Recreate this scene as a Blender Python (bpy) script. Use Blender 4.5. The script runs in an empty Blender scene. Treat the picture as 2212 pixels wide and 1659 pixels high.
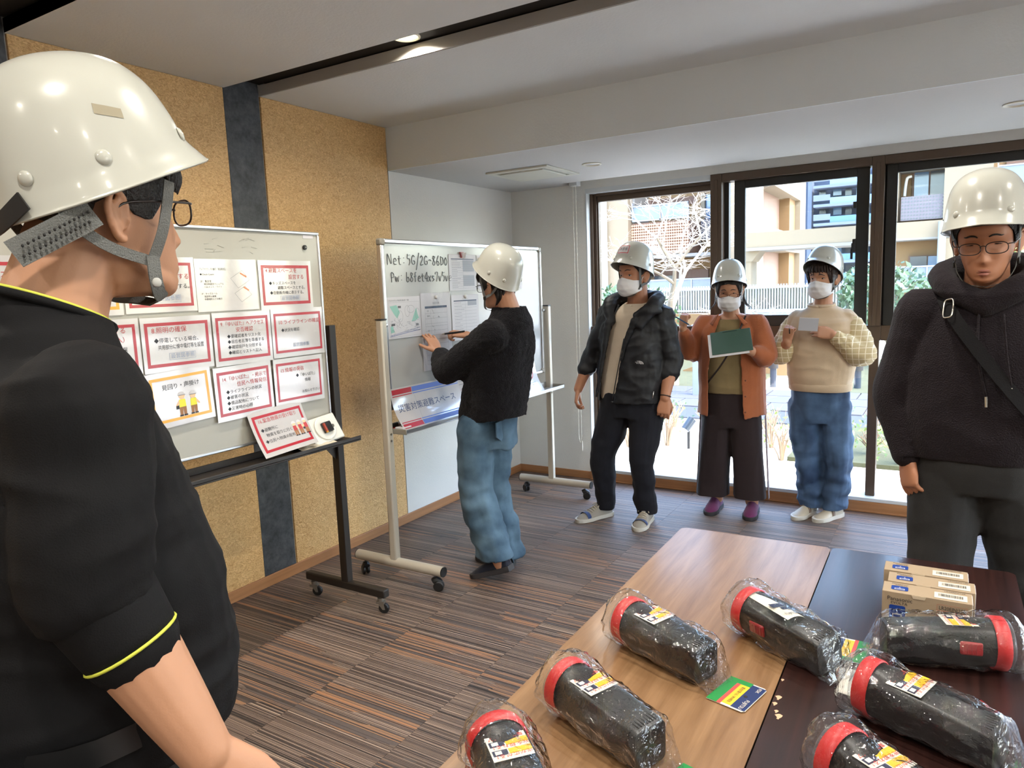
import bpy, bmesh, math, random
import numpy as np
from mathutils import Vector, Matrix, Euler, noise as mnoise

scene = bpy.context.scene
COL = scene.collection
PI = math.pi
V = Vector
random.seed(7)

# ------------------------------------------------------------------ camera
CAM_R = Matrix(((0.85215051, -0.03822889, 0.52189851),
                (0.52195455, 0.13347900, -0.84246472),
                (-0.03745600, 0.99031405, 0.13369794)))
CAM_H = 1.53
cam_data = bpy.data.cameras.new('camera')
cam_data.sensor_width = 36.0
cam_data.lens = 1549.5 / 2212.0 * 36.0
cam_data.clip_start = 0.05
cam_data.clip_end = 400
cam = bpy.data.objects.new('camera', cam_data)
COL.objects.link(cam)
cam.matrix_world = Matrix.Translation((0, 0, CAM_H)) @ CAM_R.to_4x4()
scene.camera = cam

# ------------------------------------------------------------------ world, sun, exposure
scene.view_settings.view_transform = 'Standard'
scene.view_settings.look = 'None'
scene.view_settings.gamma = 1.0
scene.view_settings.use_curve_mapping = False
scene.view_settings.exposure = 0.95

SKY = 1.3
SUN = 1.35
LAMP = 6.5
world = bpy.data.worlds.new('world')
scene.world = world
world.use_nodes = True
wn = world.node_tree
bg = wn.nodes['Background']
sky = wn.nodes.new('ShaderNodeTexSky')
sky.sky_type = 'NISHITA'
sky.sun_disc = False
sky.sun_elevation = math.radians(52)
sky.sun_rotation = math.radians(100)
sky.air_density = 1.0
sky.dust_density = 2.0
wn.links.new(sky.outputs[0], bg.inputs[0])
bg.inputs[1].default_value = SKY

sun_d = bpy.data.lights.new('sun', 'SUN')
sun_d.energy = SUN
sun_d.angle = math.radians(0.6)
sun_d.color = (1.0, 0.95, 0.87)
sun = bpy.data.objects.new('sun', sun_d)
COL.objects.link(sun)
SUN_FROM = V((0.78, -0.22, 0.95)).normalized()     # from the right, a little behind this building
sun.rotation_euler = SUN_FROM.to_track_quat('Z', 'Y').to_euler()

try:
    scene.cycles.max_bounces = 9
    scene.cycles.use_adaptive_sampling = True
    scene.cycles.adaptive_threshold = 0.025
    scene.cycles.transparent_max_bounces = 32
    scene.cycles.diffuse_bounces = 4
    scene.cycles.glossy_bounces = 4
    scene.cycles.caustics_reflective = False
    scene.cycles.caustics_refractive = False
    scene.cycles.sample_clamp_indirect = 6.0
    scene.cycles.use_denoising = True
except Exception:
    pass

# ------------------------------------------------------------------ helpers: objects
def tag(o, label=None, cat=None, group=None, kind=None):
    if label: o['label'] = label
    if cat: o['category'] = cat
    if group: o['group'] = group
    if kind: o['kind'] = kind
    return o

def empty(name, loc=(0, 0, 0), rz=0.0, parent=None):
    o = bpy.data.objects.new(name, None)
    o.empty_display_size = 0.1
    COL.objects.link(o)
    o.location = loc
    o.rotation_euler = (0, 0, rz)
    if parent: o.parent = parent
    return o

def thing(name, label, cat, loc=(0, 0, 0), rz=0.0, group=None):
    return tag(empty(name, loc, rz), label, cat, group)

def finish(me, mat=None, smooth=True, sharp=35):
    if mat is not None:
        if isinstance(mat, (list, tuple)):
            for m in mat: me.materials.append(m)
        else:
            me.materials.append(mat)
    me.update()
    if smooth:
        me.polygons.foreach_set('use_smooth', [True] * len(me.polygons))
        if sharp is not None:
            me.set_sharp_from_angle(angle=math.radians(sharp))
    return me

def link(name, me, parent=None, loc=(0, 0, 0), rot=(0, 0, 0)):
    o = bpy.data.objects.new(name, me)
    COL.objects.link(o)
    if parent is not None: o.parent = parent
    o.location = loc
    o.rotation_euler = rot
    return o

def dup(o, parent=None):
    c = o.copy()
    COL.objects.link(c)
    if parent is not None: c.parent = parent
    return c

def dup_tree(o, parent=None):
    c = dup(o, parent)
    for ch in list(o.children):
        dup_tree(ch, c)
    return c

def crom(pts, n):
    """Catmull-Rom resampling of a list of tuples (any dimension)."""
    P = [np.array(p, float) for p in pts]
    if len(P) == 2:
        return [tuple(P[0] + (P[1] - P[0]) * i / n) for i in range(n + 1)]
    out = []
    for i in range(len(P) - 1):
        p0 = P[i - 1] if i > 0 else 2 * P[0] - P[1]
        p1, p2 = P[i], P[i + 1]
        p3 = P[i + 2] if i + 2 < len(P) else 2 * P[-1] - P[-2]
        for k in range(n):
            t = k / n
            out.append(tuple(0.5 * ((2 * p1) + (-p0 + p2) * t + (2 * p0 - 5 * p1 + 4 * p2 - p3) * t * t
                                    + (-p0 + 3 * p1 - 3 * p2 + p3) * t ** 3)))
    out.append(tuple(P[-1]))
    return out

def interp(tab, x):
    xs = [t[0] for t in tab]
    return tuple(float(np.interp(x, xs, [t[k] for t in tab])) for k in range(1, len(tab[0])))

STUFF = {'twigs', 'foliage', 'stems', 'leaves', 'row_text', 'rules', 'map_lines', 'handwriting', 'faded_marks', 'fine_print', 'print_lines', 'map_label', 'hair_locks', 'fringe', 'laces'}
class MB:
    def __init__(self):
        self.v = []; self.f = []; self.mi = []; self.M = None; self.cur = 0
    def add(self, vs, fs):
        b = len(self.v)
        if self.M is not None: vs = [self.M @ V(p) for p in vs]
        self.v += [tuple(p) for p in vs]
        for f in fs:
            self.f.append(tuple(i + b for i in f)); self.mi.append(self.cur)
    def box(self, a, b):
        x0, y0, z0 = a; x1, y1, z1 = b
        if x0 > x1: x0, x1 = x1, x0
        if y0 > y1: y0, y1 = y1, y0
        if z0 > z1: z0, z1 = z1, z0
        self.add([(x0, y0, z0), (x1, y0, z0), (x1, y1, z0), (x0, y1, z0), (x0, y0, z1), (x1, y0, z1), (x1, y1, z1), (x0, y1, z1)],
                 [(0, 3, 2, 1), (4, 5, 6, 7), (0, 1, 5, 4), (1, 2, 6, 5), (2, 3, 7, 6), (3, 0, 4, 7)])
        return self
    def quad(self, a, b, c, d):
        self.add([a, b, c, d], [(0, 1, 2, 3)]); return self
    def poly(self, pts):
        self.add(pts, [tuple(range(len(pts)))]); return self
    def prism(self, pts, off):
        """extrude planar polygon by vector off"""
        n = len(pts); o = V(off)
        vs = [V(p) for p in pts] + [V(p) + o for p in pts]
        fs = [tuple(range(n))[::-1], tuple(range(n, 2 * n))] + [(i, (i + 1) % n, n + (i + 1) % n, n + i) for i in range(n)]
        self.add(vs, fs); return self
    def rings(self, rings, closed=True, cap0=True, cap1=True):
        n = len(rings[0]); vs = []; fs = []
        for r in rings: vs += list(r)
        for k in range(len(rings) - 1):
            for i in range(n if closed else n - 1):
                j = (i + 1) % n
                fs.append((k * n + i, k * n + j, (k + 1) * n + j, (k + 1) * n + i))
        if cap0 and closed: fs.append(tuple(range(n))[::-1])
        if cap1 and closed: fs.append(tuple(range((len(rings) - 1) * n, len(rings) * n)))
        self.add(vs, fs); return self
    def grid(self, P, nu, nv):
        vs = [P(u / nu, v / nv) for v in range(nv + 1) for u in range(nu + 1)]
        fs = [(v * (nu + 1) + u, v * (nu + 1) + u + 1, (v + 1) * (nu + 1) + u + 1, (v + 1) * (nu + 1) + u) for v in range(nv) for u in range(nu)]
        self.add(vs, fs); return self
    def cyl(self, p0, p1, r0, r1=None, n=16, caps=True):
        if r1 is None: r1 = r0
        p0 = V(p0); p1 = V(p1); d = (p1 - p0).normalized()
        u = d.orthogonal().normalized(); w = d.cross(u)
        R = lambda p, r: [p + (u * math.cos(a) + w * math.sin(a)) * r for a in [2 * PI * i / n for i in range(n)]]
        return self.rings([R(p0, r0), R(p1, r1)], True, caps, caps)
    def tube(self, pts, r, n=8, sub=1, caps=True, up=None, flat=1.0):
        """tube along pts with radius r (number or list); flat scales across 'up'"""
        if not isinstance(r, (list, tuple)): r = [r] * len(pts)
        q = [tuple(p) + (rr,) for p, rr in zip(pts, r)]
        if sub > 1: q = crom(q, sub)
        P = [V(p[:3]) for p in q]; rr = [max(1e-4, p[3]) for p in q]
        T = []
        for i in range(len(P)):
            a = P[max(0, i - 1)]; b = P[min(len(P) - 1, i + 1)]
            T.append((b - a).normalized() if (b - a).length > 1e-9 else V((0, 0, 1)))
        u = V(up) if up is not None else T[0].orthogonal()
        rings = []
        for i in range(len(P)):
            t = T[i]
            uu = u - t * u.dot(t)
            if uu.length < 1e-6: uu = t.orthogonal()
            uu.normalize(); u = uu if up is None else u
            w = t.cross(uu)
            rings.append([P[i] + uu * (math.cos(2 * PI * k / n) * rr[i] * flat) + w * (math.sin(2 * PI * k / n) * rr[i]) for k in range(n)])
        return self.rings(rings, True, caps, caps)
    def limb(self, pts, r, n=16, sub=4, up=None, flat=1.0):
        """tube with rounded ends, used for bodies"""
        self.tube(pts, r, n, sub, True, up, flat)
        self.ball(pts[0], r[0]); self.ball(pts[-1], r[-1]); return self
    def ball(self, c, r, n=14, m=9, M=None):
        if not isinstance(r, (list, tuple)): r = (r, r, r)
        c = V(c); vs = []; fs = []
        for j in range(m + 1):
            th = PI * j / m
            for i in range(n):
                a = 2 * PI * i / n
                p = V((r[0] * math.sin(th) * math.cos(a), r[1] * math.sin(th) * math.sin(a), r[2] * math.cos(th)))
                vs.append(c + (M @ p if M is not None else p))
        for j in range(m):
            for i in range(n):
                k = (i + 1) % n
                fs.append((j * n + i, (j + 1) * n + i, (j + 1) * n + k, j * n + k))
        self.add(vs, fs); return self
    def lathe(self, prof, c=(0, 0, 0), n=24, axis='Z', cap=True):
        rings = []
        for r, h in prof:
            ring = []
            for i in range(n):
                a = 2 * PI * i / n
                p = (r * math.cos(a), r * math.sin(a), h)
                if axis == 'X': p = (h, p[0], p[1])
                if axis == 'Y': p = (p[1], h, p[0])
                ring.append(V(c) + V(p))
            rings.append(ring)
        return self.rings(rings, True, cap, cap)
    def ribbon(self, pts, nrm, w, th=0.0016, sub=4):
        """flat strap along pts; nrm(p) gives outward direction"""
        q = [V(p) for p in (crom(pts, sub) if sub > 1 else pts)]
        rings = []
        for i, p in enumerate(q):
            t = (q[min(i + 1, len(q) - 1)] - q[max(i - 1, 0)]).normalized()
            nn = V(nrm(p)); nn = (nn - t * nn.dot(t)).normalized(); s = t.cross(nn)
            rings.append([p + s * w / 2 - nn * th / 2, p + s * w / 2 + nn * th / 2, p - s * w / 2 + nn * th / 2, p - s * w / 2 - nn * th / 2])
        return self.rings(rings)
    def mesh(self, name, mat=None, smooth=True, sharp=35):
        me = bpy.data.meshes.new(name)
        me.from_pydata(self.v, [], self.f)
        if isinstance(mat, (list, tuple)):
            me.polygons.foreach_set('material_index', self.mi)
        return finish(me, mat, smooth, sharp)
    def build(self, name, mat, parent=None, smooth=True, sharp=35, bevel=0, loc=(0, 0, 0), rot=(0, 0, 0), fix=False):
        me = self.mesh(name, mat, smooth, sharp)
        if fix:
            b = bmesh.new(); b.from_mesh(me); bmesh.ops.recalc_face_normals(b, faces=b.faces); b.to_mesh(me); b.free()
        o = link(name, me, parent, loc, rot)
        if name in STUFF: o['kind'] = 'stuff'
        if bevel:
            m = o.modifiers.new('bevel', 'BEVEL'); m.width = bevel; m.segments = 2; m.limit_method = 'ANGLE'
        return o

def box(name, a, b, mat, parent=None, bevel=0.0, kind=None):
    o = MB().box(a, b).build(name, mat, parent, bevel=bevel)
    if kind: o['kind'] = kind
    return o

WORK = bpy.data.scenes.new('workbench')          # scratch scene for evaluating modifiers, removed at the end
def fbm(p, oct=3):
    return mnoise.fractal(V(p), 1.0, 2.0, oct)

def fuse(mb, name, mat, parent=None, voxel=0.006, smooth=4, ratio=1.0, post=None, cut=None, solid=0.0, factor=0.5, post2=None):
    """join overlapping closed shapes into one continuous skin, then smooth, shape, trim"""
    me = mb.mesh(name + '_raw', None, False)
    t = bpy.data.objects.new('tmp', me); WORK.collection.objects.link(t)
    r = t.modifiers.new('r', 'REMESH'); r.mode = 'VOXEL'; r.voxel_size = voxel; r.adaptivity = 0
    if smooth:
        s = t.modifiers.new('s', 'SMOOTH'); s.iterations = smooth; s.factor = factor
    if ratio < 1.0:
        d = t.modifiers.new('d', 'DECIMATE'); d.ratio = ratio
    with bpy.context.temp_override(scene=WORK, view_layer=WORK.view_layers[0]):
        dg = bpy.context.evaluated_depsgraph_get(); dg.update()
    out = bpy.data.meshes.new_from_object(t.evaluated_get(dg))
    bpy.data.objects.remove(t); bpy.data.meshes.remove(me)
    out.name = name
    if post is not None:
        n = len(out.vertices)
        co = np.empty(n * 3); out.vertices.foreach_get('co', co); co = co.reshape(-1, 3)
        no = np.empty(n * 3); out.vertices.foreach_get('normal', no); no = no.reshape(-1, 3)
        co = post(co, no)
        out.vertices.foreach_set('co', co.ravel()); out.update()
    if cut is not None:
        b = bmesh.new(); b.from_mesh(out)
        bad = [f for f in b.faces if cut(f.calc_center_median(), f.normal)]
        bmesh.ops.delete(b, geom=bad, context='FACES')
        for _ in range(3):       # even out the trimmed border
            bv = [v for v in b.verts if v.is_boundary]
            new = {}
            for v in bv:
                nb = [e.other_vert(v).co for e in v.link_edges if e.is_boundary]
                if len(nb) == 2: new[v] = (nb[0] + nb[1]) * 0.25 + v.co * 0.5
            for v, c in new.items(): v.co = c
        b.to_mesh(out); b.free()
    out.materials.clear()
    finish(out, mat, True, None)
    o = link(name, out, parent)
    if solid:
        m = o.modifiers.new('solid', 'SOLIDIFY'); m.thickness = solid; m.offset = -1
    return o

def folds(amp=0.006, sx=9.0, sz=3.0, seed=0.0, amp2=0.0, f2=30.0):
    """cloth creases as displacement along the normal"""
    def post(co, no):
        out = co.copy()
        for i in range(len(co)):
            x, y, z = co[i]
            a = mnoise.noise(V((x * sx + seed, y * sx, z * sz + seed))) * amp
            a -= abs(mnoise.noise(V((x * sx * 0.8 - seed, y * sx * 0.8 + 5, z * sz * 2.2)))) * amp * 0.8
            if amp2: a += mnoise.noise(V((x * f2, y * f2, z * f2 + seed))) * amp2
            out[i] = co[i] + no[i] * a
        return out
    return post

def text_mesh(s, size=0.02, mat=None, align='LEFT', ext=0.0, res=2, off=0.0, sp=1.0):
    cu = bpy.data.curves.new('t', 'FONT')
    cu.body = s; cu.size = size; cu.align_x = align; cu.align_y = 'BOTTOM_BASELINE' if False else 'CENTER'
    cu.resolution_u = res; cu.extrude = ext; cu.offset = off; cu.space_character = sp
    o = bpy.data.objects.new('t', cu)
    me = bpy.data.meshes.new_from_object(o)
    bpy.data.objects.remove(o); bpy.data.curves.remove(cu)
    me.materials.clear()
    if mat: me.materials.append(mat)
    return me

def merge_text(name, items, mats, parent, M=Matrix()):
    """items: (text, x, y, size, mat_index, align, width or None) printed flat in the local XY plane, each line a lettering part"""
    out = []
    for it in items:
        s, x, y, size, k = it[:5]
        al = it[5] if len(it) > 5 else 'LEFT'
        wid = it[6] if len(it) > 6 else None
        me = text_mesh(s, size, None, al)
        xs = [v.co.x for v in me.vertices]; sc = 1.0
        if wid and xs and max(xs) - min(xs) > 1e-6: sc = wid / (max(xs) - min(xs))
        for v in me.vertices: v.co = M @ V((x + v.co.x * sc, y + v.co.y, 0))
        me.materials.append(mats[k]); me.name = name; me.update()
        out.append(link(name, me, parent))
    return out

# ------------------------------------------------------------------ helpers: materials
def new_mat(name):
    m = bpy.data.materials.new(name); m.use_nodes = True
    nt = m.node_tree; b = nt.nodes['Principled BSDF']
    return m, nt, b

def mat(name, col, rough=0.5, metal=0.0, spec=0.5, bump=0.0, bscale=200.0, var=0.0, vscale=8.0, coat=0.0, sheen=0.0, alpha=1.0):
    m, nt, b = new_mat(name)
    c = tuple(col) + (1.0,)
    b.inputs['Base Color'].default_value = c
    b.inputs['Roughness'].default_value = rough
    b.inputs['Metallic'].default_value = metal
    b.inputs['Specular IOR Level'].default_value = spec
    if coat:
        b.inputs['Coat Weight'].default_value = coat; b.inputs['Coat Roughness'].default_value = 0.08
    if sheen:
        b.inputs['Sheen Weight'].default_value = sheen
    if alpha < 1: b.inputs['Alpha'].default_value = alpha
    tc = None
    if var or bump:
        tc = nt.nodes.new('ShaderNodeTexCoord')
    if var:
        n = nt.nodes.new('ShaderNodeTexNoise'); n.inputs['Scale'].default_value = vscale; n.inputs['Detail'].default_value = 4
        nt.links.new(tc.outputs['Object'], n.inputs['Vector'])
        r = nt.nodes.new('ShaderNodeMix'); r.data_type = 'RGBA'
        r.inputs['A'].default_value = tuple(max(0, x * (1 - var)) for x in col) + (1,)
        r.inputs['B'].default_value = tuple(min(1, x * (1 + var)) for x in col) + (1,)
        nt.links.new(n.outputs['Fac'], r.inputs['Factor'])
        nt.links.new(r.outputs['Result'], b.inputs['Base Color'])
    if bump:
        n = nt.nodes.new('ShaderNodeTexNoise'); n.inputs['Scale'].default_value = bscale; n.inputs['Detail'].default_value = 3
        nt.links.new(tc.outputs['Object'], n.inputs['Vector'])
        bp = nt.nodes.new('ShaderNodeBump'); bp.inputs['Strength'].default_value = bump; bp.inputs['Distance'].default_value = 0.01
        nt.links.new(n.outputs['Fac'], bp.inputs['Height'])
        nt.links.new(bp.outputs['Normal'], b.inputs['Normal'])
    return m

def srgb(r, g, b):
    f = lambda c: (c / 255 / 12.92) if c / 255 <= 0.04045 else ((c / 255 + 0.055) / 1.055) ** 2.4
    return (f(r), f(g), f(b))

def emit_mat(name, col, s):
    m, nt, b = new_mat(name)
    b.inputs['Base Color'].default_value = tuple(col) + (1,)
    b.inputs['Emission Color'].default_value = tuple(col) + (1,)
    b.inputs['Emission Strength'].default_value = s
    return m

def clear_mat(name, tint=(1, 1, 1), refl=0.5, rough=0.02, haze=0.0, bump=0.0, bscale=30.0, ior=1.45):
    """thin clear sheet: light passes straight through, with a fresnel reflection on top"""
    m, nt, b = new_mat(name)
    nt.nodes.remove(b)
    out = nt.nodes['Material Output']
    tr = nt.nodes.new('ShaderNodeBsdfTransparent'); tr.inputs[0].default_value = tuple(tint) + (1,)
    gl = nt.nodes.new('ShaderNodeBsdfGlossy'); gl.inputs['Roughness'].default_value = rough
    fr = nt.nodes.new('ShaderNodeLayerWeight')          # Schlick reflectance, the same from both sides
    p5 = nt.nodes.new('ShaderNodeMath'); p5.operation = 'POWER'; p5.inputs[1].default_value = 5.0
    nt.links.new(fr.outputs['Facing'], p5.inputs[0])
    mu = nt.nodes.new('ShaderNodeMath'); mu.operation = 'MULTIPLY_ADD'; mu.inputs[1].default_value = 0.95 * refl; mu.inputs[2].default_value = ((ior - 1) / (ior + 1)) ** 2 * refl
    nt.links.new(p5.outputs[0], mu.inputs[0])
    mx = nt.nodes.new('ShaderNodeMixShader')
    nt.links.new(mu.outputs[0], mx.inputs[0])
    src = tr.outputs[0]
    if haze:
        df = nt.nodes.new('ShaderNodeBsdfDiffuse'); df.inputs[0].default_value = (0.9, 0.92, 0.95, 1)
        m2 = nt.nodes.new('ShaderNodeMixShader'); m2.inputs[0].default_value = haze
        nt.links.new(tr.outputs[0], m2.inputs[1]); nt.links.new(df.outputs[0], m2.inputs[2]); src = m2.outputs[0]
    nt.links.new(src, mx.inputs[1]); nt.links.new(gl.outputs[0], mx.inputs[2])
    nt.links.new(mx.outputs[0], out.inputs['Surface'])
    if bump:
        tc = nt.nodes.new('ShaderNodeTexCoord')
        n = nt.nodes.new('ShaderNodeTexNoise'); n.inputs['Scale'].default_value = bscale; n.inputs['Detail'].default_value = 3
        n.inputs['Distortion'].default_value = 1.0
        nt.links.new(tc.outputs['Object'], n.inputs['Vector'])
        bp = nt.nodes.new('ShaderNodeBump'); bp.inputs['Strength'].default_value = bump; bp.inputs['Distance'].default_value = 0.02
        nt.links.new(n.outputs['Fac'], bp.inputs['Height'])
        nt.links.new(bp.outputs['Normal'], gl.inputs['Normal']); nt.links.new(bp.outputs['Normal'], fr.inputs['Normal'])
    return m

def at(px, py, Y):
    """the point at distance Y into the garden that lies on a given line of sight (for laying out the far buildings)"""
    r = CAM_R @ V(((px - 1106) / 1549.5, -(py - 829.5) / 1549.5, -1.0))
    return V((0, 0, CAM_H)) + r * (Y / r.y)
# ------------------------------------------------------------------ room dimensions
XL, YB = -3.06, 5.03          # left wall plane, window wall plane
XR, YN = 4.2, -3.2            # far right and rear of the room
ZC, ZS = 2.54, 2.28           # main ceiling, lowered soffit by the windows
YBEAM, YPOCK = 3.56, 4.90

# ------------------------------------------------------------------ surface materials
def wallpaper(name, col, rough=0.75, bs=160, bst=0.15):
    return mat(name, col, rough, bump=bst, bscale=bs, var=0.03, vscale=3.0)

M_white = wallpaper('white_wallpaper', (0.72, 0.72, 0.69))
M_ceil = wallpaper('ceiling_paper', (0.73, 0.78, 0.80), bs=90, bst=0.12)
M_lip = mat('ceiling_slot_side', (0.40, 0.385, 0.36), 0.7)
M_slot = mat('slot_dark', (0.012, 0.011, 0.010), 0.8)

def gold_mat():
    m, nt, b = new_mat('gold_wallpaper')
    tc = nt.nodes.new('ShaderNodeTexCoord')
    mp = nt.nodes.new('ShaderNodeMapping'); mp.inputs['Scale'].default_value = (1, 1.0, 1.6)
    nt.links.new(tc.outputs['Object'], mp.inputs['Vector'])
    n1 = nt.nodes.new('ShaderNodeTexNoise'); n1.inputs['Scale'].default_value = 42; n1.inputs['Detail'].default_value = 2; n1.inputs['Distortion'].default_value = 2.2
    nt.links.new(mp.outputs[0], n1.inputs['Vector'])
    r = nt.nodes.new('ShaderNodeValToRGB')
    e = r.color_ramp.elements
    e[0].position = 0.30; e[0].color = srgb(190, 145, 86) + (1,)
    e[1].position = 0.72; e[1].color = srgb(232, 194, 134) + (1,)
    nt.links.new(n1.outputs['Fac'], r.inputs[0])
    nt.links.new(r.outputs[0], b.inputs['Base Color'])
    b.inputs['Roughness'].default_value = 0.42
    b.inputs['Specular IOR Level'].default_value = 0.6
    b.inputs['Metallic'].default_value = 0.12
    bp = nt.nodes.new('ShaderNodeBump'); bp.inputs['Strength'].default_value = 0.35; bp.inputs['Distance'].default_value = 0.012
    nt.links.new(n1.outputs['Fac'], bp.inputs['Height']); nt.links.new(bp.outputs[0], b.inputs['Normal'])
    return m
M_gold = gold_mat()

def slate_mat():
    m, nt, b = new_mat('slate_strip')
    tc = nt.nodes.new('ShaderNodeTexCoord')
    n1 = nt.nodes.new('ShaderNodeTexNoise'); n1.inputs['Scale'].default_value = 22; n1.inputs['Detail'].default_value = 8; n1.inputs['Roughness'].default_value = 0.7
    nt.links.new(tc.outputs['Object'], n1.inputs['Vector'])
    r = nt.nodes.new('ShaderNodeValToRGB'); e = r.color_ramp.elements
    e[0].position = 0.33; e[0].color = srgb(44, 47, 50) + (1,)
    e[1].position = 0.7; e[1].color = srgb(86, 90, 94) + (1,)
    nt.links.new(n1.outputs['Fac'], r.inputs[0]); nt.links.new(r.outputs[0], b.inputs['Base Color'])
    b.inputs['Roughness'].default_value = 0.5
    bp = nt.nodes.new('ShaderNodeBump'); bp.inputs['Strength'].default_value = 0.15; nt.links.new(n1.outputs['Fac'], bp.inputs['Height']); nt.links.new(bp.outputs[0], b.inputs['Normal'])
    return m
M_slate = slate_mat()

def wood_mat(name, c1, c2, scale=(2.0, 28.0, 28.0), rough=0.4, spec=0.5, coat=0.0):
    m, nt, b = new_mat(name)
    tc = nt.nodes.new('ShaderNodeTexCoord'); mp = nt.nodes.new('ShaderNodeMapping'); mp.inputs['Scale'].default_value = scale
    nt.links.new(tc.outputs['Object'], mp.inputs['Vector'])
    n1 = nt.nodes.new('ShaderNodeTexNoise'); n1.inputs['Scale'].default_value = 1.0; n1.inputs['Detail'].default_value = 8; n1.inputs['Roughness'].default_value = 0.62; n1.inputs['Distortion'].default_value = 0.35
    nt.links.new(mp.outputs[0], n1.inputs['Vector'])
    r = nt.nodes.new('ShaderNodeValToRGB'); e = r.color_ramp.elements
    e[0].position = 0.32; e[0].color = tuple(c1) + (1,); e[1].position = 0.68; e[1].color = tuple(c2) + (1,)
    nt.links.new(n1.outputs['Fac'], r.inputs[0]); nt.links.new(r.outputs[0], b.inputs['Base Color'])
    b.inputs['Roughness'].default_value = rough; b.inputs['Specular IOR Level'].default_value = spec
    if coat: b.inputs['Coat Weight'].default_value = coat; b.inputs['Coat Roughness'].default_value = 0.15
    return m
M_base = wood_mat('baseboard_wood', srgb(150, 104, 66), srgb(176, 126, 84), (1.5, 1.5, 40), 0.45)
M_brown = mat('bronze_aluminium', srgb(86, 70, 56), 0.42, 0.25)
M_sash = mat('dark_sash', srgb(38, 38, 36), 0.5)
M_sill = mat('white_sill', srgb(205, 210, 212), 0.35)
M_glass = clear_mat('window_glass', (0.97, 0.985, 0.98), 0.9, 0.0)
M_plate = mat('outlet_cream', srgb(205, 196, 160), 0.45)
M_plate2 = mat('outlet_white', srgb(222, 220, 205), 0.45)
M_dark = mat('dark_hole', (0.02, 0.02, 0.02), 0.8)
M_chain = mat('chain_white', srgb(222, 222, 210), 0.5)

def carpet_mat():
    m, nt, b = new_mat('striped_carpet')
    N = nt.nodes.new; Lk = nt.links.new
    tc = N('ShaderNodeTexCoord'); oi = N('ShaderNodeObjectInfo')
    sep = N('ShaderNodeSeparateXYZ'); Lk(tc.outputs['Object'], sep.inputs[0])
    rnd = N('ShaderNodeMath'); rnd.operation = 'MULTIPLY'; rnd.inputs[1].default_value = 517.0; Lk(oi.outputs['Random'], rnd.inputs[0])
    def stripes(fy, fx, seed):
        y = N('ShaderNodeMath'); y.operation = 'MULTIPLY'; y.inputs[1].default_value = fy; Lk(sep.outputs['Y'], y.inputs[0])
        x = N('ShaderNodeMath'); x.operation = 'MULTIPLY'; x.inputs[1].default_value = fx; Lk(sep.outputs['X'], x.inputs[0])
        a = N('ShaderNodeMath'); a.operation = 'ADD'; Lk(rnd.outputs[0], a.inputs[0]); Lk(x.outputs[0], a.inputs[1])
        c = N('ShaderNodeCombineXYZ'); Lk(y.outputs[0], c.inputs[1]); Lk(a.outputs[0], c.inputs[0]); c.inputs[2].default_value = seed
        n = N('ShaderNodeTexNoise'); n.inputs['Scale'].default_value = 1.0; n.inputs['Detail'].default_value = 1.5; n.inputs['Roughness'].default_value = 0.6
        Lk(c.outputs[0], n.inputs['Vector'])
        return n.outputs['Fac']
    s1 = stripes(120, 0.05, 0.0); s2 = stripes(62, 0.25, 13.0); s3 = stripes(8, 0.9, 29.0)
    r1 = N('ShaderNodeValToRGB'); r1.color_ramp.interpolation = 'CONSTANT'
    cols = [(0.0, (38, 31, 29)), (0.38, (104, 86, 75)), (0.46, (45, 37, 35)), (0.515, (161, 139, 120)), (0.56, (66, 53, 49)), (0.62, (127, 107, 95)), (0.69, (47, 39, 37))]
    el = r1.color_ramp.elements
    while len(el) < len(cols): el.new(0.5)
    for k, (p, c) in enumerate(cols): el[k].position = p; el[k].color = srgb(*c) + (1,)
    Lk(s1, r1.inputs[0])
    r2 = N('ShaderNodeValToRGB'); r2.color_ramp.interpolation = 'CONSTANT'
    cols = [(0.0, (88, 77, 72)), (0.42, (61, 52, 49)), (0.5, (143, 107, 79)), (0.57, (84, 75, 72)), (0.63, (157, 111, 77))]
    el = r2.color_ramp.elements
    while len(el) < len(cols): el.new(0.5)
    for k, (p, c) in enumerate(cols): el[k].position = p; el[k].color = srgb(*c) + (1,)
    Lk(s2, r2.inputs[0])
    st_ = N('ShaderNodeMath'); st_.operation = 'GREATER_THAN'; st_.inputs[1].default_value = 0.53; Lk(s3, st_.inputs[0])
    mx = N('ShaderNodeMix'); mx.data_type = 'RGBA'; Lk(st_.outputs[0], mx.inputs['Factor']); Lk(r1.outputs[0], mx.inputs['A']); Lk(r2.outputs[0], mx.inputs['B'])
    Lk(mx.outputs['Result'], b.inputs['Base Color'])
    b.inputs['Roughness'].default_value = 0.5; b.inputs['Specular IOR Level'].default_value = 0.6
    b.inputs['Sheen Weight'].default_value = 0.12; b.inputs['Sheen Roughness'].default_value = 0.3
    n = N('ShaderNodeTexNoise'); n.inputs['Scale'].default_value = 500; Lk(tc.outputs['Object'], n.inputs['Vector'])
    bp = N('ShaderNodeBump'); bp.inputs['Strength'].default_value = 0.25; bp.inputs['Distance'].default_value = 0.004
    Lk(n.outputs['Fac'], bp.inputs['Height']); Lk(bp.outputs[0], b.inputs['Normal'])
    return m
M_carpet = carpet_mat()

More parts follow.
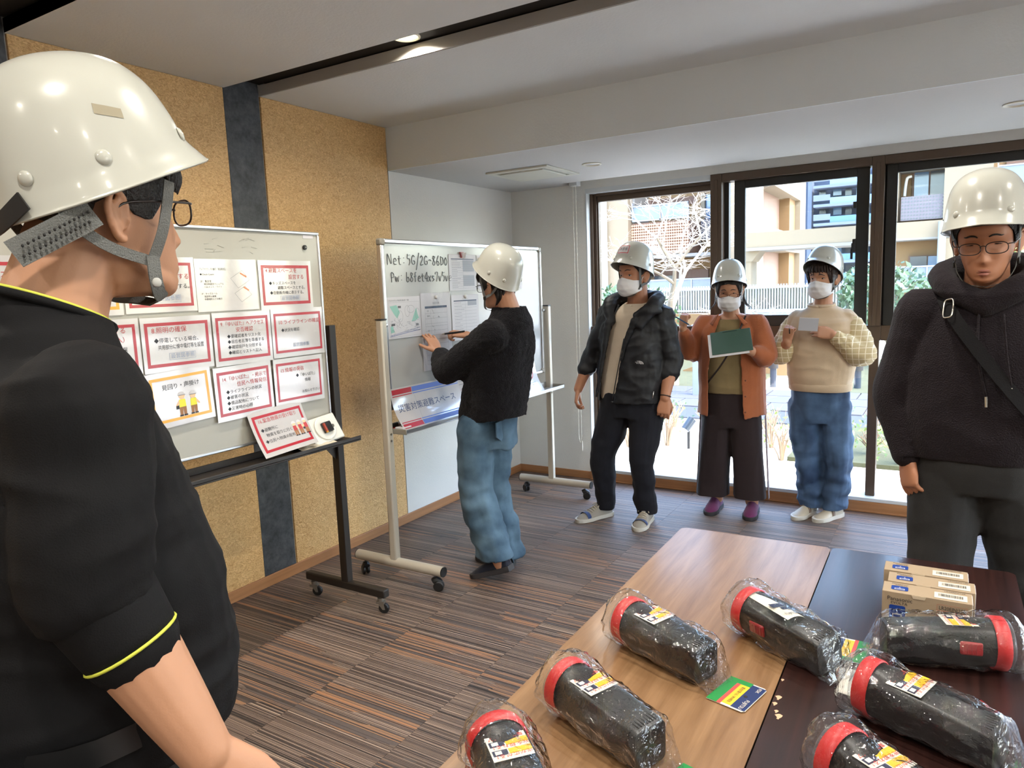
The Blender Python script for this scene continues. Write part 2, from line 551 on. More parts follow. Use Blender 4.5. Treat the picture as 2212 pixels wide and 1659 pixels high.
# ------------------------------------------------------------------ floor of carpet tiles
floor = box('floor', (XL - 0.1, YN, -0.12), (XR, YB + 0.05, -0.006), mat('screed', (0.12, 0.11, 0.10), 0.9), kind='structure')
tile_me = MB().box((-0.2495, -0.2495, -0.006), (0.2495, 0.2495, 0.0)).mesh('carpet_tile', M_carpet, False)
half_me = MB().box((-0.2495, -0.1345, -0.006), (0.2495, 0.1345, 0.0)).mesh('carpet_tile', M_carpet, False)
for i in range(15):
    for j in range(17):
        cx, cy = XL + 0.25 + 0.5 * i, YB - 0.25 - 0.5 * j + (0.23 if i % 2 else 0.0)
        if cx > XR - 0.2: continue
        if cy > YB - 0.2:                      # half tile cut against the window wall
            link('carpet_tile', half_me, floor, (cx, YB - 0.135, 0)); continue
        link('carpet_tile', tile_me, floor, (cx, cy, 0))

# ------------------------------------------------------------------ left wall: gold panels, slate strips, white end
wall_left = box('wall_left', (XL - 0.12, YN, 0), (XL - 0.012, YB, ZC + 0.1), M_white, kind='structure')
strips = [(2.39, 2.60), (1.23, 1.44), (0.07, 0.28), (-1.09, -0.88), (-2.25, -2.04)]
for a, b_ in strips:
    box('slate_strip', (XL - 0.012, a, 0.0), (XL - 0.006, b_, ZC + 0.06), M_slate, wall_left)
for a, b_ in [(2.606, 3.557), (1.446, 2.384), (0.286, 1.224), (-0.874, 0.064), (-2.034, -1.096), (YN, -2.256)]:
    box('wall_panel', (XL - 0.012, a, 0.0), (XL, b_, ZC), M_gold, wall_left, bevel=0.002)
box('wall_panel', (XL - 0.012, 3.562, 0.0), (XL, YB, ZC), M_white, wall_left)
box('baseboard_left', (XL, YN, 0), (XL + 0.011, YB, 0.06), M_base, bevel=0.003, kind='structure')
# outlet on the white part
out = thing('wall_outlet', 'cream three-socket outlet plate on the white wall by the corner', 'outlet', (XL, 4.835, 0.35))
MB().box((0.001, -0.036, -0.072), (0.009, 0.036, 0.072)).build('cover_plate', M_plate, out, bevel=0.003)
for k in (-0.03, 0, 0.03):
    so = MB().box((0.009, -0.013, k - 0.011), (0.0115, 0.013, k + 0.011)).build('socket', M_plate2, out, bevel=0.001)
    for s in (-0.005, 0.005):
        MB().box((0.0113, s - 0.001, k - 0.004), (0.0119, s + 0.001, k + 0.004)).build('slot', M_dark, so)

# ------------------------------------------------------------------ other walls
wr = MB()
wr.box((XR, YN, 0), (XR + 0.1, YB + 0.1, 0.85)); wr.box((XR, YN, 2.2), (XR + 0.1, YB + 0.1, ZC + 0.1)); wr.box((XR, YN, 0.85), (XR + 0.1, 0.6, 2.2)); wr.box((XR, 3.0, 0.85), (XR + 0.1, YB + 0.1, 2.2))
wr = wr.build('wall_right', M_white); wr['kind'] = 'structure'
for k in range(2):                               # two side windows added out of view to bring more daylight indoors
    y_ = 0.6 + 1.2 * k
    added_window = empty('window_%d' % (k + 7), (XR, y_ + 0.6, 0.85)); added_window['kind'] = 'structure'
    fs_ = MB()
    for a_, b2_ in (((0.02, -0.6, 0), (0.08, -0.55, 1.35)), ((0.02, 0.55, 0), (0.08, 0.6, 1.35)), ((0.02, -0.55, 0), (0.08, 0.55, 0.05)), ((0.02, -0.55, 1.3), (0.08, 0.55, 1.35))): fs_.box(a_, b2_)
    fs_.build('frame', M_brown, added_window)
    MB().box((0.045, -0.55, 0.05), (0.051, 0.55, 1.3)).build('pane', M_glass, added_window, smooth=False)
box('wall_rear', (XL - 0.1, YN - 0.1, 0), (XR + 0.1, YN, ZC + 0.1), M_white, kind='structure')
WT = 0.14                                        # wall depth at the windows
wb = MB()
wb.box((XL - 0.12, YB, 0), (-2.405, YB + WT, 2.6))
wb.box((-2.405, YB, 2.24), (XR + 0.1, YB + WT, 2.6))
wb.box((-2.405, YB, -0.1), (XR + 0.1, YB + WT, 0.072))
wall_back = wb.build('wall_back', M_white, None); wall_back['kind'] = 'structure'
rv = MB()
rv.box((-2.405, YB - 0.004, 0.097), (-2.395, YB + WT, 2.24))
rv.box((-2.395, YB - 0.004, 2.205), (-1.455, YB + WT, 2.24))
rv = rv.build('trim_1', M_sill); rv['kind'] = 'structure'
box('baseboard_back', (XL, YB - 0.012, 0), (-2.40, YB, 0.06), M_base, bevel=0.003, kind='structure')
bb = MB().box((-2.40, YB - 0.03, 0), (XR, YB, 0.072)).box((-2.40, YB - 0.036, 0), (XR, YB - 0.03, 0.012)).build('baseboard_window', M_base, bevel=0.003)
bb['kind'] = 'structure'
ss = MB().box((-2.40, YB - 0.03, 0.072), (XR, YB + WT - 0.02, 0.096)).build('trim_2', M_sill, bevel=0.003); ss['kind'] = 'structure'

# ------------------------------------------------------------------ windows
def pane(win, x0, x1, z0, z1, y):
    return MB().box((x0, y - 0.003, z0), (x1, y + 0.003, z1)).build('pane', M_glass, win, smooth=False)
def frame_of(win, x0, x1, z0, z1, y0, y1, w, m, name, wt=None, wb_=None):
    wt = wt or w; wb_ = wb_ or w
    f = MB()
    f.box((x0, y0, z0), (x0 + w, y1, z1)); f.box((x1 - w, y0, z0), (x1, y1, z1))
    f.box((x0 + w, y0, z1 - wt), (x1 - w, y1, z1)); f.box((x0 + w, y0, z0), (x1 - w, y1, z0 + wb_))
    return f.build(name, m, win, bevel=0.002)

def make_window(n, x0, x1, recess, slide):
    win = empty('window_%d' % n, ((x0 + x1) / 2, YB, 0.097)); win['kind'] = 'structure'
    ox, oy, oz = win.location
    L = lambda a: (a[0] - ox, a[1] - oy, a[2] - oz)
    X0, X1 = x0 - ox, x1 - ox
    ytr = 0.02 - 0 if not recess else 0.05
    # transom, head
    MB().box((X0, 0.03, 1.11 - oz), (X1, 0.11, 1.205 - oz)).build('transom', M_brown, win, bevel=0.003)
    if recess:
        f = MB()
        f.box((X0, 0.055, 0), (X0 + 0.022, 0.12, 2.205 - oz)); f.box((X0 + 0.022, 0.075, 0), (X0 + 0.045, 0.12, 2.205 - oz)); f.box((X0 + 0.045, 0.09, 0), (X0 + 0.055, 0.12, 2.205 - oz))
        f.box((X0 + 0.055, 0.055, 2.185 - oz), (X1, 0.12, 2.205 - oz)); f.box((X0 + 0.055, 0.075, 2.145 - oz), (X1, 0.12, 2.185 - oz))
        f.build('frame', M_brown, win, bevel=0.002)
        pane(win, X0 + 0.05, X1, 1.205 - oz, 2.15 - oz, 0.10)
    else:
        MB().box((X0, -0.012, 2.185 - oz), (X1, 0.11, 2.238 - oz)).build('head_frame', M_brown, win, bevel=0.003)
        MB().box((X0, 0.06, 1.205 - oz), (X0 + 0.03, 0.11, 2.185 - oz)).build('side_track', M_sash, win, bevel=0.002)
        pane(win, X0, X1, 1.205 - oz, 2.185 - oz, 0.10)
        if slide:
            a, b2 = slide[0] - ox, slide[1] - ox
            sash = frame_of(win, a, b2, 1.205 - oz, 2.185 - oz, 0.035, 0.065, slide[2], M_sash, 'sliding_sash', 0.052, 0.072)
            MB().box((a + 0.02, 0.046, 1.23 - oz), (b2 - 0.02, 0.05, 2.16 - oz)).build('pane', M_glass, sash, smooth=False)
            if n == 2:
                lk = MB(); zz = 1.96 - oz
                lk.box((b2 - slide[2] - 0.018, 0.02, zz - 0.02), (b2 - slide[2] + 0.006, 0.034, zz + 0.02)).build('stopper', M_sash, sash, bevel=0.004)
                lk = MB(); zz = 1.70 - oz
                lk.box((b2 - slide[2] - 0.022, 0.014, zz - 0.03), (b2 - slide[2] + 0.005, 0.034, zz + 0.025)); lk.box((b2 - slide[2] - 0.026, 0.012, zz - 0.075), (b2 - slide[2] - 0.012, 0.026, zz - 0.01)); lk.box((b2 - slide[2] - 0.016, 0.014, zz + 0.02), (b2 - slide[2] + 0.003, 0.034, zz + 0.05))
                lk.build('crescent_lock', M_dark, sash, bevel=0.003)
    pane(win, X0, X1, 0.0, 1.11 - oz, 0.10)
    return win

def mullion(x0, x1, wide=True):
    m = MB().box((x0, YB - 0.015, 1.205), (x1, YB + 0.12, 2.238 if x0 > -1.5 else 2.235))
    m.box((x0, YB + 0.03, 1.11), (x1, YB + 0.11, 1.205))
    xm = (x0 + x1) / 2
    m.box((xm - 0.028, YB + 0.03, 0.096), (xm + 0.028, YB + 0.115, 1.11))
    m.box((xm - 0.012, YB - 0.02, 1.205), (xm + 0.012, YB - 0.015, 2.2))
    o = m.build('window_mullion', M_brown, bevel=0.003); o['kind'] = 'structure'
    return o
make_window(1, -2.395, -1.455, True, None)
mullion(-1.455, -1.378)
make_window(2, -1.378, -0.462, False, (-1.305, -0.478, 0.072))
mullion(-0.462, -0.392)
make_window(3, -0.392, 0.56, False, (-0.384, 0.52, 0.06))
mullion(0.56, 0.63)
make_window(4, 0.63, 1.58, False, (0.70, 1.56, 0.06))
mullion(1.58, 1.65)
make_window(5, 1.65, 2.60, False, (1.66, 2.5, 0.06))
mullion(2.60, 2.67)
make_window(6, 2.67, 4.15, False, (2.7, 4.0, 0.06))

# ------------------------------------------------------------------ ceiling
seg = [(2.61, YBEAM), (1.44, 2.39), (0.28, 1.23), (-0.88, 0.07), (-2.04, -1.09), (YN, -2.25)]
for a, b_ in seg:
    o = box('ceiling', (XL, a, ZC), (XR, b_, ZC + 0.052), M_ceil, kind='structure')
for a, b_ in strips:
    o = MB().box((XL - 0.01, a, ZC + 0.06), (XR, b_ + 0.012, ZC + 0.075)).build('ceiling_slot', M_slot, smooth=False); o['kind'] = 'structure'
    o = MB().box((XL, b_, ZC + 0.001), (XR, b_ + 0.006, ZC + 0.052)).build('ceiling_slot_lip', M_lip, smooth=False); o['kind'] = 'structure'
o = box('ceiling_void', (XL - 0.1, YN, ZC + 0.075), (XR + 0.1, YB + 0.1, ZC + 0.2), M_slot, kind='structure')
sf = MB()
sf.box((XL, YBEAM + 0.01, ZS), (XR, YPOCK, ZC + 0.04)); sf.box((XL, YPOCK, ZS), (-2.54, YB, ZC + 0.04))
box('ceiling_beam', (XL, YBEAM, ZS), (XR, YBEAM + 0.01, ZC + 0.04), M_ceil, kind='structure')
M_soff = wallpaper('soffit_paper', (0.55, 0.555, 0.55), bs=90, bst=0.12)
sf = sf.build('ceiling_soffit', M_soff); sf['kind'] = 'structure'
box('ceiling_blind_pocket', (-2.54, YPOCK, 2.40), (XR, YB, ZC + 0.04), M_white, kind='structure')

# ------------------------------------------------------------------ downlights
M_trim = mat('lamp_trim', srgb(225, 222, 205), 0.35)
M_bulb = emit_mat('lamp_glow', (1.0, 0.83, 0.50), 4.5)
M_reflector = mat('lamp_reflector', srgb(225, 200, 120), 0.3, 0.6)
M_bulb2 = emit_mat('lamp_glow_dim', (1.0, 0.85, 0.55), 0.7)
def downlight(x, y, z, power, label, glow, r=0.062, group=None):
    t = thing('downlight', label, 'ceiling light', (x, y, z), 0, group)
    MB().lathe([(r * 0.78, 0.0), (r, -0.001), (r, -0.006), (r * 0.86, -0.008), (r * 0.78, 0.0)], n=28, cap=False).build('trim_ring', M_trim, t)
    MB().lathe([(r * 0.84, -0.001), (r * 0.60, 0.030), (r * 0.2, 0.034)], n=24, cap=False).build('reflector', M_reflector, t)
    MB().lathe([(0.001, -0.0075), (r * 0.6, -0.006), (r * 0.78, -0.002)], n=24, cap=False).build('diffuser', glow, t) if power > 3 else \
        MB().lathe([(0.001, 0.012), (r * 0.3, 0.014), (r * 0.38, 0.03)], n=20, cap=False).build('bulb', glow, t)
    if power:
        d = bpy.data.lights.new('downlight_lamp', 'AREA'); d.shape = 'DISK'; d.size = r * 1.5; d.energy = power
        d.color = (1.0, 0.93, 0.83); d.spread = math.radians(150)
        lo = bpy.data.objects.new('downlight_lamp', d); COL.objects.link(lo); lo.parent = t; lo.location = (0, 0, -0.012)
    return t
for y in (2.515, 1.335, 0.175, -0.985, -2.145):
    for x in (-2.02, -0.4, 1.2, 2.8):
        vis = (y > 2 and x < -2)
        lab = 'lit warm downlight in the dark ceiling slot above the whiteboards' if vis else 'warm downlight recessed in a ceiling slot outside the picture'
        downlight(x, y, ZC + 0.058 if not vis else ZC + 0.058, LAMP, lab, M_bulb, group=None if vis else 'downlights in the ceiling slots out of view')
downlight(-1.983, 4.252, ZS, 2.0, 'dim downlight in the soffit beside the square vent', M_bulb2)
downlight(0.214, 4.165, ZS, 2.0, 'dim downlight in the soffit above the man in the dark hoodie', M_bulb2)
downlight(2.3, 4.165, ZS, 2.0, 'warm downlight recessed in a ceiling slot outside the picture', M_bulb2, group='downlights in the ceiling slots out of view')

# square vent in the soffit
vt = thing('ceiling_vent', 'square white ventilation panel in the soffit above the corner', 'vent', (-2.43, 4.29, ZS))
M_vent = mat('vent_white', srgb(205, 206, 196), 0.5)
fr = MB()
for a, b_ in [((-0.23, -0.23), (0.23, -0.18)), ((-0.23, 0.18), (0.23, 0.23)), ((-0.23, -0.18), (-0.18, 0.18)), ((0.18, -0.18), (0.23, 0.18))]:
    fr.box((a[0], a[1], -0.012), (b_[0], b_[1], 0.0))
fr.build('vent_frame', M_vent, vt, bevel=0.003)
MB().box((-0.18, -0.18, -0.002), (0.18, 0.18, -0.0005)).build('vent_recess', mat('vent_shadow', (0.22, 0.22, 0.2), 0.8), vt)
MB().box((-0.163, -0.163, -0.018), (0.163, 0.163, -0.002)).build('vent_plate', M_vent, vt, bevel=0.004)

# blind chain hanging by the window
bc = thing('blind_chain', 'white beaded blind chain hanging by the window in the corner', 'chain', (-2.456, 4.95, 0.26))
pts = []
for k in range(100): pts.append((-0.012, 0, 2.02 - 1.92 * k / 99))
for k in range(1, 12):
    a = PI * k / 12; pts.append((-0.012 * math.cos(a) if False else -0.012 + 0.024 * (k / 12), 0, 0.10 - 0.055 * math.sin(a)))
for k in range(100): pts.append((0.012, 0, 0.10 + 1.92 * k / 99))
MB().tube(pts, [0.0028 if i % 2 else 0.0014 for i in range(len(pts))], 6).build('bead_loop', M_chain, bc)
MB().tube([(0.014, 0, 0.06), (0.014, 0, 0.01), (0.014, 0, -0.02)], [0.003, 0.005, 0.002], 8).build('joiner', M_chain, bc)
MB().box((-0.03, -0.02, 2.0), (0.03, 0.05, 2.13)).build('blind_bracket', M_sill, bc, bevel=0.003)
# ------------------------------------------------------------------ garden and buildings outside
GZ = -0.20
M_cream = mat('cream_render', srgb(122, 110, 92), 0.85, var=0.04, vscale=0.8)
M_tan = mat('tan_render', srgb(122, 95, 62), 0.85, var=0.05, vscale=0.8)
M_pink = mat('pink_tile', srgb(118, 92, 78), 0.7)
M_brick = mat('brown_tile', srgb(96, 70, 56), 0.7)
M_grey = mat('grey_concrete', srgb(120, 118, 114), 0.85)
M_tower = mat('blue_grey_concrete', srgb(66, 78, 98), 0.85)
M_towerl = mat('pale_blue_concrete', srgb(90, 100, 120), 0.85)
M_perf = mat('perforated_panel', srgb(98, 92, 98), 0.7)
M_rail = mat('white_rail', srgb(126, 132, 140), 0.4)
M_frost = mat('frosted_panel', srgb(96, 106, 122), 0.25, spec=0.7)
M_winb = mat('window_blue', srgb(80, 110, 140), 0.12, spec=0.8)
M_wind = mat('window_dark', srgb(46, 54, 64), 0.15, spec=0.8)
M_pipe = mat('downpipe_grey', srgb(210, 210, 205), 0.5)
M_soil = mat('garden_soil', srgb(220, 212, 198), 0.95, var=0.25, vscale=3.0, bump=0.3, bscale=25)
M_lawn = mat('dry_lawn', srgb(76, 78, 54), 0.95, var=0.35, vscale=5.0, bump=0.4, bscale=60)
M_pave = mat('pale_paving', srgb(82, 82, 88), 0.8, var=0.08, vscale=4)
M_pave2 = mat('grey_paving', srgb(66, 70, 78), 0.8, var=0.1, vscale=4)
M_bark = mat('pale_bark', srgb(130, 118, 100), 0.85, var=0.2, vscale=10)
M_twig = mat('sunlit_twig', srgb(168, 158, 146), 0.8)
M_twig2 = mat('brown_twig', srgb(150, 128, 104), 0.85)
M_leaf = mat('evergreen_leaf', srgb(64, 90, 62), 0.5, var=0.4, vscale=2.0)
M_leaf2 = mat('fresh_leaf', srgb(112, 132, 72), 0.55, var=0.3, vscale=3.0)

def fbox(px0, py0, px1, py1, Y, d=0.3, mb=None, base=None):
    """a block whose face stands at distance Y between two lines of sight"""
    px1 = min(px1, 2260) if px0 < 2212 else px1
    pm = (px0 + px1) / 2
    o = base or V((0, 0, 0))
    m = mb or MB()
    m.box((at(px0, py0, Y).x - o.x, Y - o.y, at(pm, py1, Y).z - o.z), (at(px1, py0, Y).x - o.x, Y + d - o.y, at(pm, py0, Y).z - o.z))
    return m

g = MB().box((-60, YB + WT, GZ - 0.3), (60, 130, GZ)).box((XR + 0.1, -40, GZ - 0.3), (60, YB + WT, GZ)).build('garden_ground', M_soil, smooth=False); tag(g, kind='structure')
# terrace beside the window, footpath of slabs, road behind
for nm, x0, x1, y0, y1, m in [('paved_terrace', -6, -2.45, YB + WT, 6.15, M_pave2), ('garden_road', -30, 30, 8.75, 9.5, M_pave2)]:
    o = MB().box((x0, y0, GZ), (x1, y1, GZ + 0.02)).build(nm, m, smooth=False); tag(o, kind='structure')
path = empty('footpath', (0, 9.5, GZ)); tag(path, kind='structure')
slab = MB().box((-0.29, -0.29, 0), (0.29, 0.29, 0.03)).mesh('paving_slab', M_pave, False)
for i in range(22):
    for j in range(3):
        link('paving_slab', slab, path, (-7.2 + 0.6 * i + 0.2 * j, 0.32 + 0.6 * j, 0))
lw = MB().box((-30, 11.3, GZ), (-2.7, 16.0, GZ + 0.03)).box((-1.6, 11.3, GZ), (30, 16, GZ + 0.03)).box((-1.3, 7.0, GZ), (4, 8.7, GZ + 0.04)).build('garden_lawn', M_lawn, smooth=False); tag(lw, kind='structure')

# ---- left apartment block
bl = thing('apartment_block', 'cream apartment block with frosted balcony rail behind the bare tree', 'building', (at(1400, 600, 36).x, 36, GZ))
B = V(bl.location)
def part(name, m, px0, py0, px1, py1, Y, d=0.3, par=None):
    r = par or bl; o = V(r.location)
    return fbox(px0, py0, px1, py1, Y, d, base=o).build(name, m, r, smooth=False)
part('wall', M_tan, 1180, 180, 1590, 690, 37.6, 1.0)
part('corner_column', M_cream, 1180, 180, 1352, 690, 35.0, 2.5)
part('column_return', M_grey, 1352, 180, 1367, 690, 35.6, 2.5)
MB().cyl((at(1303, 400, 34.8).x - B.x, -1.2, 0), (at(1303, 400, 34.8).x - B.x, -1.2, 11), 0.16, n=12).build('downpipe', M_pipe, bl)
par = part('parapet', M_pink, 1362, 479, 1489, 549, 35.5, 0.35)
part('parapet_side', M_pink, 1489, 476, 1492, 546, 35.7, 2.4)
part('floor_slab', M_grey, 1362, 549, 1540, 556, 35.5, 2.5)
part('tile_panel', M_brick, 1395, 428, 1502, 445, 37.5, 0.2)
part('louvre', M_brick, 1365, 437, 1382, 447, 37.5, 0.1)
part('tile_panel', M_brick, 1412, 583, 1530, 640, 37.4, 0.2)
w = part('window', M_wind, 1414, 596, 1457, 604, 37.3, 0.2)
w = part('window', M_winb, 1522, 417, 1600, 470, 37.4, 0.2)
part('window_reveal', M_cream, 1514, 417, 1522, 470, 37.2, 0.3)
def railing(root, x0, x1, yt, yb, Y, n, dy=0.0):
    r = part('rail_panel', M_frost, x0, yt + 2, x1, yb - 3, Y, 0.05, root)
    part('top_rail', M_rail, x0, yt, x1, yt + 3, Y - 0.06, 0.14, root)
    part('bottom_rail', M_rail, x0, yb - 4, x1, yb - 1, Y - 0.05, 0.12, root)
    for k in range(n + 1):
        xx = x0 + (x1 - x0) * k / n
        part('rail_post', M_rail, xx - 1.4, yt, xx + 1.4, yb, Y - 0.05, 0.1, root)
railing(bl, 1365, 1486, 440, 476, 35.4, 2)
railing(bl, 1400, 1540, 602, 650, 34.8, 3)
# the lattice of raised tiles on the pink parapet
Y = 35.45
tl = MB().box((-0.05, 0, -0.05), (0.05, 0.04, 0.05)).mesh('lattice_tile', mat('lattice_tile', srgb(206, 152, 122), 0.7), False)
a0 = V((at(1364, 515, Y).x, Y, at(1426, 481, Y).z)); a1 = V((at(1488, 515, Y).x, Y, at(1426, 547, Y).z))
nx, nz = 26, 11
for i in range(nx):
    for j in range(nz):
        x = a0.x + (a1.x - a0.x) * (i + 0.5) / nx; z = a0.z + (a1.z - a0.z) * (j + 0.5) / nz
        o = link('lattice_tile', tl, par, (x - B.x, Y - 0.03 - B.y, z - B.z), (0, PI / 4, 0))
        o.scale = (0.9, 1, 0.9)
def perforated(root, px0, py0, px1, py1, Y, nx, nz):
    o = V(root.location)
    p = fbox(px0, py0, px1, py1, Y, 0.12, base=o).build('perforated_panel', M_perf, root, smooth=False)
    pm = (px0 + px1) / 2
    a = V((at(px0, py0, Y).x, Y, at(pm, py0, Y).z)); b = V((at(px1, py0, Y).x, Y, at(pm, py1, Y).z))
    hole = MB().cyl((0, -0.012, 0), (0, 0.0, 0), 0.075 * (b.x - a.x) / nx / 0.25, n=10).mesh('hole', M_wind, False)
    for i in range(nx):
        for j in range(nz):
            link('hole', hole, p, (a.x + (b.x - a.x) * (i + 0.5) / nx - o.x, Y - o.y, b.z + (a.z - b.z) * (j + 0.5) / nz - o.z))
    return p
perforated(bl, 1514, 471, 1600, 516, 36.9, 14, 7)

# ---- wing of the block seen along its side, with deep recesses
wg = thing('apartment_wing', 'long tan apartment wing with deep recessed bays beyond the footbridge', 'building', (at(1625, 600, 34).x, 34, GZ))
o = V(wg.location)
pA, pB = at(1608, 600, 33), at(1737, 600, 52)
ux = (V((pB.x, 52, 0)) - V((pA.x, 33, 0))); Lw = ux.length; ux.normalize(); nx_ = V((ux.y, -ux.x, 0))
def wall_piece(name, m, s0, s1, z0, z1, d0, d1):
    """s along the side wall, d outwards"""
    q = []
    for z in (z0, z1):
        for (s, d) in ((s0, d0), (s1, d0), (s1, d1), (s0, d1)):
            p = V((pA.x, 33, 0)) + ux * s + nx_ * d
            q.append((p.x - o.x, p.y - o.y, z - o.z))
    mb = MB(); mb.add(q, [(0, 3, 2, 1), (4, 5, 6, 7), (0, 1, 5, 4), (1, 2, 6, 5), (2, 3, 7, 6), (3, 0, 4, 7)])
    return mb.build(name, m, wg, smooth=False, fix=True)
wall_piece('back_wall', M_pink, 0, Lw, GZ, 14, -1.1, -0.9)
wall_piece('fin_wall', M_cream, 0, 4.2, GZ, 14, -1.0, 0.02)
wall_piece('fin_wall', M_cream, Lw - 2.4, Lw, GZ, 14, -1.0, 0.02)
for z0, z1 in [(GZ, 0.8), (3.0, 4.1), (6.3, 7.4), (9.6, 10.7)]:
    wall_piece('floor_band', M_cream, 4.2, Lw - 2.4, z0, z1, -1.0, 0.02)
for z0, z1 in [(0.9, 2.9), (4.2, 6.2)]:
    wall_piece('slit_window', M_wind, 4.3, 4.9, z0, z1, -0.92, -0.86)
    wall_piece('bay_side', M_tan, Lw - 4.6, Lw - 2.4, z0 - 0.1, z1 + 0.1, -0.95, -0.3)

# ---- footbridge across
br = thing('footbridge', 'plain cream concrete footbridge crossing between the apartment buildings', 'bridge', (at(1750, 510, 31).x, 31, 0))
o = V(br.location)
a, b = at(1612, 506, 31), at(1930, 528, 31); a.z = at(1771, 493, 31).z; b.z = at(1771, 527, 31).z
MB().box((a.x - o.x, 0, b.z - o.z), (b.x - o.x, 2.2, a.z - o.z)).build('deck', M_cream, br, smooth=False)
MB().box((a.x - o.x, -0.05, b.z - 0.12 - o.z), (b.x - o.x, 2.3, b.z - o.z)).build('soffit', M_grey, br, smooth=False)
c0 = at(1606, 540, 31.3)
MB().prism([(c0.x - o.x - 0.2, 0.3, c0.z - o.z + 0.05), (c0.x - o.x + 0.75, 0.3, c0.z - o.z + 0.05), (c0.x - o.x + 0.35, 0.3, c0.z - o.z - 0.5), (c0.x - o.x - 0.2, 0.3, c0.z - o.z - 0.5)], (0, 1.2, 0)).build('bracket', M_cream, br, smooth=False, fix=True)
MB().box((c0.x - o.x - 0.3, 0.35, GZ), (c0.x - o.x + 0.3, 1.4, c0.z - 0.3)).build('pier', M_cream, br, smooth=False)

# ---- distant tower
tw = thing('apartment_tower', 'distant blue-grey apartment tower with rows of glass balconies', 'building', (at(1800, 600, 80).x, 80, GZ))
o = V(tw.location)
def tpart(name, m, px0, py0, px1, py1, Y, d=0.4): return fbox(px0, py0, px1, py1, Y, d, base=o).build(name, m, tw, smooth=False)
tpart('wall', M_tower, 1735, 250, 1960, 690, 82, 6)
tpart('side_pier', M_towerl, 1748, 250, 1757, 690, 80.5, 1.4)
rows = [383, 425, 467, 509, 551, 593, 635]
for r in rows:
    tpart('balcony_slab', M_towerl, 1757, r + 9, 1960, r + 15, 79.2, 2.5)
    tpart('parapet', M_towerl, 1757, r - 4, 1793, r + 9, 79.3, 0.3)
    tpart('glass_rail', M_winb, 1793, r - 6, 1960, r + 8, 79.3, 0.15)
    for k, x in enumerate((1770, 1800, 1826, 1850, 1885, 1915)):
        tpart('window', M_winb if k % 2 else M_wind, x, r - 20, x + 14 + 4 * (k % 2), r - 3, 81.6, 0.3)

# ---- right building
rb = thing('apartment_house', 'cream apartment house with a perforated balcony panel seen past the sliding window', 'building', (at(2050, 600, 30).x, 30, GZ))
o = V(rb.location)
def rpart(name, m, px0, py0, px1, py1, Y, d=0.3): return fbox(px0, py0, px1, py1, Y, d, base=o).build(name, m, rb, smooth=False)
rpart('wall', M_tan, 1936, 180, 2600, 690, 31.4, 4)
rpart('front_wall', M_cream, 2049, 180, 2156, 478, 30, 1.4)
rpart('front_wall', M_cream, 1934, 180, 1948, 478, 30, 1.4)
rpart('front_wall', M_cream, 1948, 180, 2049, 362, 30, 1.4)
rpart('floor_band', M_cream, 1932, 474, 2156, 510, 30, 1.4)
rpart('band_edge', M_grey, 1932, 510, 2156, 514, 30, 1.4)
rpart('pier', M_cream, 2038, 512, 2080, 690, 30, 1.4)
perforated(rb, 1947, 422, 2048, 474, 30.1, 15, 7)
wf = rpart('window_frame', M_brick, 1972, 366, 2048, 424, 31.3, 0.1)
def rsub(name, m, px0, py0, px1, py1, Y, d, par_): return fbox(px0, py0, px1, py1, Y, d, base=o).build(name, m, par_, smooth=False)
rsub('pane', M_winb, 1976, 369, 2007, 424, 31.25, 0.08, wf); rsub('pane', M_wind, 2011, 367, 2047, 424, 31.22, 0.08, wf)
wf2 = rpart('window_frame', M_brick, 1962, 551, 2034, 600, 31.3, 0.1)
rsub('pane', M_wind, 1966, 554, 2002, 600, 31.22, 0.1, wf2); rsub('pane', M_winb, 2005, 553, 2030, 600, 31.2, 0.1, wf2)
p0 = at(2036, 478, 29.8)
MB().cyl((p0.x - o.x, -0.2, 0), (p0.x - o.x, -0.2, p0.z - o.z), 0.13, n=12).build('downpipe', M_rail, rb)
p1, p2 = at(1954, 424, 30.9), at(1960, 385, 30.9)
MB().tube([(p1.x - o.x, 0.9, p1.z - o.z), (p1.x - o.x + .02, 0.9, (p1.z + p2.z) / 2 - o.z), (p2.x - o.x, 0.9, p2.z - o.z), (p2.x + 0.15 - o.x, 0.9, p2.z + .05 - o.z)], 0.05, 8, 3).build('hose', M_pipe, rb)
railing(rb, 1936, 2036, 574, 625, 29.7, 3)
railing(rb, 2157, 2300, 352, 398, 29.9, 2)
rpart('parapet', M_pink, 2157, 398, 2300, 480, 30, 0.3)
rpart('tile_panel', M_brick, 2175, 340, 2300, 360, 31.3, 0.1)

# ---- railing fence of the raised walk
fe = thing('walkway_fence', 'white barred fence along the raised walk behind the seated shrubs'.replace('seated ', ''), 'fence', (at(1690, 650, 23).x, 23, GZ))
o = V(fe.location)
part('base_wall', mat('fence_base', srgb(118, 126, 140), 0.8), 1380, 676, 1900, 722, 23, 0.4, fe)
part('top_rail', M_rail, 1380, 618, 1900, 623, 22.95, 0.12, fe)
part('bottom_rail', M_rail, 1380, 668, 1900, 671, 22.95, 0.1, fe)
part('back_panel', mat('fence_panel', srgb(120, 116, 98), 0.7), 1380, 624, 1900, 669, 23.1, 0.05, fe)
a = at(1380, 623, 23); b = at(1900, 669, 23)
barm = MB().box((-0.02, -0.02, b.z - o.z), (0.02, 0.02, a.z - o.z)).mesh('bar', M_rail, False)
for k in range(90):
    link('bar', barm, fe, (a.x + (b.x - a.x) * k / 89 - o.x, 0, 0))
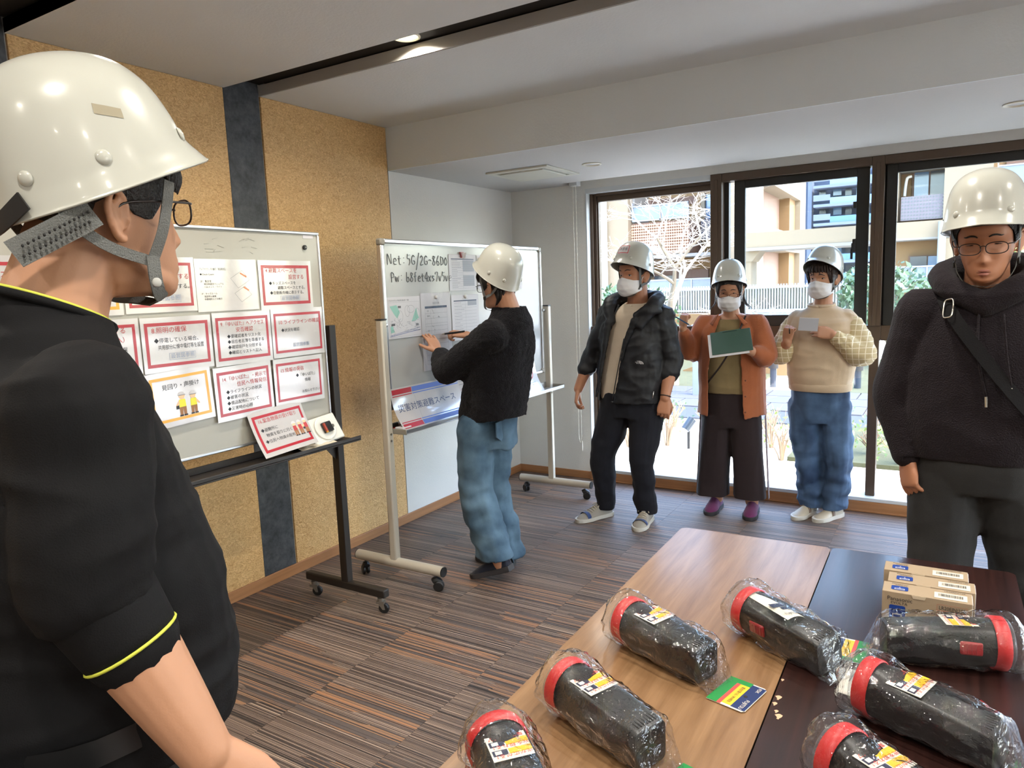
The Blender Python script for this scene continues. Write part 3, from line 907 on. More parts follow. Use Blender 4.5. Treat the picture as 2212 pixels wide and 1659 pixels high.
# ramp wall sunlit behind the orange shirt
rw = MB().prism([(0, 0, 0), (1.9, 0, 0), (1.9, 0, 0.75), (0, 0, 0.05)], (0, 0.3, 0))
o = rw.build('ramp_wall', M_tan, None, smooth=False, fix=True, loc=(-4.35, 13.2, GZ)); tag(o, 'low tan garden wall sloping up beside the lawn', 'wall')
o = MB().box((-3, 0, -0.0), (3, 0.3, 1.0)).build('planter_wall', M_tan, None, smooth=False, loc=(-7.2, 15.5, GZ)); tag(o, 'low tan planter wall below the bare tree', 'wall')
gp = thing('garden_post', 'white square post standing at the lawn edge under the bare tree', 'post', (-3.25, 10.5, GZ))
MB().box((-0.05, -0.05, 0), (0.05, 0.05, 1.05)).build('shaft', M_rail, gp, bevel=0.005); MB().box((-0.06, -0.06, 1.05), (0.06, 0.06, 1.08)).build('cap', M_rail, gp)
for k, (px, py, lab) in enumerate([(1670, 838, 'small dark bollard lamp on the lawn between the two women'), (1852, 840, 'small dark bollard lamp beside the path right of the window post')]):
    p = at(px, py, 11.8); bl_ = thing('bollard_lamp', lab, 'garden lamp', (p.x, 11.8, GZ))
    MB().cyl((0, 0, 0), (0, 0, 0.30), 0.05, n=12).build('shaft', M_wind, bl_); MB().cyl((0, 0, 0.30), (0, 0, 0.38), 0.075, n=12).build('lamp_head', M_dark, bl_)

# ---- bare tree
def branch_tree(mbig, msmall, p, d, L, r, depth, rng, spread=0.55, maxd=6, minz=None):
    n = 3; pts = [p]; rr = [r]
    for k in range(n):
        d = (d + V((rng.uniform(-1, 1), rng.uniform(-1, 1), rng.uniform(-0.5, 0.7))) * 0.16).normalized()
        p = p + d * (L / n); pts.append(p); rr.append(r * (1 - 0.35 * (k + 1) / n))
    (mbig if depth <= 2 else msmall).tube(pts, rr, 6 if depth <= 2 else 3, 1, False)
    if depth >= maxd: return
    nb = 2 if depth < 1 else 3
    for k in range(nb):
        ax = V((rng.uniform(-1, 1), rng.uniform(-1, 1), rng.uniform(-0.4, 0.4))).normalized()
        dd = (d + ax * rng.uniform(spread, spread * 1.9)).normalized()
        if depth >= 2: dd.z = dd.z * 0.6 + 0.05
        q = pts[-1] if k < 2 else pts[2]
        branch_tree(mbig, msmall, q, dd.normalized(), L * rng.uniform(0.62, 0.8), r * 0.58, depth + 1, rng, spread, maxd)
def bare_tree(loc, h, label, seed, r=0.07, lean=(0, 0, 1), maxd=6, group=None):
    t = thing('bare_tree', label, 'tree', loc, 0, group)
    A, Bm = MB(), MB(); rng = random.Random(seed)
    branch_tree(A, Bm, V((0, 0, 0)), V(lean).normalized(), h * 0.36, r, 0, rng, maxd=maxd)
    A.build('trunk', M_bark, t, fix=False); Bm.build('twigs', M_twig, t, smooth=False)
    return t
bare_tree((-3.9, 11.4, GZ), 3.3, 'bare pale-twigged tree in the garden between the jacket man and the window post', 11, 0.085, (-0.02, 0, 1), 7)
bare_tree((-2.75, 10.6, GZ), 1.7, 'low bare sapling with pale twigs behind the orange shirt', 5, 0.03, (0.25, 0, 1), 6)
bare_tree((-4.1, 9.4, GZ), 1.8, 'low bare sapling with pale twigs left of the white post', 23, 0.03, (-0.2, 0, 1), 6)

def leafy(loc, R, n, ls, m, label, seed, trunk_h=0.8, name='evergreen_tree', cat='tree', stem=True, group=None):
    rng = random.Random(seed)
    t = thing(name, label, cat, loc, 0, group)
    lm = MB()
    for k in range(n):
        while True:
            q = V((rng.uniform(-1, 1), rng.uniform(-1, 1), rng.uniform(-1, 1)))
            if 0.25 < q.length < 1: break
        c = V((q.x * R[0], q.y * R[1], trunk_h + R[2] + q.z * R[2]))
        a = V((rng.uniform(-1, 1), rng.uniform(-1, 1), rng.uniform(-1, 1))).normalized(); b = a.orthogonal().normalized()
        s = ls * rng.uniform(0.6, 1.3)
        lm.quad(c - a * s, c - b * s * 0.45, c + a * s, c + b * s * 0.45)
    lm.build('foliage', m, t, smooth=False)
    st = MB()
    if stem:
        st.tube([(0, 0, 0), (0.02, 0.01, trunk_h), (0, 0, trunk_h + R[2] * 1.4)], [R[0] * 0.08, R[0] * 0.06, 0.01], 8, 3)
    for k in range(9):
        a = rng.uniform(0, 2 * PI); f = rng.uniform(0.4, 0.85)
        z0 = trunk_h * (0.9 if stem else 0.0)
        st.tube([(0, 0, z0), (math.cos(a) * R[0] * f * 0.5, math.sin(a) * R[1] * f * 0.5, z0 + R[2] * 0.8), (math.cos(a) * R[0] * f, math.sin(a) * R[1] * f, z0 + R[2] * 1.5)], [R[0] * 0.03, R[0] * 0.02, 0.003], 5, 2)
    st.build('stems', M_bark if stem else M_twig2, t)
    return t
leafy((-1.72, 18.5, GZ), (0.62, 0.6, 0.75), 700, 0.11, M_leaf, 'green leafy tree seen between the window post and the striped blouse sleeve'.replace('striped blouse', 'checked'), 3, 0.5)
leafy((-1.0, 14.6, GZ), (0.75, 0.7, 0.72), 900, 0.08, M_leaf, 'green leafy tree behind the shoulder of the man in the dark hoodie', 4, 0.5)
leafy((1.7, 14.5, GZ), (1.2, 0.9, 1.0), 1200, 0.10, M_leaf2, 'yellow-green leafy tree at the right edge behind the hoodie man', 6, 0.4)
leafy((-5.6, 13.5, GZ), (1.1, 0.8, 0.7), 1200, 0.08, M_leaf, 'dark green bush behind the shoulder of the jacket man', 8, 0.35)
def twig_shrub(loc, h, w, n, label, seed, leaf=M_leaf2, nl=60, group=None):
    rng = random.Random(seed)
    t = thing('low_shrub', label, 'shrub', loc, 0, group)
    st, lf = MB(), MB()
    for k in range(n):
        a = rng.uniform(0, 2 * PI); f = rng.uniform(0.1, 1)
        e = V((math.cos(a) * w * f, math.sin(a) * w * f, h * rng.uniform(0.6, 1)))
        mid = V((e.x * 0.35, e.y * 0.35, e.z * 0.55))
        st.tube([(e.x * 0.1, e.y * 0.1, 0), mid, e], [0.008, 0.006, 0.002], 4, 2, False)
        for q in range(2):
            s = mid + (e - mid) * rng.uniform(0, 0.8)
            st.tube([s, s + V((rng.uniform(-1, 1) * w * 0.3, rng.uniform(-1, 1) * w * 0.3, h * 0.25))], [0.004, 0.0015], 3, 1, False)
    for k in range(nl):
        c = V((rng.uniform(-w, w), rng.uniform(-w, w), h * rng.uniform(0.3, 1)))
        a = V((rng.uniform(-1, 1), rng.uniform(-1, 1), rng.uniform(-1, 1))).normalized(); b = a.orthogonal().normalized(); s = 0.03 * rng.uniform(0.6, 1.2)
        lf.quad(c - a * s, c - b * s * 0.5, c + a * s, c + b * s * 0.5)
    st.build('twigs', M_twig2, t, smooth=False); lf.build('leaves', leaf, t, smooth=False)
    return t
SH = 'leafless low shrub in the hedge along the far side of the sunlit bed'
for k in range(14):
    twig_shrub((-4.6 + 0.36 * k, 8.25 + 0.08 * math.sin(k * 2.1), GZ), 0.32, 0.14, 12, SH, 40 + k, M_leaf, 26, 'hedge shrubs along the garden road')
for x, y, h, lab in [(-2.55, 7.2, 0.42, 'twiggy shrub with fresh tips in the bed right of the jacket man\'s legs'),
                     (-2.9, 7.0, 0.34, 'small twiggy shrub in the bed between the jacket man\'s legs'),
                     (-1.35, 7.0, 0.36, 'pale twiggy shrub in the bed left of the blue-jeans knees'),
                     (-1.55, 7.5, 0.40, 'twiggy shrub in the bed right of the wide dark trousers'),
                     (-0.62, 7.4, 0.35, 'leafy green shrub in the bed behind the blue jeans'),
                     (-0.35, 7.1, 0.34, 'leafy green shrub in the bed right of the window post')]:
    twig_shrub((x, y, GZ), h, 0.2, 16, lab, int(1000 * abs(x)), M_leaf2, 90 if 'leafy' in lab else 18)
sp = thing('garden_spotlight', 'small dark garden spotlight on a spike in the sunlit bed', 'garden lamp', (-2.3, 7.15, GZ))
MB().cyl((0, 0, 0), (0, 0, 0.22), 0.015, n=8).build('spike', M_dark, sp); MB().cyl((-0.03, -0.03, 0.2), (0.02, 0.05, 0.3), 0.045, 0.05, 12).build('lamp_head', M_wind, sp)
# ------------------------------------------------------------------ whiteboards, papers
M_enamel = mat('whiteboard_enamel', srgb(176, 178, 176), 0.16, spec=0.6)
M_enamel1 = mat('whiteboard_enamel_worn', srgb(166, 163, 152), 0.22, spec=0.55, var=0.03, vscale=4)
M_alu = mat('aluminium', srgb(206, 208, 210), 0.28, 0.85)
M_postw = mat('post_beige', srgb(196, 190, 176), 0.35, 0.2)
M_capg = mat('grey_plastic', srgb(140, 136, 126), 0.5)
M_black = mat('black_plastic', srgb(24, 24, 25), 0.4)
M_steel = mat('zinc_steel', srgb(150, 146, 138), 0.35, 0.9)
M_dkmetal = mat('dark_brown_steel', srgb(44, 40, 37), 0.42, 0.3)
M_paper = mat('laminated_paper', srgb(188, 184, 182), 0.35, coat=1.0, bump=0.22, bscale=16)
M_plain = mat('plain_paper', srgb(200, 198, 200), 0.7)
M_red = mat('print_red', srgb(166, 30, 44), 0.4, coat=0.5)
M_orange = mat('print_orange', srgb(226, 160, 40), 0.4, coat=0.5)
M_redtxt = mat('print_red_text', srgb(176, 60, 62), 0.5)
M_ink = mat('print_black', srgb(34, 36, 42), 0.5)
M_bluetxt = mat('print_blue_grey', srgb(132, 146, 172), 0.5)
M_inkgrey = mat('print_grey', srgb(120, 122, 128), 0.6)
M_inkdark = mat('print_navy', srgb(52, 66, 88), 0.6)
M_cell = mat('print_cell_grey', srgb(150, 152, 158), 0.6)
M_teal = mat('print_teal', srgb(140, 186, 172), 0.6)
M_skinp = mat('print_skin', srgb(232, 190, 150), 0.6)
M_vest = mat('print_vest', srgb(222, 216, 70), 0.6)
M_trou = mat('print_brown', srgb(150, 106, 70), 0.6)
M_bluebar = mat('print_blue', srgb(84, 112, 190), 0.5)
M_navy = mat('print_dark_blue', srgb(28, 52, 96), 0.5)
M_paper.node_tree.nodes['Principled BSDF'].inputs['Coat IOR'].default_value = 1.9
M_film = clear_mat('clear_film', (0.98, 0.98, 0.98), 0.8, 0.03, haze=0.02, bump=0.03, bscale=18)
M_hand = mat('marker_ink', srgb(50, 56, 60), 0.5)

BOARD_ROT = Matrix(((0, 0, 1), (1, 0, 0), (0, 1, 0))).to_euler()   # local X -> along wall, local Y -> up, local Z -> into the room

def frame_rect(mb, x0, y0, x1, y1, t, z=0.0004, n=10):
    for (a, b, c, d) in ((x0, y1 - t, x1, y1), (x0, y0, x1, y0 + t)):
        for k in range(n):
            u0, u1 = a + (c - a) * k / n, a + (c - a) * (k + 1) / n
            mb.quad((u0, b, z), (u1, b, z), (u1, d, z), (u0, d, z))
    for (a, b, c, d) in ((x0, y0 + t, x0 + t, y1 - t), (x1 - t, y0 + t, x1, y1 - t)):
        for k in range(n):
            v0, v1 = b + (d - b) * k / n, b + (d - b) * (k + 1) / n
            mb.quad((a, v0, z), (c, v0, z), (c, v1, z), (a, v1, z))
    return mb
def bar(mb, x0, y0, x1, y1, z=0.0004, n=1):
    for k in range(n):
        u0, u1 = x0 + (x1 - x0) * k / n, x0 + (x1 - x0) * (k + 1) / n
        mb.quad((u0, y0, z), (u1, y0, z), (u1, y1, z), (u0, y1, z))
    return mb
def warp_obj(o, fn):
    for v in o.data.vertices: v.co = fn(v.co)
    o.data.update()

def sheet(label, loc, w, h, rot=None, tilt=0.0, lean=0.0, border=None, bt=0.011, texts=(), boxed=None, m=None, cat='paper', warp=None, name='paper_sheet', group=None, mats=None, inset=(0.014, 0.02), extra=None):
    """a printed sheet; origin at its lower left corner, print in local XY"""
    t = tag(empty(name, loc), label, cat, group)
    R = BOARD_ROT.to_matrix()
    R = R @ Matrix.Rotation(tilt, 3, 'Z') @ Matrix.Rotation(lean, 3, 'X')
    t.rotation_euler = R.to_euler()
    mb = MB(); nu, nv = (10, 8) if warp else (1, 1)
    mb.grid(lambda u, v: V((u * w, v * h, 0.0)), nu, nv)
    mb.grid(lambda u, v: V((w - u * w, v * h, -0.0006)), nu, nv)
    parts = [mb.build('sheet', m or M_paper, t, smooth=bool(warp), sharp=None)]
    if border:
        parts.append(frame_rect(MB(), inset[0], inset[1], w - inset[0], h - inset[1], bt).build('border', border, t, smooth=False))
    if boxed:
        x0, y0, x1, y1 = boxed
        parts.append(frame_rect(MB(), x0, y0, x1, y1, 0.0012, 0.0005, 2).build('text_box', M_bluetxt, t, smooth=False))
    if extra:
        for nm, mb2, mm in extra(w, h):
            parts.append(mb2.build(nm, mm, t, smooth=False))
    if texts:
        parts.extend(merge_text('lettering', texts, mats or [M_redtxt, M_ink, M_bluetxt, M_inkgrey], t, Matrix.Translation((0, 0, 0.0008))))
    if warp:
        for p in parts: warp_obj(p, warp)
    return t

def caster(parent, x, y, z0, r=0.026, steel=False, a=0.0):
    """swivel caster with its wheel resting on the floor (parent space: z of the floor is z0)"""
    m = Matrix.Translation((x, y, z0)) @ Matrix.Rotation(a, 4, 'Z')
    b = MB(); b.M = m
    if steel:
        b.cyl((0, 0, 0.062), (0, 0, 0.078), 0.016, n=14); b.box((-0.02, -0.016, 0.052), (0.02, 0.016, 0.064))
        b.prism([(-0.012, -0.014, 0.056), (0.016, -0.014, 0.056), (0.022, -0.014, 0.022), (0.01, -0.014, 0.022)], (0, 0.003, 0)); b.prism([(-0.012, 0.011, 0.056), (0.016, 0.011, 0.056), (0.022, 0.011, 0.022), (0.01, 0.011, 0.022)], (0, 0.003, 0))
        c = b.build('caster', M_steel, parent, fix=True)
    else:
        b.cyl((0, 0, 0.055), (0, 0, 0.075), 0.010, n=12)
        b.tube([(-0.014, 0, 0.05), (0.004, 0, 0.058), (0.03, 0, 0.046)], [0.018, 0.02, 0.012], 8, 2)
        c = b.build('caster', M_black, parent)
    w = MB(); w.M = m
    for s in (-1, 1):
        y0, y1 = (0.004 * s, 0.019 * s) if not steel else (-0.009 * (s > 0), 0.009 * (s > 0))
        if steel and s < 0: continue
        w.lathe([(0.006, y0), (r - 0.004, y0), (r, y0 + 0.004 * s), (r, y1 - 0.004 * s), (r - 0.005, y1), (0.008, y1)], (0.014, 0, r), 20, 'Y')
    w.build('wheel', M_black, c, fix=True)
    return c

# ---------------- white stand board (right)
XB2 = -2.50
y0, y1, z0, z1 = 2.805, 4.47, 0.915, 1.80
wb2 = thing('mobile_whiteboard', 'white-framed mobile whiteboard with handwritten notes in front of the corner', 'whiteboard', (XB2, (y0 + y1) / 2, 0))
o = V(wb2.location); W = lambda x, y, z: (x - o.x, y - o.y, z - o.z)
MB().box(W(XB2 - 0.016, y0 + 0.012, z0 + 0.012), W(XB2 + 0.002, y1 - 0.012, z1 - 0.012)).build('board', M_enamel, wb2, smooth=False)
f = MB(); T = 0.024
f.box(W(XB2 - 0.02, y0 + 0.03, z1 - T), W(XB2 + 0.012, y1 - 0.03, z1)); f.box(W(XB2 - 0.02, y0 + 0.03, z0), W(XB2 + 0.012, y1 - 0.03, z0 + T))
f.box(W(XB2 - 0.02, y0, z0 + 0.03), W(XB2 + 0.012, y0 + T, z1 - 0.03)); f.box(W(XB2 - 0.02, y1 - T, z0 + 0.03), W(XB2 + 0.012, y1, z1 - 0.03))
f.build('frame', M_alu, wb2, bevel=0.006)
for yy, zz in ((y0, z0), (y0, z1 - 0.034), (y1 - 0.034, z0), (y1 - 0.034, z1 - 0.034)):
    MB().box(W(XB2 - 0.021, yy - 0.002, zz - 0.001), W(XB2 + 0.0135, yy + 0.035, zz + 0.035)).build('corner_cap', M_capg, wb2, bevel=0.008)
for yy in (2.762, 4.512):
    p = MB(); p.box(W(XB2 + 0.0, yy - 0.021, 0.12), W(XB2 + 0.042, yy + 0.021, 1.39)).build('post', M_postw, wb2, bevel=0.008)
    MB().box(W(XB2 - 0.001, yy - 0.022, 1.388), W(XB2 + 0.043, yy + 0.022, 1.395)).build('post_cap', M_black, wb2, bevel=0.002)
    ft = MB(); ft.cyl(W(-2.745, yy, 0.108), W(-2.165, yy, 0.108), 0.027, n=20).build('foot', M_postw, wb2)
    for xx in (-2.745, -2.165):
        s = 1 if xx > -2.5 else -1
        MB().cyl(W(xx - 0.001 * s, yy, 0.108), W(xx + 0.005 * s, yy, 0.108), 0.0262, n=20).build('end_cap', M_black, wb2)
    for k, xx in enumerate((-2.695, -2.215)):
        caster(wb2, xx - o.x, yy - o.y, 0, 0.027, False, 0.5 if k else 2.6)
    for zz in (0.80, 0.765):
        MB().cyl(W(XB2 + 0.042, yy, zz), W(XB2 + 0.046, yy, zz), 0.006, n=10).build('screw', M_steel, wb2)
    s = 1 if yy < 3 else -1
    MB().cyl(W(XB2 + 0.01, yy + 0.015 * s, 1.36), W(XB2 + 0.01, yy + 0.05 * s, 1.36), 0.012, n=12).build('pivot', M_alu, wb2)
MB().cyl(W(XB2 + 0.02, 2.762, 0.62), W(XB2 + 0.02, 4.512, 0.62), 0.0001, n=4) if False else None
tr = MB()
tr.box(W(XB2 + 0.0, 2.785, 0.800), W(XB2 + 0.125, 4.55, 0.806)); tr.box(W(XB2 + 0.119, 2.785, 0.806), W(XB2 + 0.125, 4.55, 0.822)); tr.box(W(XB2 + 0.0, 2.785, 0.806), W(XB2 + 0.006, 4.55, 0.846))
tr.build('tray', M_alu, wb2, bevel=0.002)
for yy in (2.783, 4.547):
    MB().box(W(XB2 - 0.001, yy, 0.798), W(XB2 + 0.127, yy + 0.006, 0.826)).build('tray_end', M_capg, wb2, bevel=0.002)

# ---------------- dark stand board (left)
XB1 = -2.51
y0, y1, z0, z1 = 0.61, 2.405, 0.912, 1.812
wb1 = thing('mobile_whiteboard', 'dark-framed mobile whiteboard covered with laminated instruction sheets', 'whiteboard', (XB1, (y0 + y1) / 2, 0))
o = V(wb1.location)
MB().box(W(XB1 - 0.012, y0 + 0.006, z0 + 0.006), W(XB1 + 0.003, y1 - 0.006, z1 - 0.006)).build('board', M_enamel1, wb1, smooth=False)
f = MB(); T = 0.013
f.box(W(XB1 - 0.016, y0, z1 - T), W(XB1 + 0.009, y1, z1)); f.box(W(XB1 - 0.016, y0, z0), W(XB1 + 0.009, y1, z0 + T))
f.box(W(XB1 - 0.016, y0, z0 + T), W(XB1 + 0.009, y0 + T, z1 - T)); f.box(W(XB1 - 0.016, y1 - T, z0 + T), W(XB1 + 0.009, y1, z1 - T))
f.build('frame', M_alu, wb1, bevel=0.004)
for yy in (0.575, 2.435):
    MB().box(W(XB1 - 0.022, yy - 0.019, 0.12), W(XB1 + 0.022, yy + 0.019, 1.385)).build('post', M_dkmetal, wb1, bevel=0.003)
    MB().box(W(-2.785, yy - 0.02, 0.085), W(-2.255, yy + 0.02, 0.126)).build('foot', M_dkmetal, wb1, bevel=0.006)
    for k, xx in enumerate((-2.745, -2.295)):
        caster(wb1, xx - o.x, yy - o.y, 0, 0.026, True, 0.4)
    s = -1 if yy > 1 else 1
    MB().prism([W(XB1 + 0.0, yy + 0.019 * s, 0.83), W(XB1 + 0.0, yy + 0.019 * s, 0.74), W(XB1 + 0.0, yy + 0.10 * s, 0.83)], (0.004, 0, 0)).build('gusset', M_dkmetal, wb1, smooth=False, fix=True)
tr = MB()
tr.box(W(XB1 - 0.01, 0.60, 0.838), W(XB1 + 0.135, 2.46, 0.845)); tr.box(W(XB1 + 0.128, 0.60, 0.845), W(XB1 + 0.135, 2.46, 0.862)); tr.box(W(XB1 - 0.01, 0.60, 0.845), W(XB1 - 0.004, 2.46, 0.875))
tr.build('tray', M_dkmetal, wb1, bevel=0.003)
MB().box(W(XB1 + 0.0032, 2.31, 1.782), W(XB1 + 0.0042, 2.37, 1.797)).build('sticker', M_plain, wb1, smooth=False)
def smudge(mb, pts): mb.tube([(0, p[0], p[1]) for p in pts], 0.0012, 4, 2)
sm = MB()
rng = random.Random(3)
for cx in (1.83, 1.98):
    for k in range(7):
        a = rng.uniform(-0.05, 0.05); b = rng.uniform(-0.03, 0.03)
        pp = [(cx + a, 1.74 + b), (cx + a + rng.uniform(0.01, 0.04), 1.74 + b + rng.uniform(-0.012, 0.012))]
        sm.tube([W(XB1 + 0.0035, p[0], p[1]) for p in pp], 0.0009, 4)
sm.build('faded_marks', mat('faded_marker', srgb(150, 148, 138), 0.6), wb1)
mg = thing('round_magnet', 'small black round magnet at the top right of the dark-framed whiteboard', 'magnet', (XB1 + 0.003, 2.315, 1.742))
MB().lathe([(0.0105, 0), (0.011, 0.002), (0.010, 0.008), (0.007, 0.0095)], n=18, axis='X').build('magnet_body', M_black, mg)
MB().lathe([(0.004, 0.0095), (0.0035, 0.011)], n=12, axis='X').build('magnet_knob', M_steel, mg)

# sheets on the dark-framed board
XS = XB1 + 0.006
def s1(label, y, z, w, h, tilt=0.0, **k): return sheet(label, (k.pop('x', XS), y, z), w, h, tilt=tilt, **k)
s1('laminated red-bordered sheet at the far left, mostly behind the foreground helmet', 0.86, 1.486, 0.29, 0.2, border=M_red, texts=[('1.本部', 0.2, 0.14, 0.03, 0)])
s1('orange-bordered sheet almost hidden behind the foreground man\'s neck', 1.165, 1.484, 0.29, 0.2, border=M_orange)
s1('top-row red-bordered sheet about setting out disaster supplies', 1.463, 1.486, 0.285, 0.203, border=M_red,
   texts=[('3.本部を', 0.13, 0.158, 0.024, 0), ('設営する', 0.165, 0.130, 0.024, 0), ('◆防災備品を設置する。', 0.045, 0.094, 0.0205, 1), ('設営図参照', 0.11, 0.05, 0.021, 2)], boxed=(0.105, 0.036, 0.218, 0.064))
def memo_extra(w, h):
    a = MB()
    for (cx, cy, s, r) in ((0.205, 0.125, 0.05, 0.6), (0.215, 0.065, 0.045, 0.6)):
        q = [(cx + s * (math.cos(r) * i - math.sin(r) * j), cy + s * 0.8 * (math.sin(r) * i + math.cos(r) * j)) for i, j in ((-.7, -.6), (.7, -.6), (.7, .6), (-.7, .6))]
        for k in range(4):
            p, p2 = V(q[k] + (0.0006,)), V(q[(k + 1) % 4] + (0.0006,)); d = (p2 - p).normalized(); n = V((-d.y, d.x, 0)) * 0.0005
            a.quad(p - n, p2 - n, p2 + n, p + n)
    b = MB()
    for (cx, cy, L) in ((0.222, 0.142, 0.034), (0.232, 0.086, 0.028)):
        d = V((math.cos(-0.5), math.sin(-0.5), 0)); n = V((-d.y, d.x, 0)) * 0.003; c = V((cx, cy, 0.0008)); b.quad(c - d * L / 2 - n, c + d * L / 2 - n, c + d * L / 2 + n, c - d * L / 2 + n)
    return [('sketch', a, M_inkgrey), ('orange_marker', b, mat('orange_marker', srgb(222, 150, 110), 0.6))]
s1('plain memo sheet with small type and a sketched floor plan in the top row', 1.75, 1.479, 0.288, 0.205, extra=memo_extra,
   texts=[('アルファグランデ(1番町)『発災時対応』', 0.02, 0.165, 0.011, 1, 'LEFT', 0.12), ('●Check Count', 0.02, 0.145, 0.010, 1), ('2F：集会室', 0.02, 0.118, 0.010, 1), ('発災時運営マニュアル', 0.035, 0.107, 0.009, 1), ('ヘルメット／ライト', 0.035, 0.096, 0.009, 1), ('1F：キッズルーム', 0.02, 0.07, 0.009, 1), ('発災時も解放', 0.032, 0.059, 0.009, 1), ('休憩場所などの掲示', 0.032, 0.048, 0.009, 1)])
s1('top-row red-bordered sheet numbered 4 about the shelter space', 2.049, 1.472, 0.292, 0.21, border=M_red, bt=0.013,
   texts=[('4.避難スペースを', 0.036, 0.166, 0.0225, 0), ('設営する', 0.158, 0.138, 0.0225, 0), ('◆キッズスペースを', 0.05, 0.112, 0.0165, 1), ('避難スペースとする。', 0.095, 0.092, 0.0165, 1), ('◆自動販売機に表示する。', 0.052, 0.071, 0.0165, 1), ('設営図参照', 0.112, 0.046, 0.02, 2)], boxed=(0.107, 0.034, 0.216, 0.059))
X2 = XS + 0.004
s1('middle-row red-bordered sheet cut off by the foreground man\'s back', 1.215, 1.27, 0.285, 0.2, x=X2, border=M_red, texts=[('する', 0.19, 0.158, 0.024, 0), ('入）', 0.2, 0.125, 0.022, 0), ('◆を確保', 0.16, 0.09, 0.019, 1)])
s1('middle-row red-bordered sheet numbered 8 about securing lighting', 1.506, 1.264, 0.29, 0.204, x=X2, border=M_red, bt=0.012,
   texts=[('8.照明の確保', 0.04, 0.155, 0.025, 0), ('◆停電している場合、', 0.046, 0.117, 0.0195, 1), ('共用部分に懐中電灯等を設置', 0.06, 0.091, 0.0195, 1, 'LEFT', 0.19), ('設営図参照', 0.108, 0.056, 0.02, 2)], boxed=(0.102, 0.043, 0.212, 0.069))
s1('middle-row red-bordered sheet numbered 9 about confirming safety', 1.802, 1.258, 0.284, 0.214, x=X2 + 0.002, border=M_red, bt=0.012,
   texts=[('9.『ゆいぽた』へアクセス', 0.036, 0.166, 0.0215, 0, 'LEFT', 0.21), ('安否確認', 0.105, 0.141, 0.0215, 0), ('◆要確認者をリスト化', 0.062, 0.116, 0.0165, 1), ('◆居住者名簿を準備する', 0.062, 0.094, 0.0165, 1), ('◆確認住戸を分担する', 0.062, 0.072, 0.0165, 1), ('◆確認とリストへ記入', 0.062, 0.050, 0.0165, 1)])
s1('middle-row red-bordered sheet at the right end, overhanging the board edge', 2.088, 1.262, 0.296, 0.212, x=X2 + 0.004, border=M_red, texts=[('10.ライフラインの確認', 0.036, 0.152, 0.0215, 0, 'LEFT', 0.235), ('◆状況を確認', 0.05, 0.118, 0.017, 1), ('設営図参照', 0.11, 0.05, 0.019, 2)])
X3 = XS + 0.008
s1('bottom-row red-bordered sheet mostly hidden by the foreground sleeve', 1.2, 1.05, 0.285, 0.2, x=X3, border=M_red)

def worker(mb_list, x, y, s, col, flip=1, trousers=1, box_=False):
    """little flat printed figure: helmet, head, vest, trousers, shoes"""
    K, H, S, Vt, Tr = mb_list
    def ell(mb, cx, cy, rx, ry, z=0.0006, n=16, a0=0, a1=2 * PI): mb.poly([(x + s * (cx + rx * math.cos(a0 + (a1 - a0) * k / n)) , y + s * (cy + ry * math.sin(a0 + (a1 - a0) * k / n)), z) for k in range(n + (0 if a1 - a0 > 6 else 1))])
    ell(S, 0, 0.78, 0.13, 0.12, 0.0006); ell(H, 0, 0.82, 0.16, 0.15, 0.0009, 14, 0, PI); bar(H, x - 0.19 * s, y + 0.81 * s, x + 0.19 * s, y + 0.835 * s, 0.0009)
    frame = [(-0.15, 0.36), (0.15, 0.36), (0.13, 0.66), (-0.13, 0.66)]
    Vt.poly([(x + s * a, y + s * b, 0.0007) for a, b in frame])
    Tr.poly([(x + s * a, y + s * b, 0.0006) for a, b in [(-0.14, 0.06), (-0.02, 0.06), (0.0, 0.3), (0.02, 0.06), (0.14, 0.06), (0.15, 0.36), (-0.15, 0.36)]])
    bar(K, x - 0.17 * s, y + 0.0 * s, x - 0.01 * s, y + 0.06 * s, 0.0008); bar(K, x + 0.01 * s, y + 0.0 * s, x + 0.17 * s, y + 0.06 * s, 0.0008)
    S.poly([(x + s * a * flip, y + s * b, 0.0008) for a, b in [(0.13, 0.64), (0.17, 0.6), (0.30, 0.42), (0.26, 0.38), (0.12, 0.5)]])
    if box_: bar(K, x + flip * s * 0.24 - 0.004, y + s * 0.30, x + flip * s * 0.24 + 0.008, y + s * 0.44, 0.0009)
def patrol(w, h):
    L = [MB() for _ in range(5)]
    worker(L, 0.135, 0.032, 0.098, 0, -1, box_=True); worker(L, 0.182, 0.032, 0.092, 0, 1)
    return list(zip(('figure_dark', 'figure_helmet', 'figure_skin', 'figure_vest', 'figure_trousers'), L, (M_ink, M_plain, M_skinp, M_vest, M_trou)))
s1('bottom-row orange-bordered patrol sheet with two printed helmeted workers', 1.508, 1.052, 0.27, 0.21, 0.045, x=X3, border=M_orange, extra=patrol, texts=[('見回り・声掛け', 0.06, 0.15, 0.0225, 1)])
s1('bottom-row red-bordered sheet numbered 14 about informing residents', 1.785, 1.034, 0.284, 0.22, 0.02, x=X3 + 0.002, border=M_red, bt=0.012,
   texts=[('14.『ゆいぽた』・掲示で', 0.036, 0.168, 0.0215, 0, 'LEFT', 0.215), ('住民へ情報発信', 0.105, 0.142, 0.0215, 0), ('◆ライフラインの状況', 0.05, 0.115, 0.0175, 1), ('◆被害の状況', 0.05, 0.092, 0.0175, 1), ('◆備品配布について', 0.05, 0.069, 0.0175, 1), ('◆災害時の心得', 0.05, 0.046, 0.0175, 1)])
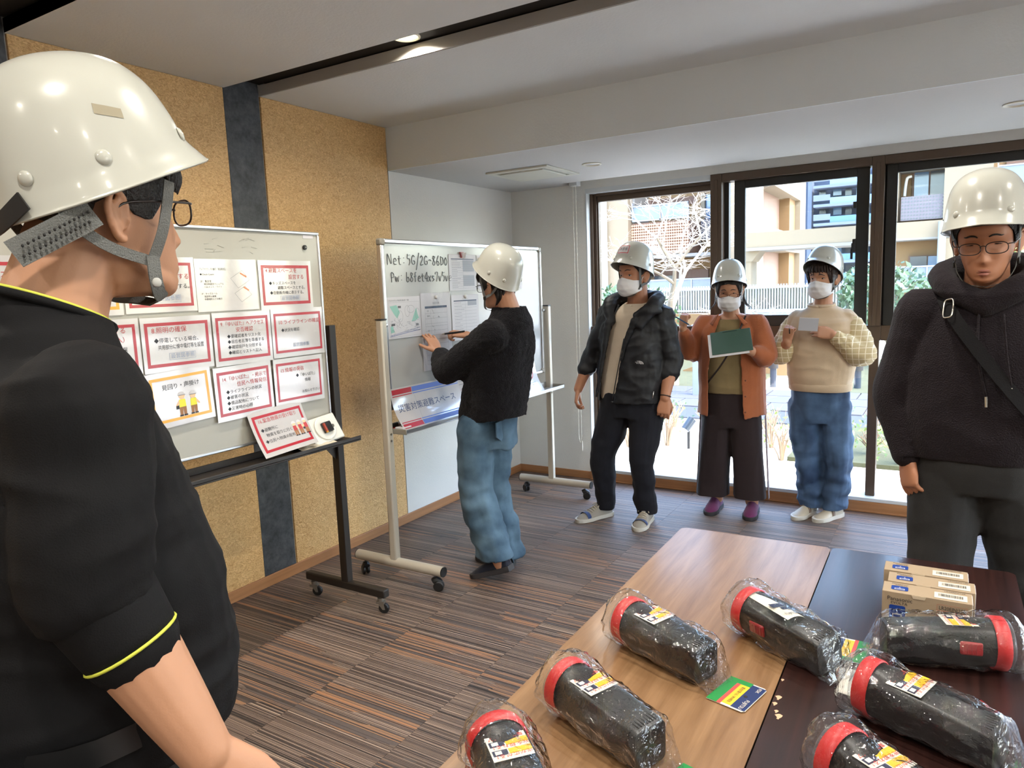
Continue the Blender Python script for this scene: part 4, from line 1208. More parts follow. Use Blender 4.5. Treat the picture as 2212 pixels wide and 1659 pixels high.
s1('bottom-row red-bordered sheet under the window glare beside the dark post', 2.076, 1.05, 0.282, 0.208, 0.0, x=X3 + 0.004, border=M_red, texts=[('15.情報の発信', 0.036, 0.155, 0.0215, 0), ('◆『ゆいぽた』', 0.12, 0.125, 0.0175, 1), ('情報', 0.17, 0.10, 0.0175, 1), ('お知らせ下さい', 0.15, 0.05, 0.015, 1)])
def trio(w, h):
    L = [MB() for _ in range(5)]
    worker(L, 0.205, 0.055, 0.072, 0, 1); worker(L, 0.235, 0.055, 0.072, 0, 1, box_=True); worker(L, 0.268, 0.055, 0.075, 0, -1)
    return list(zip(('figure_dark', 'figure_helmet', 'figure_skin', 'figure_vest', 'figure_trousers'), L, (M_ink, M_plain, M_skinp, M_redtxt, M_trou)))
def bow16(c): return V((c.x, c.y, c.z - 0.035 * (c.y / 0.21) * (1 - c.y / 0.21) - 0.02 * ((c.x - 0.15) / 0.15) ** 2 * 0.3))
s1('red-bordered sheet numbered 16 leaning on the tray beside the clock', 1.93, 0.866, 0.29, 0.205, 0.045, x=XB1 + 0.11, lean=math.radians(-26), border=M_red, bt=0.012, extra=trio, warp=bow16,
   texts=[('16.緊急物資の受け取り', 0.036, 0.158, 0.0215, 0, 'LEFT', 0.2), ('◆避難所に', 0.035, 0.118, 0.0175, 1), ('物資を取りに行く', 0.052, 0.093, 0.0175, 1), ('◆住民へ物資の配布', 0.035, 0.066, 0.0175, 1)])
# clock lying back-up on the tray
ck = thing('wall_clock', 'white square wall clock leaning back outward on the dark tray', 'clock', (XB1 + 0.085, 2.318, 0.858))
ck.rotation_euler = (BOARD_ROT.to_matrix() @ Matrix.Rotation(0.08, 3, 'Z') @ Matrix.Rotation(math.radians(-30), 3, 'X')).to_euler()
M_ckw = mat('clock_white', srgb(216, 214, 206), 0.4)
MB().box((-0.09, 0, -0.012), (0.09, 0.13, 0.0)).build('case', M_ckw, ck, bevel=0.006)
MB().lathe([(0.058, 0.0), (0.058, 0.008), (0.054, 0.010), (0.050, 0.008), (0.02, 0.007)], (0, 0.068, 0), 32).build('back_disc', M_ckw, ck)
mv = MB().box((-0.022, 0.042, 0.008), (0.03, 0.092, 0.022)).build('movement', M_black, ck, bevel=0.003)
MB().cyl((-0.016, 0.046, 0.024), (-0.016, 0.086, 0.024), 0.007, n=12).build('battery', mat('battery_red', srgb(150, 60, 44), 0.35, 0.3), mv)
MB().cyl((-0.016, 0.040, 0.024), (-0.016, 0.046, 0.024), 0.006, n=12).build('battery_end', mat('battery_gold', srgb(210, 160, 60), 0.3, 0.6), mv)
MB().lathe([(0.008, 0.0), (0.008, 0.004), (0.004, 0.004)], (0.042, 0.066, 0.008), 14).build('hook', M_steel, ck)
cl = thing('folded_cloth', 'crumpled pale cloth lying on the dark tray under the sheet numbered 16', 'cloth', (XB1 + 0.06, 2.23, 0.845))
MB().grid(lambda u, v: V(((v - 0.5) * 0.13, (u - 0.5) * 0.2, 0.008 + 0.012 * abs(math.sin(u * 11 + v * 4)) * (1 - abs(2 * v - 1)))), 30, 8).build('fabric', mat('cloth_beige', srgb(206, 196, 176), 0.8), cl, fix=False)

# ---------------- contents of the white board
XW = XB2 + 0.004
strk = {  # single-stroke hand lettering, unit box
 'N': [[(0, 0), (0.05, 1), (0.5, 0.1), (0.55, 1)]], 'e': [[(0.02, 0.3), (0.42, 0.38), (0.3, 0.62), (0.08, 0.5), (0.08, 0.1), (0.42, 0.06)]],
 't': [[(0.2, 0.85), (0.2, 0.12), (0.42, 0.05)], [(0.0, 0.58), (0.42, 0.62)]], ':': [[(0.2, 0.7), (0.22, 0.64)], [(0.2, 0.25), (0.22, 0.19)]],
 '5': [[(0.08, 1.05), (0.02, 0.62), (0.3, 0.62), (0.4, 0.3), (0.2, 0.0)], [(0.06, 0.92), (0.45, 0.98)]],
 'G': [[(0.45, 0.8), (0.25, 0.95), (0.02, 0.6), (0.08, 0.15), (0.4, 0.12), (0.45, 0.4), (0.2, 0.42)]],
 '/': [[(0.5, 1.2), (0, -0.45)]], '2': [[(0.02, 0.7), (0.25, 0.95), (0.38, 0.65), (0.02, 0.05), (0.45, 0.1)]],
 '-': [[(0.0, 0.5), (0.2, 0.58), (0.45, 0.46)]], '8': [[(0.42, 0.85), (0.15, 0.95), (0.12, 0.65), (0.4, 0.3), (0.2, 0.02), (0.02, 0.25), (0.42, 0.85)]],
 '6': [[(0.35, 1.0), (0.05, 0.45), (0.15, 0.02), (0.42, 0.2), (0.2, 0.48), (0.06, 0.3)]], 'D': [[(0.05, 0.95), (0.06, 0.05)], [(0.0, 0.92), (0.4, 0.75), (0.42, 0.25), (0.06, 0.05)]],
 '0': [[(0.25, 0.85), (0.02, 0.5), (0.2, 0.05), (0.45, 0.4), (0.25, 0.85)]], 'P': [[(0.05, 0.0), (0.05, 0.95), (0.42, 0.8), (0.35, 0.5), (0.06, 0.48)]],
 'W': [[(0, 0.6), (0.12, 0.05), (0.28, 0.5), (0.42, 0.05), (0.58, 0.62)]], 'b': [[(0.05, 1.0), (0.05, 0.05), (0.38, 0.15), (0.3, 0.5), (0.06, 0.4)]],
 'f': [[(0.4, 0.98), (0.2, 0.9), (0.18, 0.0)], [(0.0, 0.55), (0.38, 0.6)]], '4': [[(0.35, 0.0), (0.36, 1.0), (0.0, 0.35), (0.48, 0.38)]],
 'x': [[(0, 0.6), (0.4, 0.0)], [(0.4, 0.62), (0.0, 0.0)]], 's': [[(0.38, 0.55), (0.1, 0.6), (0.1, 0.4), (0.36, 0.22), (0.05, 0.02)]],
 '7': [[(0.0, 0.75), (0.02, 0.95), (0.42, 0.95), (0.18, 0.0)]], 'v': [[(0, 0.6), (0.18, 0.02), (0.4, 0.6)]]}
def hand(name, s, y, z, size, adv, parent, slope=0.0):
    mb = MB(); ox, oy, oz = parent.location
    for k, ch in enumerate(s):
        if ch != ' ':
            for st in strk[ch]:
                q = crom(st, 4) if len(st) > 2 else st
                mb.tube([(XW + 0.0004 - ox, y + a * size - oy, z + slope * (y * 0) + b * size + slope * k - oz) for a, b in q], 0.0017, 4)
        y += adv * (0.55 if ch in ': ' else 1.0) * (1.25 if ch in 'NW' else 1.0)
    return mb.build(name, M_hand, parent)
hand('handwriting', 'Net: 5G/2G-86D0', 2.858, 1.668, 0.056, 0.0365, wb2, -0.0002)
hand('handwriting', 'PW:  b8fet4xs7v5ve', 2.880, 1.578, 0.052, 0.0315, wb2, 0.0)

def table_page(rows, gx, header=True, dark=(), cols=(0.5,)):
    def ex(w, h):
        ln, hd, gy = MB(), MB(), MB()
        top = h * 0.86; bot = h * 0.06; x0, x1 = w * 0.08, w * 0.92
        if header: bar(hd, x0, top, x1, top + h * 0.022, 0.0005)
        for k in range(rows + 1):
            yy = top - (top - bot) * k / rows; bar(ln, x0, yy - 0.0004, x1, yy + 0.0004, 0.0005)
        for c in cols: bar(ln, x0 + (x1 - x0) * c - 0.0004, bot, x0 + (x1 - x0) * c + 0.0004, top, 0.0005)
        for (a, b) in dark: bar(gy, x0 + (x1 - x0) * gx, top - (top - bot) * b, x1, top - (top - bot) * a, 0.0003)
        tx = MB(); rr = random.Random(rows)
        for k in range(rows):
            yy = top - (top - bot) * (k + 0.5) / rows; L = (x1 - x0) * rr.uniform(0.2, 0.46)
            for q in range(int(L / 0.006)): bar(tx, x0 + 0.004 + q * 0.006, yy - 0.0012, x0 + 0.0085 + q * 0.006, yy + 0.0012, 0.0006)
        return [('rules', ln, M_inkgrey), ('header_bar', hd, M_inkdark), ('grey_cells', gy, M_cell), ('row_text', tx, M_inkgrey)]
    return ex
def s2(label, y, z, w, h, **k): return sheet(label, (k.pop('x', XW + 0.0012), y, z), w, h, m=k.pop('m', M_plain), **k)
s2('checklist page with grey blocks under the red clip on the whiteboard', 3.385, 1.522, 0.275, 0.21, extra=table_page(13, 0.5, True, ((0.02, 0.42), (0.55, 0.92))), texts=[('集計・記録シート', 0.137, 0.197, 0.009, 3, 'CENTER')])
s2('checklist page under the yellow clip beside the writer\'s helmet', 3.672, 1.524, 0.265, 0.207, extra=table_page(12, 0.6, True, ((0.1, 0.4),)), texts=[('確認リスト', 0.13, 0.195, 0.009, 3, 'CENTER')])
s2('checklist page under the blue clip right of the writer\'s helmet', 3.972, 1.518, 0.235, 0.205, extra=table_page(10, 0.3, True, ((0.05, 0.5),)))
M_clips = [mat('clip_red', srgb(150, 84, 84), 0.4), mat('clip_yellow', srgb(196, 180, 80), 0.4), mat('clip_blue', srgb(70, 130, 180), 0.4)]
for yy, mm, lab in ((3.51, M_clips[0], 'small dull red magnet clip holding a page on the whiteboard'), (3.78, M_clips[1], 'small yellow magnet clip holding a page on the whiteboard'), (4.05, M_clips[2], 'small blue magnet clip holding a page on the whiteboard')):
    c = thing('magnet_clip', lab, 'clip', (XW, yy, 1.724))
    MB().prism([(0, -0.018, 0.022), (0, 0.016, 0.022), (0, 0.012, -0.006), (0, -0.006, -0.012)], (0.012, 0, 0)).build('clip_body', mm, c, smooth=False, fix=True)
    MB().prism([(0.012, -0.004, 0.018), (0.028, 0.012, 0.018), (0.02, 0.010, -0.014), (0.012, 0.0, -0.016)], (0.002, 0.002, 0)).build('clip_lever', M_plain, c, smooth=False, fix=True)
def map_extra(w, h):
    out_, tl, rd, lb = MB(), [], MB(), MB()
    for pts in ([(0.02, 0.17), (0.075, 0.175), (0.1, 0.135), (0.075, 0.105), (0.05, 0.13)], [(0.2, 0.095), (0.235, 0.155), (0.245, 0.12), (0.255, 0.1), (0.225, 0.085), (0.19, 0.083)], [(0.018, 0.062), (0.035, 0.07), (0.05, 0.035), (0.02, 0.03)]):
        q_ = MB(); q_.poly([(a, b, 0.0004) for a, b in pts][::-1]); tl.append(q_)
    rr = random.Random(9)
    def line(pts, m=out_, t=0.0006):
        for k in range(len(pts) - 1):
            p, q = V(pts[k] + (0.0006,)), V(pts[k + 1] + (0.0006,)); d = (q - p).normalized(); n = V((-d.y, d.x, 0)) * t; m.quad(p - n, q - n, q + n, p + n)
    for (cx, cy, rx, ry) in ((0.10, 0.115, 0.022, 0.03), (0.16, 0.14, 0.02, 0.03), (0.245, 0.12, 0.017, 0.032), (0.035, 0.03, 0.015, 0.016), (0.19, 0.15, 0.03, 0.02)):
        line([(cx + rx * math.cos(a), cy + ry * math.sin(a)) for a in [2 * PI * k / 14 for k in range(15)]])
    for k in range(26):
        x, y = rr.uniform(0.02, 0.13), rr.uniform(0.06, 0.10); line([(x, y), (x + rr.uniform(0.005, 0.02), y + rr.uniform(-0.02, 0.02))])
    for k in range(30):
        x, y = rr.uniform(0.13, 0.25), rr.uniform(0.03, 0.085); line([(x, y), (x + rr.uniform(0.01, 0.03), y + rr.uniform(-0.003, 0.004))])
    line([(0.015, 0.012), (0.09, 0.02), (0.17, 0.028), (0.265, 0.036)], rd, 0.0012); line([(0.015, 0.018), (0.265, 0.048)], rd, 0.0008)
    for (x, y) in ((0.085, 0.165), (0.03, 0.075), (0.225, 0.065)):
        for q in range(2): bar(lb, x, y - q * 0.006, x + 0.025, y - q * 0.006 + 0.004, 0.0008)
    frame_rect(out_, 0.012, 0.008, w - 0.01, h - 0.028, 0.0006, 0.0005, 1)
    return [('map_lines', out_, M_inkgrey), *[('green_area', q_, M_teal) for q_ in tl], ('main_road', rd, mat('map_blue', srgb(96, 108, 160), 0.6)), ('map_label', lb, M_ink)]
s2('printed neighbourhood map with teal areas at the left of the whiteboard', 2.832, 1.284, 0.272, 0.217, tilt=0.004, extra=map_extra, texts=[('アルファグランデ周辺防災拠点図・地図', 0.015, 0.198, 0.0085, 1, 'LEFT', 0.16)])
def list_extra(w, h):
    ln, hd, ink = MB(), MB(), MB()
    x0, x1 = 0.035, w - 0.035; top = h - 0.085
    bar(hd, x0, top, x1, top + 0.012, 0.0005)
    ys = [0, 0.028, 0.056, 0.085, 0.10, 0.125, 0.15, 0.175, 0.2, 0.23, 0.26, 0.29, 0.31]
    for q in ys: bar(ln, x0, top - q - 0.0005, x1, top - q + 0.0005, 0.0005)
    for xx in (x0, x0 + 0.05, x1): bar(ln, xx - 0.0005, top - 0.31, xx + 0.0005, top, 0.0005)
    rr = random.Random(4)
    for (xx, yy) in ((0.10, 0.012), (0.10, 0.042), (0.15, 0.042), (0.10, 0.095), (0.11, 0.115), (0.10, 0.19), (0.12, 0.19), (0.10, 0.205)):
        for q in range(5):
            p = V((xx + rr.uniform(0, 0.012), top - yy - rr.uniform(0, 0.014), 0.0008)); e = p + V((rr.uniform(-0.01, 0.01), rr.uniform(-0.01, 0.01), 0)); n = V((0.0007, 0.0007, 0)); ink.quad(p - n, e - n, e + n, p + n)
    return [('rules', ln, M_inkgrey), ('header_bar', hd, M_inkdark), ('handwriting', ink, M_ink)]
LP = s2('tall list sheet in a clear sleeve that the woman is writing on', 3.108, 1.085, 0.272, 0.43, extra=list_extra, texts=[('在館者名簿', 0.136, 0.372, 0.012, 3, 'CENTER'), ('氏名', 0.05, 0.33, 0.009, 1), ('連絡先', 0.05, 0.302, 0.009, 1), ('状況', 0.05, 0.22, 0.009, 1)])
MB().grid(lambda u, v: V((u * 0.28 - 0.004, v * 0.438 - 0.004, 0.003 + 0.002 * math.sin(u * 9 + v * 5))), 24, 24).build('clear_sleeve', M_film, LP)
s2('checklist page half hidden behind the writer\'s face', 3.392, 1.23, 0.28, 0.266, extra=table_page(11, 0.6, True, ((0.0, 0.13),)), texts=[('チェックシート', 0.14, 0.24, 0.009, 3, 'CENTER')])
for yy, zz, lab in ((3.245, 1.49, 'white round magnet holding the tall list sheet'), (3.53, 1.486, 'white round magnet left of the writer\'s glasses')):
    c = thing('round_magnet', lab, 'magnet', (XW + 0.004, yy, zz))
    MB().lathe([(0.010, 0), (0.0105, 0.003), (0.0095, 0.008), (0.006, 0.0095)], n=18, axis='X').build('magnet_body', mat('magnet_white', srgb(206, 204, 198), 0.4), c)
    MB().lathe([(0.006, 0.0095), (0.005, 0.0105)], n=14, axis='X').build('magnet_face', M_plain, c)
# documents leaning in the tray
def bars_sign(w, h):
    out_ = []
    for (y0_, y1_) in ((h - 0.034, h - 0.008), (h - 0.045, h - 0.040), (0.008, 0.034), (0.040, 0.045)):
        out_.append(('red_bar', bar(MB(), 0.012, y0_, 0.17, y1_, 0.0006, 8), M_red)); out_.append(('blue_bar', bar(MB(), 0.174, y0_, w - 0.008, y1_, 0.0006, 8), M_bluebar))
    out_.append(('fold_line', bar(MB(), 0.1715, 0.005, 0.1725, h - 0.005, 0.0006), M_inkgrey))
    return out_
def bow_tray(c): return V((c.x, c.y, c.z - 0.02 * math.sin(min(1.0, c.y / 0.24) * PI)))
s2('long red and blue sign for the disaster shelter space standing in the tray', 2.80, 0.815, 0.60, 0.23, x=XB2 + 0.105, lean=math.radians(-22), extra=bars_sign, warp=bow_tray, m=M_paper,
   texts=[('災害対策避難スペース', 0.03, 0.117, 0.046, 0, 'LEFT', 0.50)], mats=[M_navy])
def form_extra(col):
    def ex(w, h):
        b = MB(); frame_rect(b, 0.004, 0.004, w - 0.004, h - 0.004, 0.006, 0.0004, 6)
        r = MB(); frame_rect(r, 0.03, 0.085, w - 0.03, 0.13, 0.0015, 0.0006, 2)
        l = MB()
        for k in range(5): bar(l, 0.035, 0.16 + 0.018 * k, w - 0.04, 0.163 + 0.018 * k, 0.0006)
        for k in range(3): bar(l, 0.04, 0.095 + 0.01 * k, w - 0.045, 0.0985 + 0.01 * k, 0.0006)
        return [('blue_edge', b, col), ('red_box', r, M_redtxt), ('print_lines', l, M_inkgrey)]
    return ex
s2('curved blue-edged sheet in the tray behind the writer\'s jacket', 3.30, 0.815, 0.21, 0.30, x=XB2 + 0.07, lean=math.radians(-12), extra=form_extra(M_bluebar), warp=bow_tray, m=M_paper)
s2('blue-edged notice sheet leaning in the tray left of the prohibition sign', 3.87, 0.815, 0.20, 0.29, x=XB2 + 0.10, lean=math.radians(-20), extra=form_extra(mat('print_cyan', srgb(70, 160, 210), 0.5)), warp=bow_tray, m=M_paper, texts=[('お知らせ', 0.09, 0.05, 0.012, 0)], mats=[M_inkdark])
def nosign(w, h):
    r = MB(); cx, cy, R1, R0 = w / 2 + 0.005, 0.155, 0.052, 0.043; n = 40
    for k in range(n):
        a, b = 2 * PI * k / n, 2 * PI * (k + 1) / n
        r.quad((cx + R0 * math.cos(a), cy + R0 * math.sin(a), 0.0006), (cx + R1 * math.cos(a), cy + R1 * math.sin(a), 0.0006), (cx + R1 * math.cos(b), cy + R1 * math.sin(b), 0.0006), (cx + R0 * math.cos(b), cy + R0 * math.sin(b), 0.0006))
    d = V((1, 1, 0)).normalized(); nn = V((-d.y, d.x, 0)) * 0.0045; c = V((cx, cy, 0.0007)); r.quad(c - d * R0 - nn, c + d * R0 - nn, c + d * R0 + nn, c - d * R0 + nn)
    return [('prohibition_mark', r, M_red)]
s2('white prohibition sign with a red barred circle leaning at the tray end', 4.075, 0.815, 0.205, 0.29, x=XB2 + 0.116, lean=math.radians(-20), extra=nosign, warp=bow_tray, m=M_paper,
   texts=[('使用禁止', 0.105, 0.238, 0.026, 0, 'CENTER'), ('DISCONTINUED', 0.108, 0.078, 0.012, 0, 'CENTER'), ('USE', 0.108, 0.062, 0.012, 0, 'CENTER')], mats=[M_inkgrey])
for yy, mm, lab, zz in ((2.815, M_black, 'black whiteboard marker at the left end of the white tray', 0.8395), (2.823, mat('marker_red', srgb(190, 50, 40), 0.4), 'red whiteboard marker at the left end of the white tray', 0.8165)):
    mk = thing('whiteboard_marker', lab, 'marker', (XB2 + 0.02 + (0 if zz > 0.83 else 0.0), yy, zz - 0.0085))
    MB().cyl((0, 0.0, 0.0085), (0.0, 0.09, 0.0085), 0.008, n=14).build('barrel', M_plain if mm is M_black else mm, mk); MB().cyl((0, -0.018, 0.0085), (0, 0.026, 0.0085), 0.009, n=14).build('cap', mm, mk)
er = thing('board_eraser', 'grey whiteboard eraser at the left end of the white tray', 'eraser', (XB2 + 0.07, 2.83, 0.806))
MB().box((-0.028, -0.035, 0), (0.028, 0.035, 0.014)).build('felt', M_capg, er, bevel=0.003); MB().box((-0.028, -0.035, 0.014), (0.028, 0.035, 0.026)).build('handle', M_plain, er, bevel=0.004)
# ------------------------------------------------------------------ people: shared anatomy
M_skin = mat('skin_light', srgb(182, 134, 104), 0.5, var=0.05, vscale=14, bump=0.03, bscale=300)
M_skin2 = mat('skin_tan', srgb(176, 122, 92), 0.5, var=0.06, vscale=14, bump=0.03, bscale=300)
M_skin3 = mat('skin_warm', srgb(188, 138, 108), 0.5, var=0.06, vscale=14, bump=0.03, bscale=300)
M_hair = mat('black_hair', srgb(24, 20, 19), 0.45, bump=0.5, bscale=260)
M_hairb = mat('dark_brown_hair', srgb(46, 32, 28), 0.45, bump=0.5, bscale=260)
M_eyew = mat('eye_white', srgb(206, 196, 188), 0.3)
M_iris = mat('eye_iris', srgb(26, 18, 14), 0.2)
M_lip = mat('lip', srgb(158, 100, 86), 0.5)
M_mask = mat('mask_white', srgb(226, 226, 228), 0.8, bump=0.08, bscale=140)
M_helmet = mat('helmet_white', srgb(186, 187, 178), 0.24, spec=0.55, coat=0.4)
M_strap = mat('strap_grey', srgb(104, 106, 104), 0.8, bump=0.4, bscale=500)
M_strapw = mat('strap_pale', srgb(176, 176, 172), 0.7)
M_glassf = mat('glasses_dark', srgb(34, 26, 24), 0.3)
M_glassr = mat('glasses_red_brown', srgb(96, 42, 36), 0.3)
M_lens = clear_mat('lens', (0.95, 0.95, 0.95), 0.6, 0.0)

HEAD = [  # z, front y, back y, half width
    (-0.122, -0.052, -0.018, 0.018), (-0.116, -0.078, -0.004, 0.034), (-0.102, -0.089, 0.022, 0.047), (-0.08, -0.091, 0.046, 0.057),
    (-0.055, -0.088, 0.063, 0.064), (-0.03, -0.086, 0.076, 0.0695), (0.0, -0.084, 0.088, 0.0735), (0.025, -0.090, 0.095, 0.0765),
    (0.05, -0.089, 0.098, 0.077), (0.075, -0.079, 0.094, 0.072), (0.095, -0.060, 0.080, 0.060), (0.11, -0.034, 0.055, 0.040), (0.119, -0.004, 0.022, 0.014)]
def head_point(a, z, off=0.0, detail=True):
    """point on the head at angle a (0 = face, + towards the left ear), height z"""
    yf, yb, w = interp(HEAD, z)
    yc = 0.012
    ca, sa = math.cos(a), math.sin(a)
    e = 0.88
    x = w * math.copysign(abs(sa) ** e, sa)
    cc = math.copysign(abs(ca) ** e, ca)
    y = yc + (yf - yc) * cc if ca > 0 else yc - (yb - yc) * cc
    if detail and ca > 0:
        g = lambda cx, cz, sx, sz: math.exp(-((abs(x) - cx) / sx) ** 2 - ((z - cz) / sz) ** 2)
        nose = interp([(-0.062, 0, 0.010), (-0.054, 0.008, 0.013), (-0.044, 0.021, 0.0125), (-0.034, 0.018, 0.010), (-0.018, 0.012, 0.008), (0.0, 0.006, 0.0075), (0.02, 0.0, 0.009)], z)
        d = nose[0] * math.exp(-(x / nose[1]) ** 2)
        d -= 0.009 * g(0.032, 0.0, 0.017, 0.011)
        d += 0.004 * g(0.03, 0.021, 0.022, 0.008) + 0.003 * g(0.0, 0.022, 0.012, 0.01)
        d += 0.005 * g(0.042, -0.03, 0.02, 0.018)
        d += 0.0045 * g(0.0, -0.072, 0.02, 0.006) + 0.005 * g(0.0, -0.084, 0.017, 0.006) - 0.002 * g(0.0, -0.0775, 0.022, 0.002)
        d += 0.005 * g(0.0, -0.104, 0.018, 0.012) - 0.003 * g(0.0, -0.093, 0.02, 0.005)
        y -= d * max(0.0, ca) ** 0.6
    p = V((x, y, z))
    if off:
        n = V((x / (w * w + 1e-6), (y - yc) / (((yb - yc) if y > yc else (yc - yf)) ** 2 + 1e-6), 0.0)).normalized()
        k = (z + 0.0) / 0.119
        n.z = 0.0 if z < 0.05 else (z - 0.05) * 16
        p = p + n.normalized() * off
    return p
def head_skin(mb, M, s=1.0, fine=False, ears=True):
    mb.M = M @ Matrix.Scale(s, 4)
    na, nz = (96, 84) if fine else (72, 60)
    z0, z1 = HEAD[0][0], HEAD[-1][0]
    zs = [z0 + (z1 - z0) * (0.5 - 0.5 * math.cos(PI * (0.04 + 0.92 * k / nz))) for k in range(nz + 1)]
    mb.rings([[head_point(2 * PI * i / na, z) for i in range(na)] for z in zs])
    if ears:
        for sd in (-1, 1):
            b = V((sd * 0.072, 0.014, -0.012))
            E = lambda dy, dz, dx: b + V((sd * dx, dy, dz))
            # outer rim, inner bowl, lobe
            rim = [E(-0.010, -0.012, 0.004), E(-0.008, 0.012, 0.008), E(0.002, 0.027, 0.013), E(0.014, 0.025, 0.018), E(0.020, 0.010, 0.021), E(0.018, -0.010, 0.018), E(0.010, -0.026, 0.011), E(0.0, -0.034, 0.006), E(-0.005, -0.028, 0.003)]
            mb.tube(rim, [0.0045, 0.0045, 0.005, 0.0055, 0.0055, 0.005, 0.0055, 0.0062, 0.005], 8, 3)
            mb.tube([E(-0.002, 0.016, 0.005), E(0.010, 0.008, 0.010), E(0.009, -0.010, 0.010), E(0.002, -0.022, 0.006)], [0.006, 0.007, 0.007, 0.006], 8, 3)
            mb.ball(E(-0.004, -0.002, 0.002), (0.008, 0.010, 0.020)); mb.ball(E(-0.009, -0.008, 0.006), 0.005)
            mb.tube([E(0.004, 0.016, 0.012), E(0.012, 0.004, 0.015), E(0.010, -0.012, 0.013)], [0.0035, 0.004, 0.0035], 6, 3)
    mb.M = None
def hair_cap(name, m, parent, M, s, line, off=0.010, seed=1, amp=0.003):
    """hair following the skull down to line(a)"""
    mb = MB(); na, nz = 80, 34
    mb.M = M @ Matrix.Scale(s, 4)
    def P(u, v):
        a = 2 * PI * u - PI
        zl = line(a); z = zl + (0.1185 - zl) * v
        o = off * (0.45 + 0.55 * min(1.0, v * 5))
        o += amp * mnoise.noise(V((math.cos(a) * 9 + seed, math.sin(a) * 9, z * 14)))
        p = head_point(a, z, o, False)
        return p
    mb.grid(P, na, nz)
    mb.grid(lambda u, v: (lambda a, z: head_point(a, z, 0.001, False))(PI - 2 * PI * u, line(PI - 2 * PI * u) + (0.1185 - line(PI - 2 * PI * u)) * v), na, nz)
    return mb.build(name, m, parent, sharp=None)
def lock(mb, M, s, pts, r0, r1=0.001, flat=0.5):
    mb.M = M @ Matrix.Scale(s, 4)
    n = len(pts); mb.tube(pts, [r0 * (0.7 + 0.3 * math.sin(PI * k / (n - 1))) * (1 - k / (n - 1)) + r1 for k in range(n)], 6, 4); mb.M = None

def eyes(parent, M, s, look=(0, 0), lid=0.0, brow=0.0, mhair=None, browz=0.026):
    for sd in (-1, 1):
        e = MB(); e.M = M @ Matrix.Scale(s, 4)
        c = head_point(sd * 0.365, 0.0); c = V((sd * 0.0315, c.y + 0.0035, 0.0))
        e.ball(c, (0.0125, 0.0085, 0.0062 * (1 - lid)), 16, 10)
        eo = e.build('eye', M_eyew, parent, sharp=None)
        i = MB(); i.M = M @ Matrix.Scale(s, 4)
        i.ball(c + V((look[0] * 0.004, -0.0062, look[1] * 0.002)), (0.0056, 0.0028, 0.0056 * (1 - lid)), 12, 8)
        i.build('iris', M_iris, eo, sharp=None)
        l = MB(); l.M = M @ Matrix.Scale(s, 4)
        l.tube([c + V((x_, -0.0085 * (1 - (x_ / 0.016) ** 2) + 0.001, 0.0062 * (1 - lid) * (1 - (x_ / 0.0145) ** 2) - 0.0008)) for x_ in (-0.0135, -0.008, 0, 0.008, 0.0135)], [0.0006, 0.0012, 0.0014, 0.0012, 0.0006], 6, 3)
        l.build('eyelashes', M_hair, eo, sharp=None)
        b = MB(); b.M = M @ Matrix.Scale(s, 4)
        q = []
        for t in (0.14, 0.24, 0.38, 0.52, 0.62):
            p = head_point(sd * t, browz + (0.004 if 0.2 < t < 0.5 else 0.0) + brow * (t - 0.14), 0.0015); q.append(p)
        b.tube(q, [0.0016, 0.0028, 0.0028, 0.0022, 0.0008], 6, 3)
        b.build('eyebrow', mhair or M_hair, parent, sharp=None)

def face_mask(parent, M, s, droop=0.0):
    mb = MB(); mb.M = M @ Matrix.Scale(s, 4)
    prof = [(-0.008, -0.098), (-0.025, -0.109), (-0.045, -0.120), (-0.062, -0.122), (-0.085, -0.116), (-0.105, -0.106), (-0.124, -0.084)]
    ks = [p[0] for p in prof]
    def P(u, v):
        q = 2 * u - 1; aq = abs(q)
        ztop = -0.010 - 0.018 * min(1, aq * 1.6) - 0.004 * aq; zbot = -0.126 + 0.034 * aq ** 1.5
        z = zbot + (ztop - zbot) * v
        zc = -0.124 + 0.116 * v
        yc = float(np.interp(zc, ks[::-1], [p[1] for p in prof][::-1]))
        a = q * 1.16
        side = head_point(a, max(-0.115, z), 0.006, False)
        ce = math.cos(min(1.0, aq) * PI / 2) ** 0.75
        x = 0.074 * math.sin(q * PI / 2 * 0.97)
        y = yc * ce + (side.y * 0.0 - 0.012) * (1 - ce)
        y -= 0.0022 * math.sin(v * 21) * (1 - aq) + 0.0012 * math.sin(q * 17 + v * 9) * (1 - aq * 0.5)
        return V((x, y, z))
    mb.grid(P, 40, 30)
    mb.M = None
    o = mb.build('face_mask', M_mask, parent, sharp=None)
    sm = o.modifiers.new('solid', 'SOLIDIFY'); sm.thickness = 0.0012
    for sd in (-1, 1):
        e = MB(); e.M = M @ Matrix.Scale(s, 4)
        e.tube([(sd * 0.0725, -0.013, -0.036), (sd * 0.078, 0.005, -0.006), (sd * 0.083, 0.022, 0.006), (sd * 0.084, 0.03, -0.012), (sd * 0.080, 0.018, -0.045), (sd * 0.0725, -0.011, -0.088)], 0.0016, 6, 5)
        e.build('ear_loop', M_mask, o, sharp=None)
    return o

